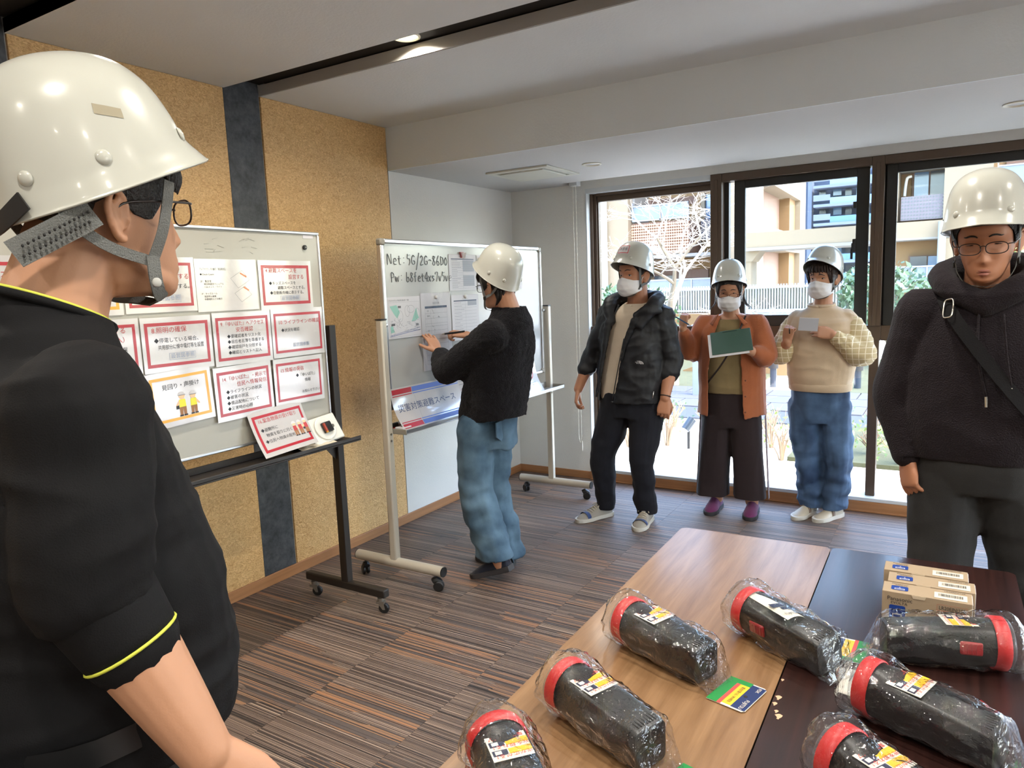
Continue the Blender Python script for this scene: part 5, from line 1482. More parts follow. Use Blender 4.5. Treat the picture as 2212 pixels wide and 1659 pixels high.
def glasses(parent, M, s, m, w=0.026, h=0.017, zc=-0.004, half=False):
    fr = MB(); fr.M = M @ Matrix.Scale(s, 4); ln = []
    for sd in (-1, 1):
        cx = sd * 0.033; loop = []
        for k in range(25):
            a = 2 * PI * k / 24; e = 0.75
            x = cx + w * math.copysign(abs(math.cos(a)) ** e, math.cos(a)); z = zc + h * math.copysign(abs(math.sin(a)) ** e, math.sin(a))
            loop.append((x, -0.097 + 0.20 * abs(x) ** 1.5, z))
        fr.tube(loop, 0.0014, 6); ln.append(loop[:-1])
        fr.tube([(sd * (0.033 + w), -0.097 + 0.20 * (0.033 + w) ** 1.5, zc + h * 0.55), (sd * 0.074, -0.083, zc + h * 0.55), (sd * 0.0835, -0.03, zc + h * 0.5), (sd * 0.0835, 0.010, zc + 0.004), (sd * 0.082, 0.028, zc - 0.014)], 0.0016, 6, 4)
    fr.tube([(-0.008, -0.0975, zc + 0.006), (0, -0.101, zc + 0.009), (0.008, -0.0975, zc + 0.006)], 0.0015, 6, 3)
    if half: pass
    o = fr.build('glasses', m, parent, sharp=None)
    for lp in ln:
        q = MB(); q.M = M @ Matrix.Scale(s, 4); q.poly(lp); q.build('lens', M_lens, o, smooth=False)
    return o

HCEN = V((0, 0.004, 0.052))
HPROF = [(1.065, -0.012), (1.05, -0.010), (1.025, 0.0), (1.0, 0.010), (0.972, 0.03), (0.926, 0.055), (0.858, 0.080), (0.758, 0.102), (0.62, 0.1205), (0.45, 0.133), (0.26, 0.1405), (0.1, 0.143), (0.005, 0.1433)]
def shell_pt(a, z, off=0.0, f=None):
    """helmet surface at angle a (0 = front) and profile height z"""
    ca, sa = math.cos(a), math.sin(a); ry = 0.134 if ca > 0 else 0.132
    x, y = 0.1085 * math.copysign(abs(sa) ** 0.93, sa), -ry * math.copysign(abs(ca) ** 0.95, ca)
    if f is None: f = float(np.interp(z, [q[1] for q in HPROF], [q[0] for q in HPROF]))
    fr = max(0.0, ca) ** 2.2; lip = max(0.0, 1 - (z + 0.012) / 0.030)
    drop = 0.036 * (0.5 - 0.5 * ca) ** 0.62 * max(0.0, 1 - (z + 0.012) / 0.10) ** 1.2
    p = V((x * f, y * f - 0.020 * fr * lip ** 1.2, z - 0.008 * fr * lip - drop))
    return p + V((x, y, 0.05 * z / 0.05)).normalized() * off if off else p
def make_helmet(label, M, s=1.0, tilt=0.0, sticker=None, strap=True, root_loc=(0, 0, 0), root_rz=0.0, chin=True, nape=False, shift=(0, 0, 0), mstrap=None, straps_long=False, yaw=0.0):
    """white work helmet; M is the wearer's head frame inside the root frame"""
    t = thing('safety_helmet', label, 'helmet', root_loc, root_rz)
    H = M @ Matrix.Scale(s, 4) @ Matrix.Translation(HCEN + V(shift)) @ Matrix.Rotation(-tilt, 4, 'X')
    mb = MB(); mb.M = H
    prof = crom(HPROF, 3)
    mb.rings([[shell_pt(2 * PI * i / 64, z, 0.0, f) for i in range(64)] for f, z in prof], True, False, True)
    sh = mb.build('shell', M_helmet, t, sharp=None)
    so = sh.modifiers.new('solid', 'SOLIDIFY'); so.thickness = 0.003; so.offset = -1
    li = MB(); li.M = H
    li.lathe([(0.085, 0.005), (0.09, 0.06), (0.07, 0.10), (0.03, 0.115)], n=24, cap=False)
    li.build('liner', M_mask, t)
    for a in (0.62, -0.62, 1.75, -1.75, 2.5, -2.5):
        r = MB(); q = shell_pt(a, 0.020); n = V((q.x, q.y, 0.012)).normalized()
        r.M = H @ Matrix.Translation(q) @ n.to_track_quat('Z', 'Y').to_matrix().to_4x4()
        r.lathe([(0.0095, -0.001), (0.0095, 0.001), (0.0078, 0.0032), (0.004, 0.0044), (0.0005, 0.0047)], n=18)
        r.build('rivet', M_helmet, t, sharp=None)
    if strap:
        ms = mstrap or M_strap
        MS = M @ Matrix.Scale(s, 4)
        for sd in (-1, 1):
            st = MB(); st.M = MS
            nr = lambda p: V((p[0] * 1.6, (p[1] - 0.02) * 0.6, 0.02))
            fa = H.inverted()
            J = V((sd * 0.0775, -0.024, -0.062))
            st.ribbon([(sd * 0.084, -0.036, 0.045), (sd * 0.0835, -0.034, 0.01), (sd * 0.081, -0.030, -0.03), J], nr, 0.015)
            st.ribbon([(sd * 0.075, 0.078, 0.0), (sd * 0.080, 0.058, -0.028), (sd * 0.0815, 0.025, -0.050), J], nr, 0.014)
            if chin: st.ribbon([J, (sd * 0.069, -0.040, -0.092), (sd * 0.046, -0.058, -0.119), (0.0, -0.066, -0.129)], lambda p: V((p[0] * 1.5, -0.03, p[2] + 0.02)), 0.013)
            st.build('chin_strap', ms, t, sharp=30)
            bk = MB(); bk.M = MS @ Matrix.Translation(J + V((sd * 0.003, 0, -0.004)))
            bk.box((-0.003, -0.009, -0.009), (0.003, 0.009, 0.009)); bk.build('buckle', M_strapw if mstrap else M_black, t, bevel=0.002)
    if nape:
        nb = MB(); nb.M = M @ Matrix.Scale(s, 4)
        nb.ribbon([(-0.088, 0.02, 0.01), (-0.082, 0.075, -0.025), (-0.05, 0.11, -0.05), (0.0, 0.118, -0.058), (0.05, 0.11, -0.05), (0.082, 0.075, -0.025), (0.088, 0.02, 0.01)], lambda p: V((p[0], p[1] - 0.02, 0.01)), 0.026, 0.0025)
        nb.build('nape_band', M_strap, t, sharp=None)
    return t, H

def hand_mesh(mb, wrist, d, back, side, curl=(0.3, 0.35, 0.4, 0.45), thumb=(0.5, 0.3), s=1.0, spread=0.06):
    """hand from the wrist along d; back = direction the back of the hand faces; side +1: thumb on the +X side"""
    d = V(d).normalized(); bk = V(back); bk = (bk - d * bk.dot(d)).normalized(); xx = d.cross(bk) * side
    Mx = Matrix(((xx.x, d.x, bk.x, wrist[0]), (xx.y, d.y, bk.y, wrist[1]), (xx.z, d.z, bk.z, wrist[2]), (0, 0, 0, 1))) @ Matrix.Scale(s, 4)
    old = mb.M; mb.M = (old @ Mx) if old is not None else Mx
    # palm
    rings = []
    for y, w, t, xo in ((-0.03, 0.024, 0.019, 0.0), (0.0, 0.026, 0.018, 0.0), (0.03, 0.036, 0.0165, 0.002), (0.06, 0.041, 0.0145, 0.0), (0.088, 0.040, 0.0115, -0.001), (0.098, 0.034, 0.008, -0.001)):
        rings.append([V((xo + w * math.copysign(abs(math.cos(a)) ** 0.8, math.cos(a)), y, t * math.copysign(abs(math.sin(a)) ** 0.8, math.sin(a)))) for a in [2 * PI * k / 16 for k in range(16)]])
    mb.rings(rings)
    for k, (x, L, r) in enumerate(((0.030, 0.070, 0.0088), (0.0105, 0.078, 0.0092), (-0.0095, 0.072, 0.0088), (-0.029, 0.057, 0.0078))):
        c = curl[k]; a = 0.0; p = V((x, 0.084, 0.0)); sx = (x / 0.03) * spread
        pts = [p - V((0, 0.018, 0)), p]; rr = [r, r * 1.04]
        for seg, f in enumerate((0.44, 0.31, 0.25)):
            a += c * (1.0 if seg == 0 else 1.35)
            p = p + V((sx * math.cos(a), math.cos(a), -math.sin(a))).normalized() * (L * f); pts.append(p); rr.append(r * (0.97 - 0.09 * seg))
        mb.limb(pts, rr, 10, 2)
    ta, tc = thumb
    p = V((0.026, 0.022, -0.004)); dirt = V((math.sin(ta), math.cos(ta), -0.35)).normalized()
    pts = [p - dirt * 0.01, p + dirt * 0.034]
    d2 = (dirt + V((-tc, 0.25, -tc * 0.7))).normalized(); pts.append(pts[-1] + d2 * 0.030)
    d3 = (d2 + V((-tc * 0.6, 0.15, -tc * 0.4))).normalized(); pts.append(pts[-1] + d3 * 0.024)
    mb.limb(pts, [0.0155, 0.0125, 0.0105, 0.0085], 10, 2)
    mb.M = old

def ering(c, rx, ry, n=28, e=0.85, rot=0.0):
    out_ = []
    for k in range(n):
        a = 2 * PI * k / n
        x = rx * math.copysign(abs(math.cos(a)) ** e, math.cos(a)); y = ry * math.copysign(abs(math.sin(a)) ** e, math.sin(a))
        out_.append(V((c[0] + x * math.cos(rot) - y * math.sin(rot), c[1] + x * math.sin(rot) + y * math.cos(rot), c[2])))
    return out_
def torso(mb, secs, sub=3, e=0.85):
    """secs: (z, cx, cy, rx, ry)"""
    q = crom([tuple(s) for s in secs], sub)
    mb.rings([ering((s[1], s[2], s[0]), s[3], s[4], e=e) for s in q])
    return mb

def shoe(parent, heel, ang, up_mat, sole_mat, L=0.26, w=0.046, h=0.075, pitch=0.0, name='shoe', lace=None, accent=None, strap=None, roll=0.0):
    """shoe with its heel at the given floor point, toe along angle ang (0 = -Y)"""
    M = Matrix.Translation(heel) @ Matrix.Rotation(ang, 4, 'Z') @ Matrix.Rotation(pitch, 4, 'X')
    def outline(t):     # t 0 heel .. 1 toe : half width, centre offset
        return interp([(0, 0.55, 0), (0.06, 0.72, 0), (0.25, 0.78, 0), (0.45, 0.80, -0.02), (0.68, 1.0, 0.0), (0.85, 0.88, 0.03), (0.95, 0.58, 0.05), (1.0, 0.22, 0.06)], t)
    up = MB(); up.M = M; rings = []
    for k in range(25):
        t = k / 24; ww, off = outline(t); ww *= w
        top = interp([(0, h * 0.95), (0.1, h * 1.1), (0.3, h * 1.08), (0.45, h * 0.95), (0.62, h * 0.72), (0.8, h * 0.55), (0.93, h * 0.40), (1.0, h * 0.26)], t)[0]
        y = -t * L
        rings.append([V((off * w + ww * math.cos(a), y, 0.012 + (top - 0.012) * max(0, math.sin(a)) ** 0.75 if math.sin(a) > 0 else 0.012)) for a in [2 * PI * j / 20 for j in range(20)]])
    up.rings(rings)
    o = up.build(name, up_mat, parent, sharp=None)
    so = MB(); so.M = M; rings = []
    for k in range(25):
        t = k / 24; ww, off = outline(t); ww = ww * w + 0.004; y = 0.004 - t * (L + 0.010)
        z1 = 0.024 + 0.006 * (1 - t)
        rings.append([V((off * w + ww * c, y, z)) for c, z in ((1, 0.003), (1, z1), (-1, z1), (-1, 0.003), (-0.9, 0), (0.9, 0))])
    so.rings(rings); so.build('sole', sole_mat, o, sharp=50)
    if accent:
        ac = MB(); ac.M = M; q = []
        for k in range(9):
            a = PI * k / 8; t = 0.74; ww, off = outline(t); ww = ww * w + 0.0012
            q.append([V((off * w + ww * math.cos(a), -(t + dt) * L, 0.014 + (h * 0.62 - 0.01) * math.sin(a) ** 0.75)) for dt in (-0.05, 0.05)])
        for k in range(8): ac.quad(q[k][0], q[k][1], q[k + 1][1], q[k + 1][0])
        ac.build('toe_band', accent, o, sharp=None)
    if lace:
        lc = MB(); lc.M = M
        for k in range(5):
            t = 0.36 + 0.065 * k; ww, off = outline(t); top = interp([(0.3, h * 1.1), (0.45, h * 0.97), (0.62, h * 0.75), (0.8, h * 0.57)], t)[0] + 0.002
            lc.tube([(ww * w * 0.62, -t * L, top * 0.86), (0, -(t + 0.012) * L, top + 0.001), (-ww * w * 0.62, -t * L, top * 0.86)], 0.0028, 6, 3)
        lc.tube([(0, -0.36 * L, h * 1.08), (0.02, -0.40 * L, h * 1.12), (0.035, -0.46 * L, h * 0.9)], 0.0025, 6, 3); lc.tube([(0, -0.36 * L, h * 1.08), (-0.022, -0.40 * L, h * 1.12), (-0.035, -0.45 * L, h * 0.92)], 0.0025, 6, 3)
        lc.build('laces', lace, o, sharp=None)
        tg = MB(); tg.M = M; tg.tube([(0, -0.50 * L, h * 0.9), (0, -0.34 * L, h * 1.18), (0, -0.27 * L, h * 1.42)], [0.012, 0.018, 0.012], 10, 3, True, (0, 0.4, 1), 0.35); tg.build('tongue', up_mat, o, sharp=None)
    if strap:
        sb = MB(); sb.M = M
        sb.ribbon([(w * 0.82, -0.45 * L, 0.02), (w * 0.72, -0.44 * L, h * 0.72), (0, -0.42 * L, h * 1.02), (-w * 0.72, -0.44 * L, h * 0.72), (-w * 0.82, -0.45 * L, 0.02)], lambda p: V((p[0], 0, 0.02)), 0.022, 0.003); sb.build('strap', strap, o, sharp=None)
    return o

class Person:
    def __init__(self, label, root, facing):
        self.rz = math.atan2(facing[0], -facing[1])
        self.loc = V((root[0], root[1], 0.0))
        self.o = thing('person', label, 'person', self.loc, self.rz)
        self.R = Matrix.Rotation(-self.rz, 3, 'Z')
    def l(self, *p): return self.R @ (V(p) - self.loc)
    def ld(self, *d): return self.R @ V(d)
    def head(self, c, face, pitch=0.0, roll=0.0, s=1.0):
        yaw = math.atan2(face[0], -face[1]) - self.rz
        self.hs = s
        self.H = Matrix.Translation(self.l(*c)) @ Matrix.Rotation(yaw, 4, 'Z') @ Matrix.Rotation(pitch, 4, 'X') @ Matrix.Rotation(roll, 4, 'Y')
        return self.H
    def hp(self, *p): return self.H @ (V(p) * self.hs)
    def helmet(self, label, **k):
        return make_helmet(label, self.H, self.hs, root_loc=self.loc, root_rz=self.rz, **k)
# ------------------------------------------------------------------ clothing materials
def fabric(name, col, rough=0.85, sheen=0.2, bs=500, bst=0.25, var=0.08, vs=20): 
    return mat(name, col, rough, sheen=sheen, bump=bst, bscale=bs, var=var, vscale=vs, spec=0.25)
M_jacket = mat('black_shell_jacket', srgb(24, 25, 29), 0.55, spec=0.35, bump=0.1, bscale=60, var=0.15, vscale=12)
M_beige = fabric('beige_tshirt', srgb(206, 190, 168))
M_pants = fabric('navy_black_trousers', srgb(26, 27, 34), 0.9, 0.05)
M_rust = fabric('rust_shirt', srgb(168, 98, 62), 0.85, 0.3, 350, 0.35)
M_olive = fabric('olive_tshirt', srgb(136, 118, 82))
M_brownp = fabric('dark_brown_trousers', srgb(46, 36, 37), 0.9, 0.05)
M_plaid = fabric('plaid_insert', srgb(108, 84, 80))
M_sand = fabric('sand_sweatshirt', srgb(202, 180, 152))
M_purple = fabric('purple_suede', srgb(98, 40, 82))
M_soled = mat('dark_sole', srgb(50, 48, 50), 0.7)
M_solew = mat('white_sole', srgb(206, 202, 190), 0.6)
M_shoegrey = fabric('grey_sneaker', srgb(164, 158, 146))
M_shoeblue = fabric('blue_suede', srgb(64, 84, 130))
M_lace = mat('shoelace', srgb(206, 194, 170), 0.8)
M_shoebeige = mat('beige_leather', srgb(186, 176, 156), 0.5)
M_patstrap = mat('patterned_strap', srgb(120, 104, 92), 0.6, var=0.6, vscale=120)
M_fleece = mat('black_fleece', srgb(18, 17, 21), 0.95, spec=0.15, sheen=0.06, bump=0.9, bscale=180)
M_hoodie = fabric('dark_plum_hoodie', srgb(30, 24, 29), 0.9, 0.05, 260, 0.5)
M_slacks = fabric('charcoal_trousers', srgb(44, 44, 44), 0.9, 0.05)
M_tee = mat('black_sport_shirt', srgb(15, 15, 17), 0.8, spec=0.2, bump=0.12, bscale=500)
M_lime = mat('lime_trim', srgb(196, 200, 70), 0.7)
M_silver = mat('silver', srgb(200, 198, 190), 0.25, 0.9)
M_green = mat('green_board', srgb(52, 78, 64), 0.4)

def denim(name, c1, c2):
    m, nt, b = new_mat(name)
    tc = nt.nodes.new('ShaderNodeTexCoord')
    n = nt.nodes.new('ShaderNodeTexNoise'); n.inputs['Scale'].default_value = 5; n.inputs['Detail'].default_value = 5
    nt.links.new(tc.outputs['Object'], n.inputs['Vector'])
    r = nt.nodes.new('ShaderNodeValToRGB'); r.color_ramp.elements[0].position = 0.35; r.color_ramp.elements[1].position = 0.68
    r.color_ramp.elements[0].color = tuple(c1) + (1,); r.color_ramp.elements[1].color = tuple(c2) + (1,)
    nt.links.new(n.outputs['Fac'], r.inputs[0]); nt.links.new(r.outputs[0], b.inputs['Base Color'])
    b.inputs['Roughness'].default_value = 0.85
    n2 = nt.nodes.new('ShaderNodeTexNoise'); n2.inputs['Scale'].default_value = 420; nt.links.new(tc.outputs['Object'], n2.inputs['Vector'])
    bp = nt.nodes.new('ShaderNodeBump'); bp.inputs['Strength'].default_value = 0.3; bp.inputs['Distance'].default_value = 0.004
    nt.links.new(n2.outputs['Fac'], bp.inputs['Height']); nt.links.new(bp.outputs[0], b.inputs['Normal'])
    return m
M_denim = denim('light_denim', srgb(48, 74, 94), srgb(96, 124, 144))
M_denim2 = denim('dark_denim', srgb(40, 62, 92), srgb(84, 112, 146))
def check_mat():
    m, nt, b = new_mat('checked_cotton')
    tc = nt.nodes.new('ShaderNodeTexCoord')
    sep = nt.nodes.new('ShaderNodeSeparateXYZ'); nt.links.new(tc.outputs['Object'], sep.inputs[0])
    outs = []
    for ax, f in (('X', 190), ('Z', 190), ('Y', 190)):
        mu = nt.nodes.new('ShaderNodeMath'); mu.operation = 'MULTIPLY'; mu.inputs[1].default_value = f; nt.links.new(sep.outputs[ax], mu.inputs[0])
        si = nt.nodes.new('ShaderNodeMath'); si.operation = 'SINE'; nt.links.new(mu.outputs[0], si.inputs[0])
        gt = nt.nodes.new('ShaderNodeMath'); gt.operation = 'GREATER_THAN'; gt.inputs[1].default_value = 0.93; nt.links.new(si.outputs[0], gt.inputs[0]); outs.append(gt)
    mx = nt.nodes.new('ShaderNodeMath'); mx.operation = 'MAXIMUM'; nt.links.new(outs[0].outputs[0], mx.inputs[0]); nt.links.new(outs[1].outputs[0], mx.inputs[1])
    cm = nt.nodes.new('ShaderNodeMix'); cm.data_type = 'RGBA'; cm.inputs['A'].default_value = srgb(196, 178, 138) + (1,); cm.inputs['B'].default_value = srgb(236, 226, 202) + (1,)
    nt.links.new(mx.outputs[0], cm.inputs['Factor']); nt.links.new(cm.outputs['Result'], b.inputs['Base Color'])
    b.inputs['Roughness'].default_value = 0.85
    return m
M_check = check_mat()

def legs(mb, hipL, kneeL, ankL, hipR, kneeR, ankR, r=(0.115, 0.085, 0.066), crotch=None, ry=1.0):
    for h, k, a in ((hipL, kneeL, ankL), (hipR, kneeR, ankR)):
        mid = (V(h) + V(k)) / 2; low = (V(k) + V(a)) / 2
        mb.limb([h, mid, k, low, a], [r[0], (r[0] + r[1]) / 2, r[1], (r[1] + r[2]) / 2, r[2]], 18, 3)
def sleeve(mb, sh, el, cuff, r, n=18):
    mb.limb([sh, (V(sh) + V(el)) / 2, el, (V(el) + V(cuff)) / 2, cuff], [r[0], (r[0] + r[1]) / 2, r[1], (r[1] + r[2]) / 2, r[2]], n, 4)
def bare_arm(mb, el, wr, r0=0.046, r1=0.029):
    el, wr = V(el), V(wr); mb.limb([el, el + (wr - el) * 0.3, el + (wr - el) * 0.7, wr], [r0, r0 * 1.02, (r0 + r1) / 2 * 0.95, r1], 16, 4)
def crumple(seed, amp=0.006, ring=45.0, rad=None):
    """horizontal bunching creases, stronger low on trouser legs"""
    def post(co, no):
        o_ = co.copy()
        for i in range(len(co)):
            x, y, z = co[i]
            w = 1.0 if rad is None else max(0.15, 1 - z / rad)
            a = mnoise.noise(V((x * 9 + seed, y * 9, z * 16))) * amp * w
            a += mnoise.noise(V((x * 14 - seed, y * 14, z * 5))) * amp * 0.7
            a -= abs(mnoise.noise(V((x * 6, y * 6 + seed, z * 12)))) * amp * w
            o_[i] = co[i] + no[i] * a
        return o_
    return post

# ================================================================== man in the black jacket
p = Person('man in an open black jacket and beige T-shirt standing left of the two women', (-1.70, 4.17), (-0.06, -1))
P1 = p; l = p.l; ld = p.ld
p.head((-1.665, 4.13, 1.575), (-0.34, -0.94), pitch=0.02, s=1.0)
b = MB(); head_skin(b, p.H)
b.limb([p.hp(0, 0.035, -0.06), l(-1.655, 4.17, 1.44), l(-1.66, 4.19, 1.34)], [0.056, 0.062, 0.075])
torso(b, [(0.80, -0.01, 0, 0.15, 0.10), (0.95, -0.01, 0, 0.165, 0.125), (1.15, 0, 0, 0.17, 0.12), (1.32, 0.01, 0, 0.165, 0.09), (1.39, 0.03, 0, 0.08, 0.06)])
shR, elR, wrR = l(-1.862, 4.17, 1.335), l(-1.968, 4.17, 1.085), l(-2.035, 4.09, 0.868)
shL, elL, wrL = l(-1.488, 4.17, 1.33), l(-1.452, 4.20, 1.065), l(-1.468, 4.115, 0.835)
for s_, e_, w_ in ((shR, elR, wrR), (shL, elL, wrL)):
    b.limb([s_, e_], [0.05, 0.044], 14, 3); bare_arm(b, e_, w_, 0.045, 0.030)
hand_mesh(b, wrR, ld(-0.10, -0.28, -1), ld(-0.85, -0.45, 0.0), 1, (0.42, 0.5, 0.55, 0.6), (0.45, 0.35), 0.96)
hand_mesh(b, wrL, ld(-0.05, -0.2, -1), ld(0.35, -0.9, 0.1), -1, (0.45, 0.55, 0.6, 0.65), (0.5, 0.4), 1.0)
legs(b, l(-1.80, 4.17, 0.78), l(-1.90, 4.16, 0.44), l(-1.915, 4.215, 0.09), l(-1.61, 4.17, 0.78), l(-1.635, 4.17, 0.43), l(-1.645, 4.245, 0.09), (0.09, 0.06, 0.045))
fuse(b, 'body', M_skin2, p.o, 0.004, 3, 0.35)
eyes(p.o, p.H, 1.0, look=(0.6, 0), lid=0.15, brow=0.012)
hair_cap('hair', M_hair, p.o, p.H, 1.0, lambda a: float(np.interp(abs(a), [0, 0.7, 1.05, 1.35, 1.7, 2.2, 3.15], [0.062, 0.06, 0.03, -0.005, 0.015, -0.05, -0.07])), 0.006)
face_mask(p.o, p.H, 1.0)
# T-shirt
t = MB(); torso(t, [(0.80, -0.02, 0.0, 0.182, 0.136), (0.92, -0.02, -0.002, 0.185, 0.140), (1.08, -0.005, -0.002, 0.182, 0.134), (1.22, 0.01, 0, 0.178, 0.120), (1.33, 0.02, 0, 0.175, 0.105), (1.385, 0.035, 0, 0.10, 0.082), (1.41, 0.04, -0.002, 0.075, 0.075)])
fuse(t, 't_shirt', M_beige, p.o, 0.008, 4, 1.0, folds(0.006, 7, 3, 1.0), cut=lambda c, n: c.z > 1.402 or c.z < 0.806)
cr = MB(); cr.tube([(0.04 + 0.073 * math.sin(a), 0.0 - 0.073 * math.cos(a), 1.402 - 0.012 * math.cos(a)) for a in [2 * PI * k / 24 for k in range(25)]], 0.008, 8); cr.build('collar', M_beige, p.o, sharp=None)
# jacket
j = MB(); torso(j, [(0.795, -0.01, 0, 0.215, 0.162), (0.86, -0.01, 0, 0.217, 0.166), (1.0, -0.005, 0, 0.215, 0.166), (1.15, 0.005, 0, 0.212, 0.158), (1.28, 0.015, 0, 0.205, 0.140), (1.36, 0.025, 0.005, 0.165, 0.118), (1.415, 0.035, 0.012, 0.105, 0.10)])
sleeve(j, shR + V((0.02, 0, -0.01)), elR, elR + (wrR - elR) * 0.40, (0.084, 0.070, 0.060)); sleeve(j, shL + V((-0.02, 0, -0.01)), elL, elL + (wrL - elL) * 0.40, (0.084, 0.070, 0.060))
def jcut(c, n):
    if c.z < 0.80: return True
    if c.z > 1.40: return True
    xl = float(np.interp(c.z, [0.8, 1.42], [-0.175, -0.045])); xr = float(np.interp(c.z, [0.8, 1.22, 1.42], [-0.055, 0.035, 0.125]))
    return c.y < 0.0 and xl < c.x < xr
jo = fuse(j, 'jacket', M_jacket, p.o, 0.007, 3, 1.0, folds(0.020, 11, 7, 3.0, 0.002, 34), cut=jcut, solid=0.005)
# hood lying round the neck, lapels folding open
hd = MB()
hd.limb([(-0.075, -0.125, 1.30), (-0.115, -0.075, 1.39), (-0.10, 0.03, 1.435), (0.035, 0.10, 1.43), (0.165, 0.03, 1.43), (0.175, -0.075, 1.385), (0.12, -0.135, 1.28)], [0.03, 0.044, 0.045, 0.056, 0.045, 0.046, 0.030], 14, 4)
hd.limb([(0.10, -0.135, 1.34), (0.16, -0.115, 1.36), (0.215, -0.07, 1.355)], [0.022, 0.034, 0.022], 12, 4); hd.limb([(0.09, -0.142, 1.30), (0.04, -0.158, 1.18), (0.01, -0.168, 1.06)], [0.024, 0.016, 0.008], 10, 4)
hd.limb([(-0.085, -0.14, 1.30), (-0.105, -0.158, 1.15), (-0.135, -0.168, 0.98), (-0.165, -0.166, 0.84)], [0.024, 0.018, 0.014, 0.010], 10, 4)
fuse(hd, 'jacket_hood', M_jacket, jo, 0.006, 3, 1.0, folds(0.007, 14, 14, 9.0))
zp = MB(); zp.tube([(0.03, -0.166, 1.20), (-0.012, -0.176, 1.0), (-0.052, -0.175, 0.81)], 0.0035, 6, 4); zp.ball((-0.05, -0.18, 0.812), 0.008); zp.build('zipper', M_black, jo, sharp=None)
# chest logo: quarter dome of three arcs with three lines of type
Yl = -0.158
lg = MB()
for k, (r0, r1) in enumerate(((0.016, 0.0195), (0.0105, 0.014), (0.005, 0.0085))):
    n = 10
    for q in range(n):
        a, c = PI / 2 * q / n, PI / 2 * (q + 1) / n
        lg.quad((0.128 + r0 * math.sin(a) * 1.5, 0, 1.052 + r0 * math.cos(a)), (0.128 + r1 * math.sin(a) * 1.5, 0, 1.052 + r1 * math.cos(a)), (0.128 + r1 * math.sin(c) * 1.5, 0, 1.052 + r1 * math.cos(c)), (0.128 + r0 * math.sin(c) * 1.5, 0, 1.052 + r0 * math.cos(c)))
lo = lg.build('chest_logo', M_plain, jo, smooth=False)
lo.location = (0.0, Yl - 0.012, -0.002)
merge_text('chest_lettering', [('THE', -0.014, 0.015, 0.0085, 0), ('NORTH', -0.024, 0.0085, 0.0085, 0), ('FACE', -0.018, 0.002, 0.0085, 0)], [M_plain], jo, Matrix.Translation((0.128, Yl - 0.014, 1.052)) @ Matrix.Rotation(PI / 2, 4, 'X'))
zq = MB(); zq.tube([(0.185, -0.11, 0.84), (0.19, -0.105, 0.88)], 0.003, 6); zq.build('pocket_zipper', M_silver, jo, sharp=None)
wbn = MB(); q_ = l(-1.466, 4.118, 0.845); ax = (wrL - elL).normalized(); u_ = ax.orthogonal().normalized(); w_ = ax.cross(u_)
wbn.tube([q_ + (u_ * math.cos(a) + w_ * math.sin(a)) * 0.0325 for a in [2 * PI * k / 20 for k in range(21)]], 0.003, 6); wbn.build('wristband', M_black, p.o, sharp=None)
# trousers and shoes
t = MB(); torso(t, [(0.70, -0.005, 0, 0.165, 0.125), (0.78, -0.01, 0.0, 0.195, 0.14), (0.86, -0.01, 0.0, 0.19, 0.14)])
legs(t, l(-1.80, 4.17, 0.77), l(-1.90, 4.15, 0.43), l(-1.915, 4.215, 0.055), l(-1.605, 4.17, 0.77), l(-1.635, 4.15, 0.42), l(-1.645, 4.245, 0.055), (0.118, 0.083, 0.066))
fuse(t, 'trousers', M_pants, p.o, 0.008, 3, 1.0, crumple(2.0, 0.014, rad=0.9), cut=lambda c, n: c.z < 0.062)
a1 = math.atan2(*(lambda d: (d.x, -d.y))(ld(-0.12, -0.22, 0)))
shoe(p.o, l(-1.905, 4.265, 0), a1, M_shoegrey, M_solew, 0.275, 0.049, 0.088, name='shoe', lace=M_lace, accent=M_shoeblue)
a1 = math.atan2(*(lambda d: (d.x, -d.y))(ld(0.02, -0.25, 0)))
shoe(p.o, l(-1.648, 4.30, 0), a1, M_shoegrey, M_solew, 0.275, 0.049, 0.088, name='shoe', lace=M_lace, accent=M_shoeblue)
ht, HM = p.helmet('white safety helmet with a red-framed title sticker on the jacket man', tilt=0.27, shift=(0, 0.004, 0.006))
# sticker wraps round the front of the dome
st = MB(); st.M = HM
def dome(a, z, off=0.0008): return shell_pt(a, z, off)
def patch(name, a0, a1, z0, z1, m, off, par_):
    q = MB(); q.M = HM; q.grid(lambda u, v: dome(a0 + (a1 - a0) * u, z0 + (z1 - z0) * v, off), 12, 8); return q.build(name, m, par_, sharp=None)
sk = patch('title_sticker', -0.30, 0.46, 0.040, 0.096, M_plain, 0.0010, ht)
for a0, a1_, z0_, z1_ in ((-0.27, 0.43, 0.089, 0.093), (-0.27, 0.43, 0.043, 0.047), (-0.27, -0.235, 0.047, 0.089), (0.395, 0.43, 0.047, 0.089)):
    patch('red_border', a0, a1_, z0_, z1_, mat('sticker_red', srgb(196, 60, 56), 0.5), 0.0016, sk)
tm = text_mesh('本部長', 0.024, M_ink, 'CENTER')
for v in tm.vertices:
    q = HM @ dome(0.08 + v.co.x / 0.135, 0.068 + v.co.y, 0.0022); v.co = q
link('sticker_lettering', tm, sk)

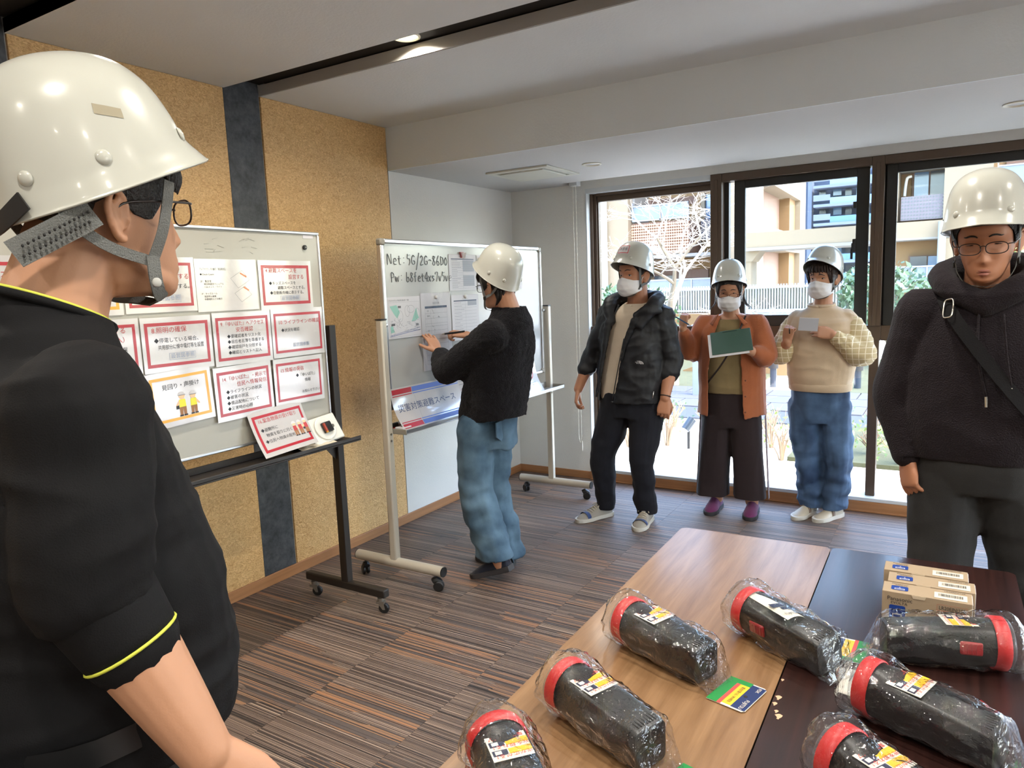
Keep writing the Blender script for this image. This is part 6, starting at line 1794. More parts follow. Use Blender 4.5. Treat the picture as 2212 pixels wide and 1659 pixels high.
# ================================================================== woman in the rust shirt
p = Person('woman in a long open rust shirt reading a clipboard between two others', (-1.215, 4.66), (0.08, -1))
l = p.l; ld = p.ld
p.head((-1.215, 4.60, 1.462), (0.2, -0.97), pitch=0.30, s=0.95)
b = MB(); head_skin(b, p.H, 0.95)
b.limb([p.hp(0, 0.045, -0.055), l(-1.215, 4.64, 1.34), l(-1.215, 4.66, 1.25)], [0.048, 0.052, 0.065])
torso(b, [(0.70, 0, 0, 0.13, 0.09), (0.85, 0, 0, 0.145, 0.105), (1.08, 0, 0, 0.15, 0.105), (1.25, 0, 0, 0.145, 0.08), (1.31, 0, 0, 0.07, 0.05)])
shR, elR, wrR = l(-1.385, 4.66, 1.245), l(-1.465, 4.60, 1.055), l(-1.478, 4.49, 1.225)
shL, elL, wrL = l(-1.045, 4.66, 1.245), l(-0.985, 4.60, 1.045), l(-1.065, 4.45, 1.098)
for s_, e_, w_ in ((shR, elR, wrR), (shL, elL, wrL)):
    b.limb([s_, e_], [0.045, 0.038], 14, 3); bare_arm(b, e_, w_, 0.038, 0.026)
hand_mesh(b, wrR, ld(0.06, 0.02, 1), ld(-0.5, -0.85, 0.1), -1, (0.9, 1.0, 1.05, 1.1), (0.3, 0.8), 0.92)
hand_mesh(b, wrL, ld(-0.93, -0.25, 0.20), ld(0.1, -0.85, -0.5), 1, (0.18, 0.2, 0.22, 0.25), (0.75, 0.2), 0.92)
legs(b, l(-1.30, 4.66, 0.70), l(-1.325, 4.64, 0.38), l(-1.315, 4.68, 0.08), l(-1.13, 4.66, 0.70), l(-1.10, 4.64, 0.38), l(-1.085, 4.68, 0.08), (0.08, 0.055, 0.042))
fuse(b, 'body', M_skin3, p.o, 0.004, 3, 0.35)
eyes(p.o, p.H, 0.95, lid=0.55, brow=-0.004, mhair=M_hairb)
hc = hair_cap('hair', M_hair, p.o, p.H, 0.95, lambda a: float(np.interp(abs(a), [0, 0.6, 0.95, 1.3, 1.8, 2.2, 3.15], [0.066, 0.055, 0.0, -0.06, -0.085, -0.095, -0.10])), 0.010, 3)
lk = MB()
for sd, x in ((1, 0.075), (1, 0.085), (-1, 0.078)):
    lock(lk, p.H, 0.95, [(sd * 0.078, 0.02, 0.0), (sd * 0.085, 0.05, -0.06), (sd * (x + 0.02), 0.075, -0.12), (sd * (x + 0.06), 0.085, -0.165)], 0.014)
lock(lk, p.H, 0.95, [(0.0, 0.10, 0.0), (0.0, 0.12, -0.08), (0.0, 0.125, -0.20)], 0.035)
lk.build('hair_locks', M_hair, p.o, sharp=None)
face_mask(p.o, p.H, 0.95)
glasses(p.o, p.H, 0.95, M_glassr, 0.025, 0.014, -0.010)
t = MB(); torso(t, [(0.80, 0, 0, 0.175, 0.125), (0.92, 0, 0, 0.182, 0.135), (1.05, 0, 0, 0.182, 0.13), (1.18, 0, 0, 0.178, 0.122), (1.255, 0, 0, 0.15, 0.095), (1.285, 0, -0.005, 0.085, 0.078)])
fuse(t, 't_shirt', M_olive, p.o, 0.008, 4, 1.0, folds(0.010, 6, 5, 4.0), cut=lambda c, n: c.z > 1.278 or c.z < 0.805, solid=0.003)
nk = MB()
for k in range(26):
    a = -1.3 + 2.6 * k / 25; c = V((0.088 * math.sin(a), -0.085 * math.cos(a) + 0.0, 1.30 - 0.03 * math.cos(a)))
    tn = V((math.cos(a), math.sin(a), 0.3 * math.sin(a))).normalized(); u_ = V((0, 0, 1)) if k % 2 else V((math.sin(a), -math.cos(a), 0)); u_ = (u_ - tn * u_.dot(tn)).normalized()
    nk.tube([c + tn * math.cos(q) * 0.0065 + u_ * math.sin(q) * 0.004 for q in [2 * PI * i / 10 for i in range(11)]], 0.0013, 5)
nk.build('chain_necklace', mat('bronze_chain', srgb(120, 84, 50), 0.35, 0.7), p.o, sharp=None)
sl = MB(); sl.ribbon([(0.10, -0.08, 1.30), (0.05, -0.148, 1.16), (-0.02, -0.155, 1.02), (-0.14, -0.10, 0.86)], lambda q: V((0, -1, 0.1)), 0.011, 0.003); sl.build('bag_strap', mat('strap_brown', srgb(44, 30, 26), 0.6), p.o, sharp=None)
# rust over-shirt
j = MB(); torso(j, [(0.63, 0, 0.01, 0.225, 0.15), (0.75, 0, 0.005, 0.215, 0.15), (0.92, 0, 0, 0.21, 0.152), (1.08, 0, 0, 0.205, 0.145), (1.2, 0, 0, 0.195, 0.13), (1.265, 0, 0.005, 0.15, 0.105), (1.31, 0, 0.015, 0.095, 0.085)])
sleeve(j, shR + V((0.015, 0, -0.005)), elR, elR + (wrR - elR) * 0.80, (0.078, 0.066, 0.044)); sleeve(j, shL + V((-0.015, 0, -0.005)), elL, elL + (wrL - elL) * 0.62, (0.078, 0.068, 0.046))
def rcut(c, n):
    if c.z > 1.302 or c.z < 0.645 - 0.02 * math.cos(c.x * 16): return True
    xl = float(np.interp(c.z, [0.63, 0.95, 1.15, 1.3], [-0.13, -0.125, -0.095, -0.055])); xr = float(np.interp(c.z, [0.63, 0.95, 1.15, 1.3], [0.10, 0.085, 0.075, 0.06]))
    return c.y < 0.0 and xl < c.x < xr
jo = fuse(j, 'over_shirt', M_rust, p.o, 0.007, 3, 1.0, folds(0.011, 11, 2.2, 6.0, 0.001, 30), cut=rcut, solid=0.004)
for sd in (-1, 1):
    c_ = MB(); c_.grid(lambda u, v: V((sd * (0.05 + 0.045 * u + 0.02 * v), -0.10 - 0.035 * (1 - u) + 0.02 * v - 0.01, 1.315 - 0.075 * u * (1 - 0.3 * v) - 0.01 * v)), 6, 6)
    co = c_.build('shirt_collar', M_rust, jo, sharp=None); m_ = co.modifiers.new('s', 'SOLIDIFY'); m_.thickness = 0.005
for z in (0.70, 0.80, 0.90):
    bt_ = MB(); bt_.ball((0.112, -0.152, z), (0.006, 0.003, 0.006)); bt_.build('button', mat('button_brown', srgb(120, 70, 46), 0.4), jo, sharp=None)
t = MB(); torso(t, [(0.58, 0, 0.0, 0.17, 0.11), (0.75, 0, 0.0, 0.168, 0.118), (0.86, 0, 0.0, 0.15, 0.11)])
for sd in (-1, 1):
    q = [(0.66, sd * 0.085, 0.0, 0.10, 0.11), (0.45, sd * 0.10, 0.0, 0.098, 0.105), (0.25, sd * 0.112, 0.0, 0.102, 0.105), (0.11, sd * 0.118, 0.0, 0.108, 0.108)]
    t.rings([ering((s[1], s[2], s[0]), s[3], s[4]) for s in crom(q, 4)])
to = fuse(t, 'wide_trousers', M_brownp, p.o, 0.008, 4, 1.0, folds(0.010, 14, 1.2, 5.0), cut=lambda c, n: c.z < 0.118)
for sd in (-1, 1):
    pl = MB(); pl.grid(lambda u, v: V((sd * (0.205 + 0.026 * v), 0.055 * u + 0.01, 0.10 + 0.55 * (1 - v))), 4, 12)
    po = pl.build('plaid_panel', M_plaid, to, sharp=None); m_ = po.modifiers.new('s', 'SOLIDIFY'); m_.thickness = 0.004
for hx, hy, d in ((-1.318, 4.745, (-0.02, -1)), (-1.085, 4.745, (0.08, -1))):
    dd = ld(d[0], d[1], 0); shoe(p.o, l(hx, hy, 0), math.atan2(dd.x, -dd.y), M_purple, M_soled, 0.235, 0.046, 0.10, name='shoe')
p.helmet('plain white safety helmet on the woman in the rust shirt', tilt=0.46, shift=(0, 0.012, 0.006), mstrap=M_strapw)
# clipboard and pen
cb = thing('clipboard', 'dark green clipboard held by the woman in the rust shirt', 'clipboard', (-1.145, 4.385, 1.155))
Mq = Matrix.Rotation(0.10, 3, 'Z') @ Matrix.Rotation(math.radians(-52), 3, 'X') @ Matrix.Rotation(math.radians(-12), 3, 'Y')
cb.rotation_euler = Mq.to_euler()
MB().box((-0.118, -0.0015, -0.10), (0.118, 0.0015, 0.10)).build('backing_board', M_green, cb, bevel=0.001)
MB().box((-0.06, 0.002, 0.085), (0.06, 0.012, 0.108)).build('clip', mat('clip_green', srgb(58, 104, 70), 0.35), cb, bevel=0.003)
MB().box((-0.045, -0.0025, 0.088), (0.04, -0.0015, 0.095)).build('label_slot', mat('slot_green', srgb(34, 56, 46), 0.5), cb)
MB().box((-0.135, 0.003, -0.118), (0.095, 0.0038, 0.09)).build('paper_stack', M_plain, cb)
pn = thing('ballpoint_pen', 'blue ballpoint pen raised in the hand of the woman in the rust shirt', 'pen', (-1.455, 4.45, 1.27))
pn.rotation_euler = (math.radians(10), math.radians(118), 0)
MB().cyl((0, 0, -0.09), (0, 0, 0.035), 0.0042, n=10).build('barrel', mat('pen_blue', srgb(56, 92, 130), 0.35), pn); MB().cyl((0, 0, 0.035), (0, 0, 0.05), 0.004, 0.001, n=10).build('tip', M_silver, pn)

# ================================================================== woman in the sand sweatshirt
p = Person('woman in a sand sweatshirt and blue jeans standing by the window post', (-0.70, 4.79), (-0.06, -1))
l = p.l; ld = p.ld
p.head((-0.69, 4.75, 1.515), (-0.28, -0.96), pitch=0.05, s=0.96)
b = MB(); head_skin(b, p.H, 0.96)
b.limb([p.hp(0, 0.035, -0.06), l(-0.69, 4.78, 1.385), l(-0.695, 4.79, 1.30)], [0.050, 0.054, 0.066])
torso(b, [(0.72, 0, 0, 0.13, 0.09), (0.85, 0, 0, 0.15, 0.105), (1.08, 0, 0, 0.15, 0.11), (1.28, 0, 0, 0.125, 0.075), (1.34, 0, 0, 0.07, 0.05)])
shR, elR, wrR = l(-0.858, 4.79, 1.268), l(-0.925, 4.72, 1.06), l(-0.862, 4.605, 1.135)
shL, elL, wrL = l(-0.532, 4.79, 1.268), l(-0.475, 4.72, 1.06), l(-0.605, 4.61, 1.175)
for s_, e_, w_ in ((shR, elR, wrR), (shL, elL, wrL)):
    b.limb([s_ + (e_ - s_) * 0.25, e_], [0.034, 0.036], 14, 3); bare_arm(b, e_, w_, 0.040, 0.027)
hand_mesh(b, wrR, ld(0.08, -0.1, 1), ld(-0.35, -0.93, 0.1), -1, (0.85, 0.95, 1.0, 1.05), (0.35, 0.7), 0.9)
hand_mesh(b, wrL, ld(-0.93, -0.2, 0.28), ld(0.25, -0.9, 0.35), 1, (0.3, 0.3, 0.32, 0.36), (0.5, 0.3), 0.9)
legs(b, l(-0.79, 4.79, 0.72), l(-0.775, 4.78, 0.40), l(-0.75, 4.82, 0.08), l(-0.61, 4.79, 0.72), l(-0.585, 4.78, 0.40), l(-0.60, 4.82, 0.08), (0.085, 0.058, 0.042))
fuse(b, 'body', M_skin3, p.o, 0.004, 3, 0.35)
eyes(p.o, p.H, 0.96, look=(-0.3, 0), lid=0.30, brow=-0.006, mhair=M_hairb, browz=0.023)
hair_cap('hair', M_hairb, p.o, p.H, 0.96, lambda a: float(np.interp(abs(a), [0, 0.35, 0.75, 0.95, 1.2, 1.5, 2.2, 3.15], [0.038, 0.042, 0.036, -0.01, -0.045, -0.02, -0.085, -0.095])), 0.013, 5, 0.006)
lk = MB()
for k in range(11):
    a = -0.85 + 1.7 * k / 10
    q0 = head_point(a, 0.075, 0.012, False); q1 = head_point(a * 1.03, 0.052, 0.015, False); q2 = head_point(a * 1.06 + 0.05, 0.032 - 0.006 * math.sin(k * 2.3), 0.010, False)
    lock(lk, p.H, 0.96, [q0, q1, q2], 0.009, 0.0012)
for sd in (-1, 1):
    lock(lk, p.H, 0.96, [head_point(sd * 1.05, 0.05, 0.012, False), head_point(sd * 1.08, 0.0, 0.012, False), head_point(sd * 1.05, -0.045, 0.008, False)], 0.013)
lk.build('fringe', M_hairb, p.o, sharp=None)
face_mask(p.o, p.H, 0.96)
j = MB(); torso(j, [(0.825, 0, 0, 0.178, 0.132), (0.88, 0, 0, 0.19, 0.142), (0.98, 0, 0, 0.20, 0.15), (1.12, 0, 0, 0.198, 0.145), (1.24, 0, 0, 0.19, 0.128), (1.305, 0, 0.003, 0.15, 0.10), (1.345, 0, 0.0, 0.085, 0.078), (1.362, 0, -0.002, 0.074, 0.070)])
j.limb([shR + V((0.03, 0, -0.005)), shR + V((-0.008, 0, -0.06))], [0.066, 0.070], 16, 3); j.limb([shL + V((-0.03, 0, -0.005)), shL + V((0.008, 0, -0.06))], [0.066, 0.070], 16, 3)
jo = fuse(j, 'sweatshirt', M_sand, p.o, 0.007, 3, 1.0, folds(0.015, 7, 6, 2.0), cut=lambda c, n: c.z > 1.355 or c.z < 0.83, solid=0.004)
hb = MB(); hb.rings([ering((0, 0, z), rx, ry) for z, rx, ry in ((0.822, 0.178, 0.133), (0.83, 0.184, 0.138), (0.868, 0.187, 0.142), (0.876, 0.183, 0.138))], True, False, False); hb.build('hem_band', M_sand, jo, sharp=None)
nb = MB(); nb.tube([(0.076 * math.sin(a), -0.003 - 0.073 * math.cos(a), 1.352 - 0.010 * math.cos(a)) for a in [2 * PI * k / 24 for k in range(25)]], 0.008, 8); nb.build('collar_band', M_sand, jo, sharp=None)
s_ = MB(); sleeve(s_, shR + V((-0.012, 0, -0.05)), elR + V((0, 0, -0.005)), elR + (wrR - elR) * 0.38, (0.070, 0.080, 0.066)); fuse(s_, 'sleeve', M_check, jo, 0.008, 3, 1.0, folds(0.010, 12, 10, 3.0), solid=0.003)
s_ = MB(); sleeve(s_, shL + V((0.012, 0, -0.05)), elL + V((0.01, 0, -0.005)), elL + (wrL - elL) * 0.52, (0.072, 0.086, 0.062)); fuse(s_, 'sleeve', M_check, jo, 0.008, 3, 1.0, folds(0.012, 12, 10, 7.0), solid=0.003)
s_ = MB(); q0 = elL + (wrL - elL) * 0.55; q1 = elL + (wrL - elL) * 0.86; s_.limb([q0, (q0 + q1) / 2, q1], [0.060, 0.044, 0.046], 20, 3); fuse(s_, 'cuff', M_check, jo, 0.005, 2, 1.0, folds(0.006, 40, 40, 1.0))
t = MB(); torso(t, [(0.62, 0, 0.005, 0.155, 0.115), (0.74, 0, 0.005, 0.172, 0.13), (0.86, 0, 0.0, 0.165, 0.125)])
legs(t, l(-0.79, 4.79, 0.70), l(-0.768, 4.77, 0.385), l(-0.745, 4.825, 0.05), l(-0.61, 4.79, 0.70), l(-0.585, 4.77, 0.385), l(-0.605, 4.825, 0.05), (0.105, 0.085, 0.074))
fuse(t, 'jeans', M_denim2, p.o, 0.007, 2, 1.0, crumple(5.0, 0.022, rad=1.0), cut=lambda c, n: c.z < 0.06)
for hx, hy, d in ((-0.735, 4.87, (-0.28, -0.75)), (-0.575, 4.86, (-0.42, -0.7))):
    dd = ld(d[0], d[1], 0); shoe(p.o, l(hx, hy, 0), math.atan2(dd.x, -dd.y), M_shoebeige, M_solew, 0.235, 0.045, 0.072, name='shoe', strap=M_patstrap)
p.helmet('white safety helmet tipped back over the fringe of the woman in the sand sweatshirt', tilt=0.50, shift=(0, 0.016, 0.008))
cd_ = thing('note_card', 'small grey-backed card held by the woman in the sand sweatshirt', 'card', (-0.735, 4.545, 1.245))
cd_.rotation_euler = (math.radians(-12), math.radians(3), math.radians(-5))
MB().box((-0.055, -0.0006, -0.038), (0.055, 0.0006, 0.040)).build('card_sheet', mat('card_grey', srgb(176, 178, 186), 0.6), cd_); MB().box((-0.055, -0.0008, 0.035), (0.055, 0.0008, 0.041)).build('folded_edge', M_plain, cd_)
pn = thing('ballpoint_pen', 'dark pen in the closed hand of the woman in the sand sweatshirt', 'pen', (-0.842, 4.55, 1.205))
pn.rotation_euler = (math.radians(65), math.radians(20), 0)
MB().cyl((0, 0, -0.06), (0, 0, 0.05), 0.004, n=10).build('barrel', M_black, pn); MB().cyl((0, 0, 0.05), (0, 0, 0.062), 0.0038, 0.001, n=10).build('tip', M_silver, pn)
# ================================================================== woman writing on the whiteboard
p = Person('woman in a black fleece jacket and loose jeans writing on the whiteboard', (-1.99, 3.09), (-1, 0.12))
l = p.l; ld = p.ld
p.head((-1.955, 3.05, 1.545), (-0.985, 0.17), pitch=0.10, s=0.95)
b = MB(); head_skin(b, p.H, 0.95)
b.limb([p.hp(0, 0.045, -0.055), l(-1.895, 3.06, 1.42), l(-1.88, 3.07, 1.33)], [0.049, 0.054, 0.068])
c0 = l(-1.965, 3.08, 0)
torso(b, [(0.84, 0, -0.06, 0.125, 0.085), (0.92, 0, -0.05, 0.125, 0.09), (1.1, 0, -0.01, 0.13, 0.095), (1.28, 0, c0.y + 0.03, 0.13, 0.08), (1.37, 0, c0.y + 0.06, 0.07, 0.05)])
shL, elL, wrL = l(-1.925, 2.915, 1.295), l(-2.20, 2.945, 1.125), l(-2.395, 3.115, 1.195)
shR, elR, wrR = l(-1.95, 3.245, 1.295), l(-2.20, 3.41, 1.16), l(-2.375, 3.365, 1.265)
for s_, e_, w_ in ((shR, elR, wrR), (shL, elL, wrL)):
    b.limb([s_, e_], [0.045, 0.04], 14, 3); bare_arm(b, e_, w_, 0.038, 0.026)
hand_mesh(b, wrL, ld(-0.62, 0.22, 0.72), ld(0.75, -0.25, 0.62), -1, (0.10, 0.12, 0.12, 0.14), (0.75, 0.1), 0.92, 0.14)
hand_mesh(b, wrR, ld(-0.75, -0.55, 0.2), ld(0.35, -0.25, 0.9), 1, (0.55, 0.7, 0.85, 0.95), (0.35, 0.6), 0.90)
hN, kN, aN = l(-2.085, 3.0, 0.82), l(-2.105, 3.0, 0.47), l(-1.965, 3.0, 0.10)
hF, kF, aF = l(-2.085, 3.16, 0.82), l(-2.12, 3.18, 0.46), l(-2.06, 3.215, 0.08)
legs(b, hN, kN, aN, hF, kF, aF, (0.085, 0.058, 0.042))
fuse(b, 'body', M_skin3, p.o, 0.004, 3, 0.35)
eyes(p.o, p.H, 0.95, lid=0.2)
hair_cap('hair', M_hair, p.o, p.H, 0.95, lambda a: float(np.interp(abs(a), [0, 0.5, 0.8, 1.05, 1.3, 1.65, 2.1, 3.15], [0.036, 0.035, 0.02, -0.03, -0.02, 0.0, -0.085, -0.108])), 0.013, 2, 0.005)
lk = MB()
for k in range(9):
    a = -0.8 + 1.6 * k / 8
    lock(lk, p.H, 0.95, [head_point(a, 0.075, 0.012, False), head_point(a, 0.05, 0.016, False), head_point(a * 1.05, 0.022, 0.011, False)], 0.010, 0.0012)
for k in range(9):
    a = PI - 0.95 + 1.9 * k / 8
    lock(lk, p.H, 0.95, [head_point(a, -0.03, 0.012, False), head_point(a, -0.08, 0.014, False), head_point(a, -0.112, 0.008, False)], 0.012, 0.0012)
lk.build('hair_locks', M_hair, p.o, sharp=None)
glasses(p.o, p.H, 0.95, M_glassf, 0.025, 0.020, -0.008)
# fleece jacket, hem flaring at the front
j = MB()
torso(j, [(0.85, 0.0, -0.055, 0.182, 0.175), (0.95, 0, -0.04, 0.184, 0.168), (1.08, 0, -0.01, 0.185, 0.155), (1.2, 0, c0.y, 0.185, 0.142), (1.29, 0, c0.y + 0.03, 0.165, 0.125), (1.365, 0, c0.y + 0.06, 0.125, 0.10), (1.415, 0, c0.y + 0.062, 0.092, 0.088), (1.45, 0, c0.y + 0.05, 0.076, 0.078)])
sleeve(j, shL + V((-0.02, 0, 0)), elL, elL + (wrL - elL) * 0.62, (0.088, 0.082, 0.060)); sleeve(j, shR + V((0.02, 0, 0)), elR, elR + (wrR - elR) * 0.62, (0.086, 0.080, 0.060))
fuse(j, 'fleece_jacket', M_fleece, p.o, 0.008, 4, 1.0, folds(0.012, 8, 4, 2.5, 0.004, 55), cut=lambda c, n: c.z > 1.432 or c.z < 0.862 + 0.10 * c.y, solid=0.008)
t = MB(); torso(t, [(0.70, 0.0, -0.06, 0.145, 0.112), (0.82, 0.0, -0.062, 0.155, 0.122), (0.93, 0, -0.05, 0.148, 0.115)])
legs(t, hN, kN, l(-1.968, 3.0, 0.04), hF, kF, l(-2.04, 3.205, 0.0), (0.100, 0.096, 0.100))
jn = fuse(t, 'jeans', M_denim, p.o, 0.008, 3, 1.0, crumple(8.0, 0.022, rad=1.1), cut=lambda c, n: c.z < (0.135 if c.x > 0 else 0.075), solid=0.004)
pk = MB(); pk.M = Matrix.Translation((0.075, 0.052, 0.805)) @ Matrix.Rotation(0.30, 4, 'Z')
pk.prism([(-0.055, 0, 0.055), (0.055, 0, 0.055), (0.055, 0, -0.02), (0, 0, -0.05), (-0.055, 0, -0.02)], (0, 0.006, 0)); pk.build('back_pocket', M_denim, jn, fix=True)
fa = ld(-1, -0.05, 0)
shoe(p.o, l(-1.905, 3.0, 0.078), math.atan2(fa.x, -fa.y), fabric('navy_knit', srgb(26, 30, 44)), M_soled, 0.25, 0.045, 0.085, pitch=0.32, name='shoe')
fa = ld(-1, 0.02, 0)
shoe(p.o, l(-2.03, 3.215, 0), math.atan2(fa.x, -fa.y), bpy.data.materials['navy_knit'], M_soled, 0.24, 0.043, 0.07, name='shoe')
p.helmet('white safety helmet tipped back on the woman writing at the whiteboard', tilt=0.60, shift=(0, 0.022, 0.016))
pn = thing('marker_pen', 'black marker pen in the writing hand at the whiteboard', 'pen', (-2.43, 3.285, 1.285))
pn.rotation_euler = V((0.6, 1.0, 0.06)).to_track_quat('Z', 'Y').to_euler()
MB().cyl((0, 0, -0.04), (0, 0, 0.085), 0.0055, n=12).build('barrel', M_black, pn); MB().cyl((0, 0, -0.055), (0, 0, -0.04), 0.0015, 0.005, n=10).build('tip', M_capg, pn)

# ================================================================== man in the dark hoodie
p = Person('man in a dark hoodie looking down behind the table at the right edge', (0.085, 2.66), (-0.10, -1))
l = p.l; ld = p.ld
p.head((0.072, 2.585, 1.620), (-0.10, -1), pitch=0.27, roll=-0.03, s=1.0)
b = MB(); head_skin(b, p.H, 1.0, True)
b.limb([p.hp(0, 0.04, -0.055), l(0.08, 2.63, 1.47), l(0.085, 2.66, 1.38)], [0.056, 0.062, 0.078])
torso(b, [(0.92, 0, 0, 0.16, 0.10), (1.05, 0, 0, 0.165, 0.11), (1.25, 0, 0, 0.175, 0.115), (1.40, 0, 0, 0.165, 0.09), (1.46, 0, 0, 0.08, 0.06)])
shR, elR, wrR = l(-0.105, 2.66, 1.395), l(-0.145, 2.67, 1.12), l(-0.112, 2.61, 0.935)
shL, elL, wrL = l(0.285, 2.66, 1.395), l(0.345, 2.70, 1.12), l(0.37, 2.62, 0.90)
for s_, e_, w_ in ((shR, elR, wrR), (shL, elL, wrL)):
    b.limb([s_, e_], [0.05, 0.044], 14, 3); bare_arm(b, e_, w_, 0.043, 0.031)
hand_mesh(b, wrR, ld(0.10, -0.25, -1), ld(-0.80, -0.6, 0.1), 1, (0.42, 0.5, 0.55, 0.6), (0.35, 0.4), 1.0)
hand_mesh(b, wrL, ld(0.0, -0.2, -1), ld(0.7, -0.7, 0.1), -1, (0.4, 0.5, 0.55, 0.6), (0.4, 0.4), 1.0)
kR, aR = l(-0.015, 2.62, 0.47), l(-0.02, 2.66, 0.09); kL, aL = l(0.225, 2.74, 0.50), l(0.28, 2.96, 0.16)
legs(b, l(0.0, 2.66, 0.88), kR, aR, l(0.17, 2.66, 0.88), kL, aL, (0.09, 0.06, 0.045))
fuse(b, 'body', M_skin2, p.o, 0.0035, 3, 0.35)
eyes(p.o, p.H, 1.0, lid=0.75, brow=0.0)
mo = MB(); mo.M = p.H; mo.tube([head_point(a, -0.0775 - 0.003 * abs(a), 0.0006) for a in (-0.26, -0.13, 0, 0.13, 0.26)], [0.0008, 0.0016, 0.0018, 0.0016, 0.0008], 6, 3); mo.build('mouth', mat('mouth_line', srgb(110, 62, 54), 0.6), p.o, sharp=None)
for z, r in ((-0.0725, 0.0042), (-0.083, 0.005)):
    mo = MB(); mo.M = p.H; mo.tube([head_point(a, z, -0.0016) for a in (-0.22, -0.11, 0, 0.11, 0.22)], [0.001, r * 0.8, r, r * 0.8, 0.001], 8, 3); mo.build('lip', M_lip, p.o, sharp=None)
hair_cap('hair', M_hair, p.o, p.H, 1.0, lambda a: float(np.interp(abs(a), [0, 0.7, 1.0, 1.3, 1.7, 2.2, 3.15], [0.058, 0.055, 0.03, -0.02, 0.0, -0.06, -0.075])), 0.009, 4)
glasses(p.o, p.H, 1.0, M_glassf, 0.027, 0.017, -0.006)
j = MB(); torso(j, [(0.94, 0, 0, 0.205, 0.142), (1.0, 0, 0, 0.222, 0.155), (1.12, 0, 0, 0.228, 0.158), (1.26, 0, 0, 0.226, 0.152), (1.37, 0, 0, 0.205, 0.130), (1.44, 0, 0.0, 0.15, 0.11), (1.49, 0, -0.01, 0.105, 0.10)])
sleeve(j, shR + V((0.02, 0, 0)), elR, elR + (wrR - elR) * 0.92, (0.092, 0.082, 0.050)); sleeve(j, shL + V((-0.02, 0, 0)), elL, elL + (wrL - elL) * 0.92, (0.092, 0.082, 0.050))
ho = fuse(j, 'hoodie', M_hoodie, p.o, 0.007, 4, 1.0, folds(0.010, 7, 4, 7.0), cut=lambda c, n: c.z > 1.475 or (c.z < 0.945 and abs(c.x) < 0.2), solid=0.006)
hd = MB()
hd.limb([(0.0, -0.115, 1.425), (-0.085, -0.085, 1.475), (-0.12, 0.0, 1.51), (-0.09, 0.09, 1.525), (0.0, 0.125, 1.53), (0.09, 0.09, 1.525), (0.12, 0.0, 1.51), (0.085, -0.085, 1.475), (0.0, -0.115, 1.425)], [0.038, 0.042, 0.045, 0.052, 0.058, 0.052, 0.045, 0.042, 0.038], 14, 4)
fuse(hd, 'hood', M_hoodie, ho, 0.006, 4, 1.0, folds(0.008, 10, 10, 3.0))
for sd, z in ((-1, 1.16), (1, 1.19)):
    dc = MB(); dc.tube([(0.02 + sd * 0.03, -0.135, 1.40), (0.03 + sd * 0.035, -0.166, 1.28), (0.05 + sd * 0.03, -0.172, z)], 0.0035, 6, 4); dc.build('drawcord', M_hoodie, ho, sharp=None)
    tp = MB(); tp.cyl((0.05 + sd * 0.03, -0.172, z), (0.052 + sd * 0.03, -0.175, z - 0.03), 0.0042, n=8); tp.build('cord_tip', M_silver, ho)
for w_, e_ in ((wrR, elR), (wrL, elL)):
    d = (w_ - e_).normalized(); cf = MB(); cf.limb([w_ - d * 0.05, w_ - d * 0.005], [0.046, 0.040], 18, 3); cf.build('cuff', M_hoodie, ho, sharp=None)
t = MB(); torso(t, [(0.84, 0, 0, 0.16, 0.12), (0.92, 0, 0, 0.185, 0.135), (0.99, 0, 0, 0.18, 0.13)])
legs(t, l(0.0, 2.66, 0.87), kR, l(-0.02, 2.67, 0.09), l(0.17, 2.66, 0.87), kL, l(0.275, 2.94, 0.17), (0.112, 0.085, 0.070))
fuse(t, 'trousers', M_slacks, p.o, 0.008, 3, 1.0, crumple(3.0, 0.012, rad=1.2), cut=lambda c, n: c.z < 0.06)
fa = ld(-0.05, -1, 0); shoe(p.o, l(-0.02, 2.74, 0), math.atan2(fa.x, -fa.y), M_black, M_soled, 0.27, 0.047, 0.08, name='shoe')
fa = ld(0.05, -1, 0); shoe(p.o, l(0.285, 3.03, 0.11), math.atan2(fa.x, -fa.y), M_black, M_soled, 0.27, 0.047, 0.08, pitch=0.42, name='shoe')
p.helmet('white safety helmet on the man in the dark hoodie, rivets facing forward', tilt=0.24, shift=(0, 0.002, 0.008))
sg = thing('sling_bag', 'black sling bag strap with a metal ring across the dark hoodie', 'bag', p.loc, p.rz)
sb = MB(); sb.ribbon([(-0.115, 0.02, 1.475), (-0.105, -0.10, 1.445), (-0.05, -0.162, 1.36), (0.05, -0.178, 1.22), (0.14, -0.165, 1.10), (0.20, -0.10, 1.02)], lambda q: V((q[0] * 0.6, q[1], 0.1)), 0.036, 0.003, 6); sb.build('strap', fabric('strap_black', srgb(14, 13, 15), 0.9, 0.0), sg, sharp=30)
rg = MB(); rg.M = Matrix.Translation((-0.088, -0.142, 1.418)) @ V((-0.42, -0.82, 0.42)).to_track_quat('Z', 'Y').to_matrix().to_4x4() @ Matrix.Rotation(0.2, 4, 'Z')
q_ = []
for k in range(33):
    a = 2 * PI * k / 32; q_.append((0.014 * math.copysign(abs(math.cos(a)) ** 0.5, math.cos(a)), 0.030 * math.copysign(abs(math.sin(a)) ** 0.5, math.sin(a)), 0))
rg.tube(q_, 0.0022, 8); rg.build('ring', M_silver, sg, sharp=None)
bgm = MB(); bgm.limb([(0.20, 0.08, 1.03), (0.16, 0.17, 1.12), (0.06, 0.19, 1.2)], [0.05, 0.06, 0.05], 14, 4); bgm.build('pouch', M_black, sg, sharp=None)

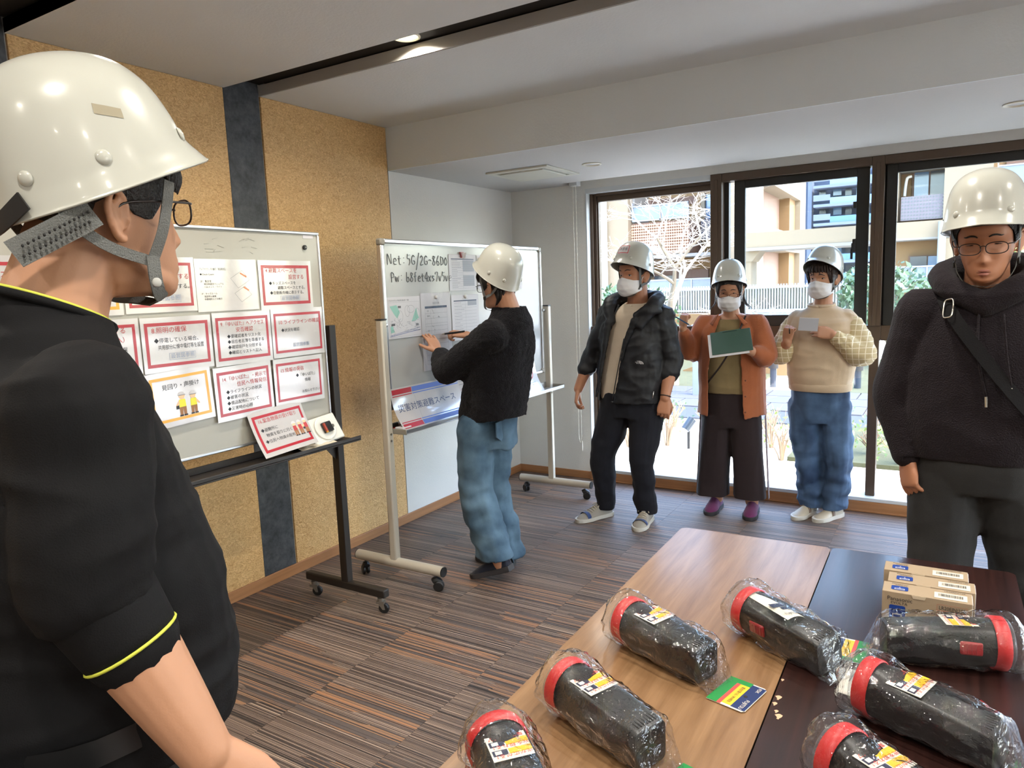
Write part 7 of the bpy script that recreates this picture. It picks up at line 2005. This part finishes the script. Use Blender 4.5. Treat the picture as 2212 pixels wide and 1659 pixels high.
# ================================================================== man in the foreground
p = Person('man in a black long-sleeved shirt seen from behind in the left foreground', (-1.03, 0.46), (0.10, 0.995))
l = p.l; ld = p.ld
p.head((-1.008, 0.572, 1.657), (0.105, 0.995), pitch=-0.02, s=1.0)
b = MB(); head_skin(b, p.H, 1.0, True)
b.limb([p.hp(0, 0.045, -0.05), p.hp(0, 0.075, -0.12), l(-1.02, 0.475, 1.46), l(-1.03, 0.455, 1.38)], [0.060, 0.064, 0.075, 0.09], 20)
b.limb([p.hp(-0.05, 0.0, -0.065), p.hp(-0.03, -0.05, -0.098), p.hp(0, -0.07, -0.105), p.hp(0.03, -0.05, -0.098), p.hp(0.05, 0.0, -0.065)], [0.016, 0.018, 0.02, 0.018, 0.016], 12, 3)
torso(b, [(0.94, 0, 0, 0.17, 0.11), (1.05, 0, -0.02, 0.175, 0.13), (1.25, 0, -0.01, 0.18, 0.125), (1.40, 0, 0, 0.165, 0.09), (1.47, 0, 0, 0.08, 0.06)])
shR, elR, wrR = l(-0.85, 0.43, 1.41), l(-0.832, 0.412, 1.205), l(-0.752, 0.478, 0.99)
shL, elL, wrL = l(-1.215, 0.47, 1.41), l(-1.25, 0.48, 1.13), l(-1.2, 0.60, 0.95)
for s_, e_, w_ in ((shR, elR, wrR), (shL, elL, wrL)):
    b.limb([s_, e_], [0.05, 0.047], 16, 3)
    b.limb([e_, e_ + (w_ - e_) * 0.3, e_ + (w_ - e_) * 0.65, w_], [0.047, 0.049, 0.041, 0.031], 18, 4)
hand_mesh(b, wrR, ld(0.45, 0.40, -0.8), ld(0.8, -0.4, 0.25), 1, (0.4, 0.45, 0.5, 0.55), (0.4, 0.4), 1.0)
hand_mesh(b, wrL, ld(0.2, 0.55, -0.8), ld(-0.9, 0.1, -0.1), -1, (0.4, 0.45, 0.5, 0.55), (0.4, 0.4), 1.0)
legs(b, l(-1.13, 0.47, 0.88), l(-1.14, 0.50, 0.48), l(-1.14, 0.46, 0.09), l(-0.94, 0.46, 0.88), l(-0.92, 0.49, 0.48), l(-0.93, 0.45, 0.09), (0.09, 0.06, 0.045))
fuse(b, 'body', M_skin, p.o, 0.003, 4, 0.4)
eyes(p.o, p.H, 1.0, lid=0.2)
def hl(a):
    return float(np.interp(abs(a), [0, 0.55, 0.8, 1.0, 1.2, 1.42, 1.6, 1.9, 2.2, 2.6, 3.15], [0.055, 0.05, 0.03, 0.0, -0.02, -0.012, 0.012, 0.0, -0.05, -0.075, -0.085]))
hair_cap('hair', M_hair, p.o, p.H, 1.0, hl, 0.010, 6, 0.002)
lk = MB()
for k in range(7):
    a = -0.95 + 0.09 * k
    lock(lk, p.H, 1.0, [head_point(a, 0.07, 0.010, False), head_point(a, 0.045, 0.012, False), head_point(a + 0.05, 0.022, 0.008, False)], 0.008, 0.001)
lk.build('fringe', M_hair, p.o, sharp=None)
glasses(p.o, p.H, 1.0, M_glassf, 0.027, 0.0175, -0.004)
# shirt
j = MB(); torso(j, [(0.93, 0, -0.025, 0.20, 0.185), (1.02, 0, -0.028, 0.205, 0.192), (1.12, 0, -0.025, 0.205, 0.185), (1.24, 0, -0.012, 0.208, 0.165), (1.35, 0, 0, 0.205, 0.135), (1.43, 0, 0.005, 0.165, 0.11), (1.485, -0.003, -0.008, 0.108, 0.094), (1.525, -0.006, -0.024, 0.082, 0.080), (1.575, -0.008, -0.038, 0.074, 0.074)])
sleeve(j, shR + V((0.015, 0, 0)), elR + V((0, 0, 0.01)), elR + (wrR - elR) * 0.16, (0.084, 0.074, 0.0605)); sleeve(j, shL + V((-0.015, 0, 0)), elL, elL + (wrL - elL) * 0.22, (0.082, 0.074, 0.062))
nkc = p.hp(0, 0.07, -0.12)
def scut(c, n):
    if c.z < 0.94: return True
    return c.z > 1.46 and c.z > 1.527 + 0.405 * (c.y + 0.028)
so_ = fuse(j, 'shirt', M_tee, p.o, 0.006, 3, 1.0, folds(0.012, 7, 9, 11.0), cut=scut, solid=0.004)
cf = MB(); ax = (wrR - elR).normalized(); q0 = elR + (wrR - elR) * 0.33; u_ = ax.orthogonal().normalized(); w_ = ax.cross(u_)
cf.tube([q0 + (u_ * math.cos(a) + w_ * math.sin(a)) * 0.0535 for a in [2 * PI * k / 32 for k in range(33)]], 0.0022, 6); cf.build('cuff_piping', M_lime, so_, sharp=None)
cs = MB(); cs.limb([elR + (wrR - elR) * 0.02, elR + (wrR - elR) * 0.18, q0], [0.062, 0.058, 0.054], 24, 3); cs.build('cuff', M_tee, so_, sharp=None)
nc = MB(); nc.tube([(-0.007 + 0.079 * math.sin(a), -0.027 - 0.078 * math.cos(a), 1.524 - 0.032 * math.cos(a)) for a in [2 * PI * k / 36 for k in range(37)]], 0.006, 8); nc.build('neckband', M_tee, so_, sharp=None)
nc = MB(); nc.tube([(-0.007 + 0.0755 * math.sin(a), -0.028 - 0.0745 * math.cos(a), 1.5305 - 0.031 * math.cos(a)) for a in [2 * PI * k / 36 for k in range(37)]], 0.0024, 6); nc.build('neck_piping', M_lime, so_, sharp=None)
t = MB(); torso(t, [(0.84, 0, 0, 0.17, 0.125), (0.92, 0, 0, 0.19, 0.14), (1.0, 0, 0, 0.185, 0.14)])
legs(t, l(-1.13, 0.47, 0.87), l(-1.14, 0.50, 0.48), l(-1.14, 0.46, 0.09), l(-0.94, 0.46, 0.87), l(-0.92, 0.49, 0.48), l(-0.93, 0.45, 0.09), (0.118, 0.09, 0.07))
fuse(t, 'trousers', M_slacks, p.o, 0.008, 3, 1.0, crumple(12.0, 0.010, rad=1.2), cut=lambda c, n: c.z < 0.06)
for hx in (-1.14, -0.925):
    fa = ld(0.1, 1, 0); shoe(p.o, l(hx, 0.37, 0), math.atan2(fa.x, -fa.y), M_black, M_soled, 0.28, 0.048, 0.08, name='shoe')
ht, HM = p.helmet('large white safety helmet with a tape mark on the foreground man', tilt=0.28, strap=False, shift=(0, 0.008, 0.004))
# tape residue and front vent
tm_ = MB(); tm_.M = HM; tm_.grid(lambda u, v: dome(-1.66 + 0.24 * u + 0.02 * v, 0.060 - 0.010 * u + 0.010 * v, 0.0007), 10, 2); tm_.build('tape_mark', mat('tape_mark', srgb(150, 142, 120), 0.6), ht, sharp=None)
# straps: V of grey webbing round the right ear, buckle, nape band
MS = p.H
for sd in (-1, 1):
    st = MB(); st.M = MS; nr = lambda q: V((q[0] * 2.0, (q[1] - 0.02) * 0.5, 0.0))
    J = V((sd * 0.0765, -0.022, -0.075))
    st.ribbon([(sd * 0.088, -0.052, 0.032), (sd * 0.0885, -0.046, 0.005), (sd * 0.086, -0.036, -0.035), J], nr, 0.0155, 0.0018, 6)
    st.build('front_strap', M_strap, ht, sharp=30)
    st = MB(); st.M = MS
    st.ribbon([(sd * 0.083, 0.088, -0.004), (sd * 0.0865, 0.066, -0.034), (sd * 0.0845, 0.030, -0.058), J], nr, 0.0145, 0.0018, 6)
    st.build('rear_strap', M_strap, ht, sharp=30)
    st = MB(); st.M = MS
    st.ribbon([J + V((sd * 0.002, 0.0, 0.008)), J + V((sd * 0.003, 0.0, -0.022)), J + V((-sd * 0.004, -0.006, -0.042)), (sd * 0.045, -0.045, -0.124), (0.0, -0.056, -0.131)], lambda q: V((q[0] * 2.0, (q[1] - 0.02) * 0.5, min(0.0, q[2] + 0.10) * 3)), 0.0185, 0.0024, 5)
    st.build('chin_strap', M_strap, ht, sharp=30)
    sn = MB(); sn.M = MS @ Matrix.Translation(J + V((sd * 0.004, 0.0, -0.028))) @ V((sd, 0, 0)).to_track_quat('Z', 'Y').to_matrix().to_4x4()
    sn.lathe([(0.0065, -0.001), (0.0065, 0.0012), (0.005, 0.0026), (0.001, 0.003)], n=18); sn.build('snap', M_strapw, ht, sharp=None)
nb = MB(); nb.M = MS
nb.ribbon([(-0.0935, 0.052, -0.014), (-0.0905, 0.07, -0.025), (-0.082, 0.10, -0.042), (-0.068, 0.138, -0.064)], lambda q: V((q[0] * 1.2, q[1] * 0.4, 0.0)), 0.034, 0.0022, 6); no_ = nb.build('headband_tail', M_strap, ht, sharp=30)
for k in range(14):
    t_ = k / 13; c = V((-0.0915, 0.06, -0.020)).lerp(V((-0.072, 0.130, -0.060)), t_) + V((-0.0045 - 0.004 * math.sin(t_ * PI), 0, 0))
    for dz in (-0.006, 0.006):
        hmb = MB(); hmb.M = MS; hmb.ball(c + V((0, 0.0, dz)), (0.0022, 0.0016, 0.0022), 8, 6); hmb.build('adjuster_hole', M_dark, no_, sharp=None)
nb = MB(); nb.M = MS
nb.ribbon([(-0.066, 0.118, 0.0), (-0.03, 0.135, -0.025), (0.0, 0.140, -0.030), (0.04, 0.132, -0.022), (0.075, 0.10, 0.0)], lambda q: V((q[0], q[1], 0.0)), 0.024, 0.0025, 5); nb.build('nape_band', M_black, ht, sharp=30)
# pouch at his back
wp = thing('waist_pouch', 'dark fabric pouch worn at the back hip of the foreground man', 'bag', p.loc, p.rz)
q_ = l(-0.90, 0.30, 0.94)
w_ = MB(); w_.M = Matrix.Translation(q_) @ Matrix.Rotation(0.55, 4, 'Z')
w_.limb([(-0.11, 0.0, 0.02), (0.0, 0.02, 0.02), (0.11, 0.0, 0.02)], [0.055, 0.062, 0.055], 16, 3); w_.limb([(-0.11, 0.0, -0.05), (0.0, 0.02, -0.05), (0.11, 0.0, -0.05)], [0.055, 0.062, 0.055], 16, 3)
fuse(w_, 'pouch_body', fabric('pouch_fabric', srgb(44, 38, 38), 0.9, 0.2, 300, 0.6), wp, 0.006, 6, 1.0, folds(0.004, 8, 8, 2.0))
z_ = MB(); z_.M = Matrix.Translation(q_) @ Matrix.Rotation(0.55, 4, 'Z'); z_.tube([(-0.10, 0.05, 0.02), (0, 0.083, 0.015), (0.10, 0.05, 0.02)], 0.003, 6, 4); zo = z_.build('zipper', M_black, wp, sharp=None)
z_ = MB(); z_.M = Matrix.Translation(q_) @ Matrix.Rotation(0.55, 4, 'Z'); z_.box((-0.045, 0.082, -0.035), (-0.038, 0.086, -0.01)); z_.build('zip_pull', M_silver, zo, bevel=0.001)
bt_ = MB(); bt_.rings([ering((0, 0, z), 0.197, 0.147) for z in (0.985, 1.02)], True, False, False); bt_.build('belt', M_black, wp, sharp=None)
# ------------------------------------------------------------------ tables
M_oak = wood_mat('oak_laminate', srgb(116, 84, 54), srgb(152, 118, 84), (30.0, 2.2, 30.0), 0.34, 0.5, 0.25)
M_walnut = wood_mat('dark_walnut_laminate', srgb(34, 19, 17), srgb(54, 31, 27), (60.0, 2.0, 60.0), 0.30, 0.5, 0.3)
M_edge = mat('dark_edge_band', srgb(30, 24, 22), 0.5)
M_chrome = mat('chrome', srgb(190, 190, 190), 0.2, 1.0)
TZ = 0.70
def table(label, cx, cy, w, L, rz, m):
    t = thing('folding_table', label, 'table', (cx, cy, 0), rz)
    pts = []
    r = 0.022
    for sx, sy, a0 in ((1, 1, 0), (-1, 1, PI / 2), (-1, -1, PI), (1, -1, 1.5 * PI)):
        for k in range(6):
            a = a0 + PI / 2 * k / 5; pts.append((sx * (w / 2 - r) + r * math.cos(a), sy * (L / 2 - r) + r * math.sin(a), TZ - 0.001))
    MB().prism([(x, y, TZ - 0.003) for x, y, z in pts], (0, 0, 0.003)).build('tabletop', m, t, smooth=False)
    MB().prism([(x, y, TZ - 0.028) for x, y, z in pts], (0, 0, 0.0248)).build('edge_band', M_edge, t, smooth=False)
    for sy in (-1, 1):
        for sx in (-1, 1):
            MB().tube([(sx * (w / 2 - 0.05), sy * (L / 2 - 0.22), TZ - 0.03), (sx * (w / 2 - 0.05), sy * (L / 2 - 0.2), 0.02), (sx * (w / 2 - 0.05), sy * (L / 2 - 0.2), 0.0)], 0.0125, 12).build('leg', M_chrome, t)
        MB().cyl((-(w / 2 - 0.05), sy * (L / 2 - 0.21), 0.3), ((w / 2 - 0.05), sy * (L / 2 - 0.21), 0.3), 0.009, n=10).build('crossbar', M_chrome, t)
    MB().box((-w / 2 + 0.05, -L / 2 + 0.15, TZ - 0.055), (w / 2 - 0.05, L / 2 - 0.15, TZ - 0.028)).build('apron', M_edge, t)
    return t
table('light oak-topped folding table in the foreground', -0.5145, 1.398, 0.466, 1.80, math.radians(0.9), M_oak)
dk = table('dark walnut-topped folding table at the lower right', -0.0475, 1.411, 0.462, 1.80, math.radians(0.9), M_walnut)
ch = MB()
for (x, y, s_) in ((-0.222, -0.01, 0.009), (-0.217, -0.06, 0.006), (-0.21, -0.075, 0.01), (-0.227, 0.06, 0.005), (-0.2245, -0.035, 0.007)):
    q = MB(); q.poly([(x + s_ * 0.9 * math.cos(a) * (0.6 + 0.4 * math.sin(3 * a)), y + s_ * math.sin(a), TZ + 0.0004) for a in [2 * PI * k / 9 for k in range(9)]]); q.build('chipped_spot', mat('bare_chipboard', srgb(206, 172, 140), 0.8), dk, smooth=False)

# ------------------------------------------------------------------ flashlights in clear bags
M_rubber = mat('black_casing', srgb(20, 20, 21), 0.34, spec=0.5, bump=0.05, bscale=400)
M_ringred = mat('red_ring', srgb(196, 40, 42), 0.4)
M_switch = mat('red_switch', srgb(150, 28, 34), 0.4)
M_lensc = clear_mat('torch_lens', (0.93, 0.94, 0.96), 1.0, 0.01, haze=0.05)
M_refl = mat('torch_reflector', srgb(205, 208, 214), 0.15, 0.9)
M_bag = clear_mat('clear_bag', (0.97, 0.975, 0.98), 2.2, 0.04, haze=0.006, bump=0.4, bscale=34)
M_stk = mat('sticker_white', srgb(232, 226, 212), 0.4)
M_stky = mat('sticker_yellow', srgb(238, 190, 44), 0.4)
M_stkr = mat('sticker_red_text', srgb(206, 44, 34), 0.4)
M_stkb = mat('sticker_navy', srgb(34, 44, 74), 0.4)
M_cg = mat('card_green', srgb(32, 140, 66), 0.35, coat=0.4); M_cr = mat('card_red', srgb(214, 78, 74), 0.35, coat=0.4); M_cy = mat('card_yellow', srgb(240, 196, 48), 0.35, coat=0.4); M_cn = mat('card_navy', srgb(30, 50, 100), 0.35, coat=0.4)

def sect(x, z, r, e, n=32, flat=1.0):
    return [V((x, r * math.copysign(abs(math.cos(a)) ** e, math.cos(a)), z + r * flat * math.copysign(abs(math.sin(a)) ** e, math.sin(a)))) for a in [2 * PI * k / n for k in range(n)]]
RH = 0.055        # head radius; axis height falls towards the narrower tail
def axz(x): return float(np.interp(x, [-0.115, -0.075, 0.115], [RH, RH, 0.042]))
def flashlight(label, head, tail, roll=0.0, sw_side=1, card='front', sticker=True, seed=0, pitch=0.0, cardbend=0.0, ctilt=0.0):
    h, t_ = V((head[0], head[1], 0)), V((tail[0], tail[1], 0)); mid = (h + t_) / 2; d = (t_ - h)
    t = thing('flashlight', label, 'flashlight', (mid.x, mid.y, TZ), math.atan2(d.y, d.x))
    Rr = Matrix.Translation((0, 0, RH)) @ Matrix.Rotation(roll, 4, 'X') @ Matrix.Translation((0, 0, -RH))
    def mk(): m = MB(); m.M = Rr; return m
    # casing: round behind the ring, squaring off towards the tail
    b = mk(); rr = []
    for x, r, e in ((-0.088, 0.0475, 0.9), (-0.074, 0.047, 0.78), (-0.055, 0.0455, 0.55), (-0.02, 0.0435, 0.36), (0.06, 0.0405, 0.30), (0.108, 0.0385, 0.30), (0.114, 0.037, 0.32), (0.115, 0.035, 0.34)):
        rr.append(sect(x, axz(x), r, e))
    b.rings(rr); cs = b.build('casing', M_rubber, t, sharp=40)
    r_ = mk(); n = 96; rings = []
    for x, r in ((-0.113, 0.053), (-0.111, 0.055), (-0.088, 0.055), (-0.086, 0.052)):
        rings.append([V((x, (r - (0.0008 if k % 2 else 0)) * math.cos(2 * PI * k / n), axz(x) + (r - (0.0008 if k % 2 else 0)) * math.sin(2 * PI * k / n))) for k in range(n)])
    r_.rings(rings, True, False, False); r_.build('ring', M_ringred, t, sharp=None)
    q = mk(); q.lathe([(0.052, -0.113), (0.051, -0.119), (0.046, -0.122), (0.001, -0.1235)], (0, 0, RH), 40, 'X'); q.build('lens', M_lensc, t, sharp=None)
    q = mk(); q.lathe([(0.050, -0.111), (0.03, -0.095), (0.008, -0.085), (0.001, -0.085)], (0, 0, RH), 32, 'X', cap=False); q.build('reflector', M_refl, t, sharp=None)
    # ribs on the upper and lower faces near the tail
    for k in range(7):
        q = mk(); y = -0.021 + 0.007 * k
        q.box((0.005, y - 0.0018, axz(0.06) + 0.034), (0.108, y + 0.0018, axz(0.06) + 0.0375)); q.build('grip_rib', M_rubber, cs, bevel=0.001)
    q = mk(); q.box((-0.062, sw_side * 0.0485, RH - 0.016), (-0.02, sw_side * 0.040, RH + 0.012)); sw = q.build('switch', M_switch, t, bevel=0.004)
    for k in range(4):
        q = mk(); q.box((-0.052 + 0.008 * k, sw_side * 0.0497, RH - 0.012), (-0.049 + 0.008 * k, sw_side * 0.0478, RH + 0.008)); q.build('switch_rib', M_switch, sw)
    if sticker:
        zt = axz(-0.02) + 0.0447
        M2 = Rr @ Matrix.Translation((-0.028, 0.0, zt)) @ Matrix.Rotation(0.035, 4, 'Y')
        q = MB(); q.M = M2; q.box((-0.030, -0.034, 0), (0.030, 0.034, 0.0006)); sk = q.build('sticker', M_stk, t, smooth=False)
        for k in range(2):
            q = MB(); q.M = M2; x0 = -0.0165 + 0.022 * k; q.box((x0, -0.004, 0.0006), (x0 + 0.013, 0.034, 0.0009)); q.build('yellow_panel', M_stky, sk, smooth=False)
            q = MB(); q.M = M2; q.box((x0, -0.031, 0.0006), (x0 + 0.013, -0.006, 0.0009)); q.build('navy_panel', M_stkb, sk, smooth=False)
            q = MB(); q.M = M2; q.box((x0 + 0.002, -0.027, 0.0009), (x0 + 0.010, -0.016, 0.0011)); q.build('white_panel', M_stk, sk, smooth=False)
        for k, s_ in enumerate(('集散光タイプ', '光を絞れる！', '光が広がる！')):
            merge_text('sticker_lettering', [(s_, 0, 0, 0.0095, 0, 'CENTER', 0.060)], [M_stkr], sk, M2 @ Matrix.Translation((-0.0235 + 0.022 * k, 0, 0.0013)) @ Matrix.Rotation(-PI / 2, 4, 'Z'))
    else:                                           # folded instruction slip instead
        M2 = Rr @ Matrix.Translation((-0.025, 0.004, axz(-0.02) + 0.050)) @ Matrix.Rotation(-0.12, 4, 'Z') @ Matrix.Rotation(-0.25, 4, 'X')
        q = MB(); q.M = M2; q.grid(lambda u, v: V((-0.085 + 0.15 * u, -0.024 + 0.048 * v, -0.006 * (2 * v - 1) ** 2)), 6, 6); sk = q.build('instruction_slip', M_stk, t, sharp=None)
        for (x0, y0, x1, y1) in ((0.0, -0.022, 0.016, 0.02), (0.019, -0.006, 0.03, 0.02)):
            q = MB(); q.M = M2; q.box((x0, y0, 0.0006), (x1, y1, 0.001)); q.build('dark_panel', M_stkb, sk, smooth=False)
        merge_text('slip_lettering', [('FUJITSU', 0, 0, 0.011, 0, 'CENTER')], [M_ink], sk, M2 @ Matrix.Translation((0.050, 0.0, 0.001)) @ Matrix.Rotation(PI / 2, 4, 'Z'))
        merge_text('slip_lettering', [('保証書・取扱説明書', 0, 0, 0.006, 0, 'CENTER')], [M_ink], sk, M2 @ Matrix.Translation((-0.07, 0.0, 0.001)) @ Matrix.Rotation(PI / 2, 4, 'Z'))
    # crinkled bag
    g_ = MB(); rng = random.Random(seed); rings = []; N = 60
    prof = [(-0.152, 0.034, 0.040, 0.046), (-0.142, 0.050, 0.050, 0.052), (-0.130, 0.0565, 0.0575, 0.0578), (-0.118, 0.0605, 0.0605, 0.0608), (-0.085, 0.060, 0.0605, 0.0605), (-0.04, 0.057, 0.054, 0.0545), (0.02, 0.056, 0.0515, 0.052), (0.08, 0.053, 0.049, 0.0495), (0.116, 0.050, 0.045, 0.0455), (0.130, 0.046, 0.028, 0.0285), (0.142, 0.044, 0.011, 0.0115), (0.150, 0.042, 0.003, 0.0035)]
    for (x, ry, rz_, zc) in crom(prof, 6):
        ring = []
        for k in range(N):
            a = 2 * PI * k / N
            nn = V((x * 22 + seed * 7.3, math.cos(a) * 1.6, math.sin(a) * 1.6))
            w = 0.0075 * (mnoise.noise(nn * 1.2) + 0.8 * (0.5 - abs(mnoise.noise(nn * 2.3)))) * min(1.0, rz_ / 0.03)
            w += 0.005 * max(0.0, math.sin(a * 4 + seed + x * 9)) ** 4 * min(1.0, rz_ / 0.03)
            xx = x + 0.006 * mnoise.noise(V((math.cos(a) * 2, math.sin(a) * 2, seed))) * (1 if x < -0.12 else 0)
            y = (ry + w) * math.cos(a); z = zc + (rz_ + w) * math.sin(a)
            ring.append(V((xx, y, max(0.0006, z))))
        rings.append(ring)
    g_.rings(rings, True, True, True)
    g_.build('clear_bag', M_bag, t, sharp=None)
    # header card
    MC = Matrix.Translation((0.146, 0, 0.002)) @ Matrix.Rotation(cardbend, 4, 'Y') @ Matrix.Rotation(ctilt, 4, 'Z')
    w_ = 0.052
    c = MB(); c.M = MC
    pts = [(0, -w_, 0), (0.074, -w_, 0), (0.080, -w_ + 0.006, 0), (0.080, w_ - 0.006, 0), (0.074, w_, 0), (0, w_, 0)]
    c.prism(pts, (0, 0, 0.0012)); hc_ = c.build('header_card', M_stk, t, smooth=False, fix=True)
    hole = MB(); hole.M = MC; hole.cyl((0.058, 0, 0.0019), (0.058, 0, 0.0023), 0.004, n=14); hole.build('hang_hole', M_dark, hc_)
    if card == 'front':
        for x0, x1, y0, y1, m in ((0.0, 0.022, -w_, w_, M_cg), (0.022, 0.030, -w_, w_ - 0.016, M_cr), (0.030, 0.050, -w_ + 0.006, w_ - 0.016, M_cy), (0.022, 0.050, w_ - 0.016, w_, M_cg), (0.050, 0.079, -w_ + 0.004, w_ - 0.004, M_cn)):
            q = MB(); q.M = MC; q.box((x0, y0, 0.0012), (x1, y1, 0.0017)); q.build('colour_panel', m, hc_, smooth=False)
        merge_text('card_lettering', [('電池が選べる／IPX4相当', 0, 0, 0.008, 0, 'CENTER', 0.066)], [M_ink], hc_, MC @ Matrix.Translation((0.040, -0.005, 0.0021)) @ Matrix.Rotation(-PI / 2, 4, 'Z'))
        merge_text('card_lettering', [('FUJITSU', 0.028, 0, 0.011, 0, 'CENTER'), ('FDK', -0.035, 0, 0.010, 0, 'CENTER')], [M_stk], hc_, MC @ Matrix.Translation((0.068, 0.0, 0.0021)) @ Matrix.Rotation(-PI / 2, 4, 'Z'))
    else:
        for k in range(14):
            q = MB(); q.M = MC; y = -0.042 + 0.0022 * k; q.box((0.040, y, 0.0012), (0.060, y + (0.0008 if k % 3 else 0.0014), 0.0016)); q.build('barcode_bar', M_ink, hc_, smooth=False)
        q = MB(); q.M = MC
        for k in range(7): bar(q, 0.012 + 0.006 * k, 0.0, 0.0145 + 0.006 * k, 0.044, 0.0015)
        q.build('fine_print', M_inkgrey, hc_, smooth=False)
    return t
flashlight('bagged flashlight at the bottom edge of the oak table, nearest the viewer', (-0.655, 0.955), (-0.475, 0.80), seed=1, ctilt=0.0)
flashlight('second bagged flashlight from the front on the oak table, tag at its tail', (-0.628, 1.165), (-0.412, 1.075), seed=2, ctilt=0.1, cardbend=-0.05)
flashlight('bagged flashlight farthest back on the oak table, beside the seam', (-0.628, 1.475), (-0.408, 1.388), seed=3, ctilt=0.15)
flashlight('bagged flashlight with a paper slip lying across the table seam', (-0.398, 1.655), (-0.192, 1.535), roll=0.15, sw_side=-1, card='back', sticker=False, seed=4, ctilt=0.35)
flashlight('bagged flashlight with its lens to the right beside the battery boxes', (0.115, 1.725), (-0.105, 1.665), roll=0.12, sw_side=1, seed=5, ctilt=-0.3)
flashlight('bagged flashlight lying over the dark table with its tag off the right edge', (-0.128, 1.43), (0.10, 1.345), seed=6, roll=0.05)
flashlight('bagged flashlight cut off at the bottom right of the dark table', (-0.142, 1.185), (0.06, 1.065), seed=7)

# ------------------------------------------------------------------ battery boxes
M_carton = mat('beige_carton', srgb(166, 146, 120), 0.55, var=0.04, vscale=30)
M_cblue = mat('carton_blue', srgb(28, 62, 140), 0.45)
M_cream_lbl = mat('barcode_label', srgb(226, 216, 196), 0.5)
M_cred = mat('carton_red_line', srgb(190, 110, 90), 0.5)
def battery_box(label, x, y, rz, front=True):
    t = thing('battery_box', label, 'box', (x, y, TZ), math.radians(rz), 'battery boxes on the dark table')
    W_, D_, H_ = 0.184, 0.062, 0.074
    MB().box((0, 0, 0), (W_, D_, H_)).build('carton', M_carton, t, bevel=0.0015)
    MB().box((W_ - 0.0005, 0.003, 0.003), (W_ + 0.0012, D_ - 0.003, H_ - 0.003)).build('end_flap', M_plain, t)
    MF = Matrix.Translation((0, -0.0006, 0)) @ Matrix.Rotation(PI / 2, 4, 'X')       # front face: local x, z up
    MT = Matrix.Translation((0, 0, H_ + 0.0006))                                      # top face
    q = MB(); q.M = MF; q.prism([(0.062, H_ - 0.001, 0), (0.092, H_ - 0.001, 0), (0.089, H_ - 0.009, 0), (0.065, H_ - 0.009, 0)], (0, 0, 0.0006)); q.build('closing_tab', mat('carton_tab', srgb(210, 192, 164), 0.55), t, smooth=False, fix=True)
    def icon(Mx, x, y, w, h, nm='blue_badge'):
        q = MB(); q.M = Mx; pts = []
        for sx, sy, a0 in ((1, 1, 0), (-1, 1, PI / 2), (-1, -1, PI), (1, -1, 1.5 * PI)):
            for k in range(4):
                a = a0 + PI / 2 * k / 3; pts.append((x + w / 2 + sx * (w / 2 - 0.004) + 0.004 * math.cos(a), y + h / 2 + sy * (h / 2 - 0.004) + 0.004 * math.sin(a), 0.0002))
        q.poly(pts); o = q.build(nm, M_cblue, t, smooth=False)
        q = MB(); q.M = Mx; frame_rect(q, x + w * 0.2, y + h * 0.12, x + w * 0.8, y + h * 0.42, h * 0.07, 0.0005, 1); bar(q, x + w * 0.42, y + h * 0.42, x + w * 0.58, y + h * 0.48, 0.0005); q.build('battery_mark', M_plain, o, smooth=False)
        merge_text('badge_lettering', [('1', x + w / 2, y + h * 0.64, h * 0.38, 0, 'CENTER')], [M_plain], o, Mx @ Matrix.Translation((0, 0, 0.0005)))
        return o
    icon(MF, 0.016, 0.006, 0.034, 0.036); icon(MT, 0.018, 0.014, 0.036, 0.026)
    merge_text('carton_lettering', [('Panasonic', 0.011, 0.0575, 0.0135, 0), ('EVOLTA', 0.019, 0.0475, 0.0095, 0), ('LR20EJN/10S', 0.118, 0.0535, 0.0125, 0, 'LEFT', 0.052), ('使用推奨期限', 0.122, 0.040, 0.006, 0), ('10本', 0.148, 0.040, 0.012, 0)], [M_ink], t, MF @ Matrix.Translation((0, 0, 0.0003)))
    merge_text('top_lettering', [('Panasonic', 0.018, 0.052, 0.009, 0), ('EVOLTA', 0.026, 0.044, 0.007, 0), ('LR20EJN/10S', 0.128, 0.053, 0.008, 0)], [M_ink], t, MT @ Matrix.Translation((0, 0, 0.0003)))
    q = MB(); q.M = MF; frame_rect(q, 0.114, 0.047, 0.174, 0.062, 0.0006, 0.0003, 1); frame_rect(q, 0.114, 0.033, 0.174, 0.047, 0.0006, 0.0003, 1); frame_rect(q, 0.114, 0.020, 0.174, 0.033, 0.0006, 0.0003, 1); q.build('print_boxes', M_cred, t, smooth=False)
    q = MB(); q.M = MT; q.box((0.108, 0.006, 0), (0.174, 0.040, 0.0004)); lb = q.build('barcode_label', M_cream_lbl, t, smooth=False)
    rr = random.Random(2); x_ = 0.116
    bc_ = MB(); bc_.M = MT
    while x_ < 0.166:
        w__ = rr.choice((0.0007, 0.0012, 0.0018)); bar(bc_, x_, 0.017, x_ + w__, 0.033, 0.0007); x_ += w__ + rr.choice((0.0008, 0.0013))
    o = bc_.build('barcode', M_ink, lb, smooth=False); o['kind'] = 'stuff'
    return t
battery_box('beige battery carton nearest the flashlights, its printed front fully visible', -0.123, 1.856, 0.5)
battery_box('beige battery carton in the middle of the row of three', -0.116, 1.925, 1.0)
battery_box('beige battery carton farthest from the viewer, by the hoodie man', -0.130, 1.998, 0.5)

bpy.data.scenes.remove(WORK)
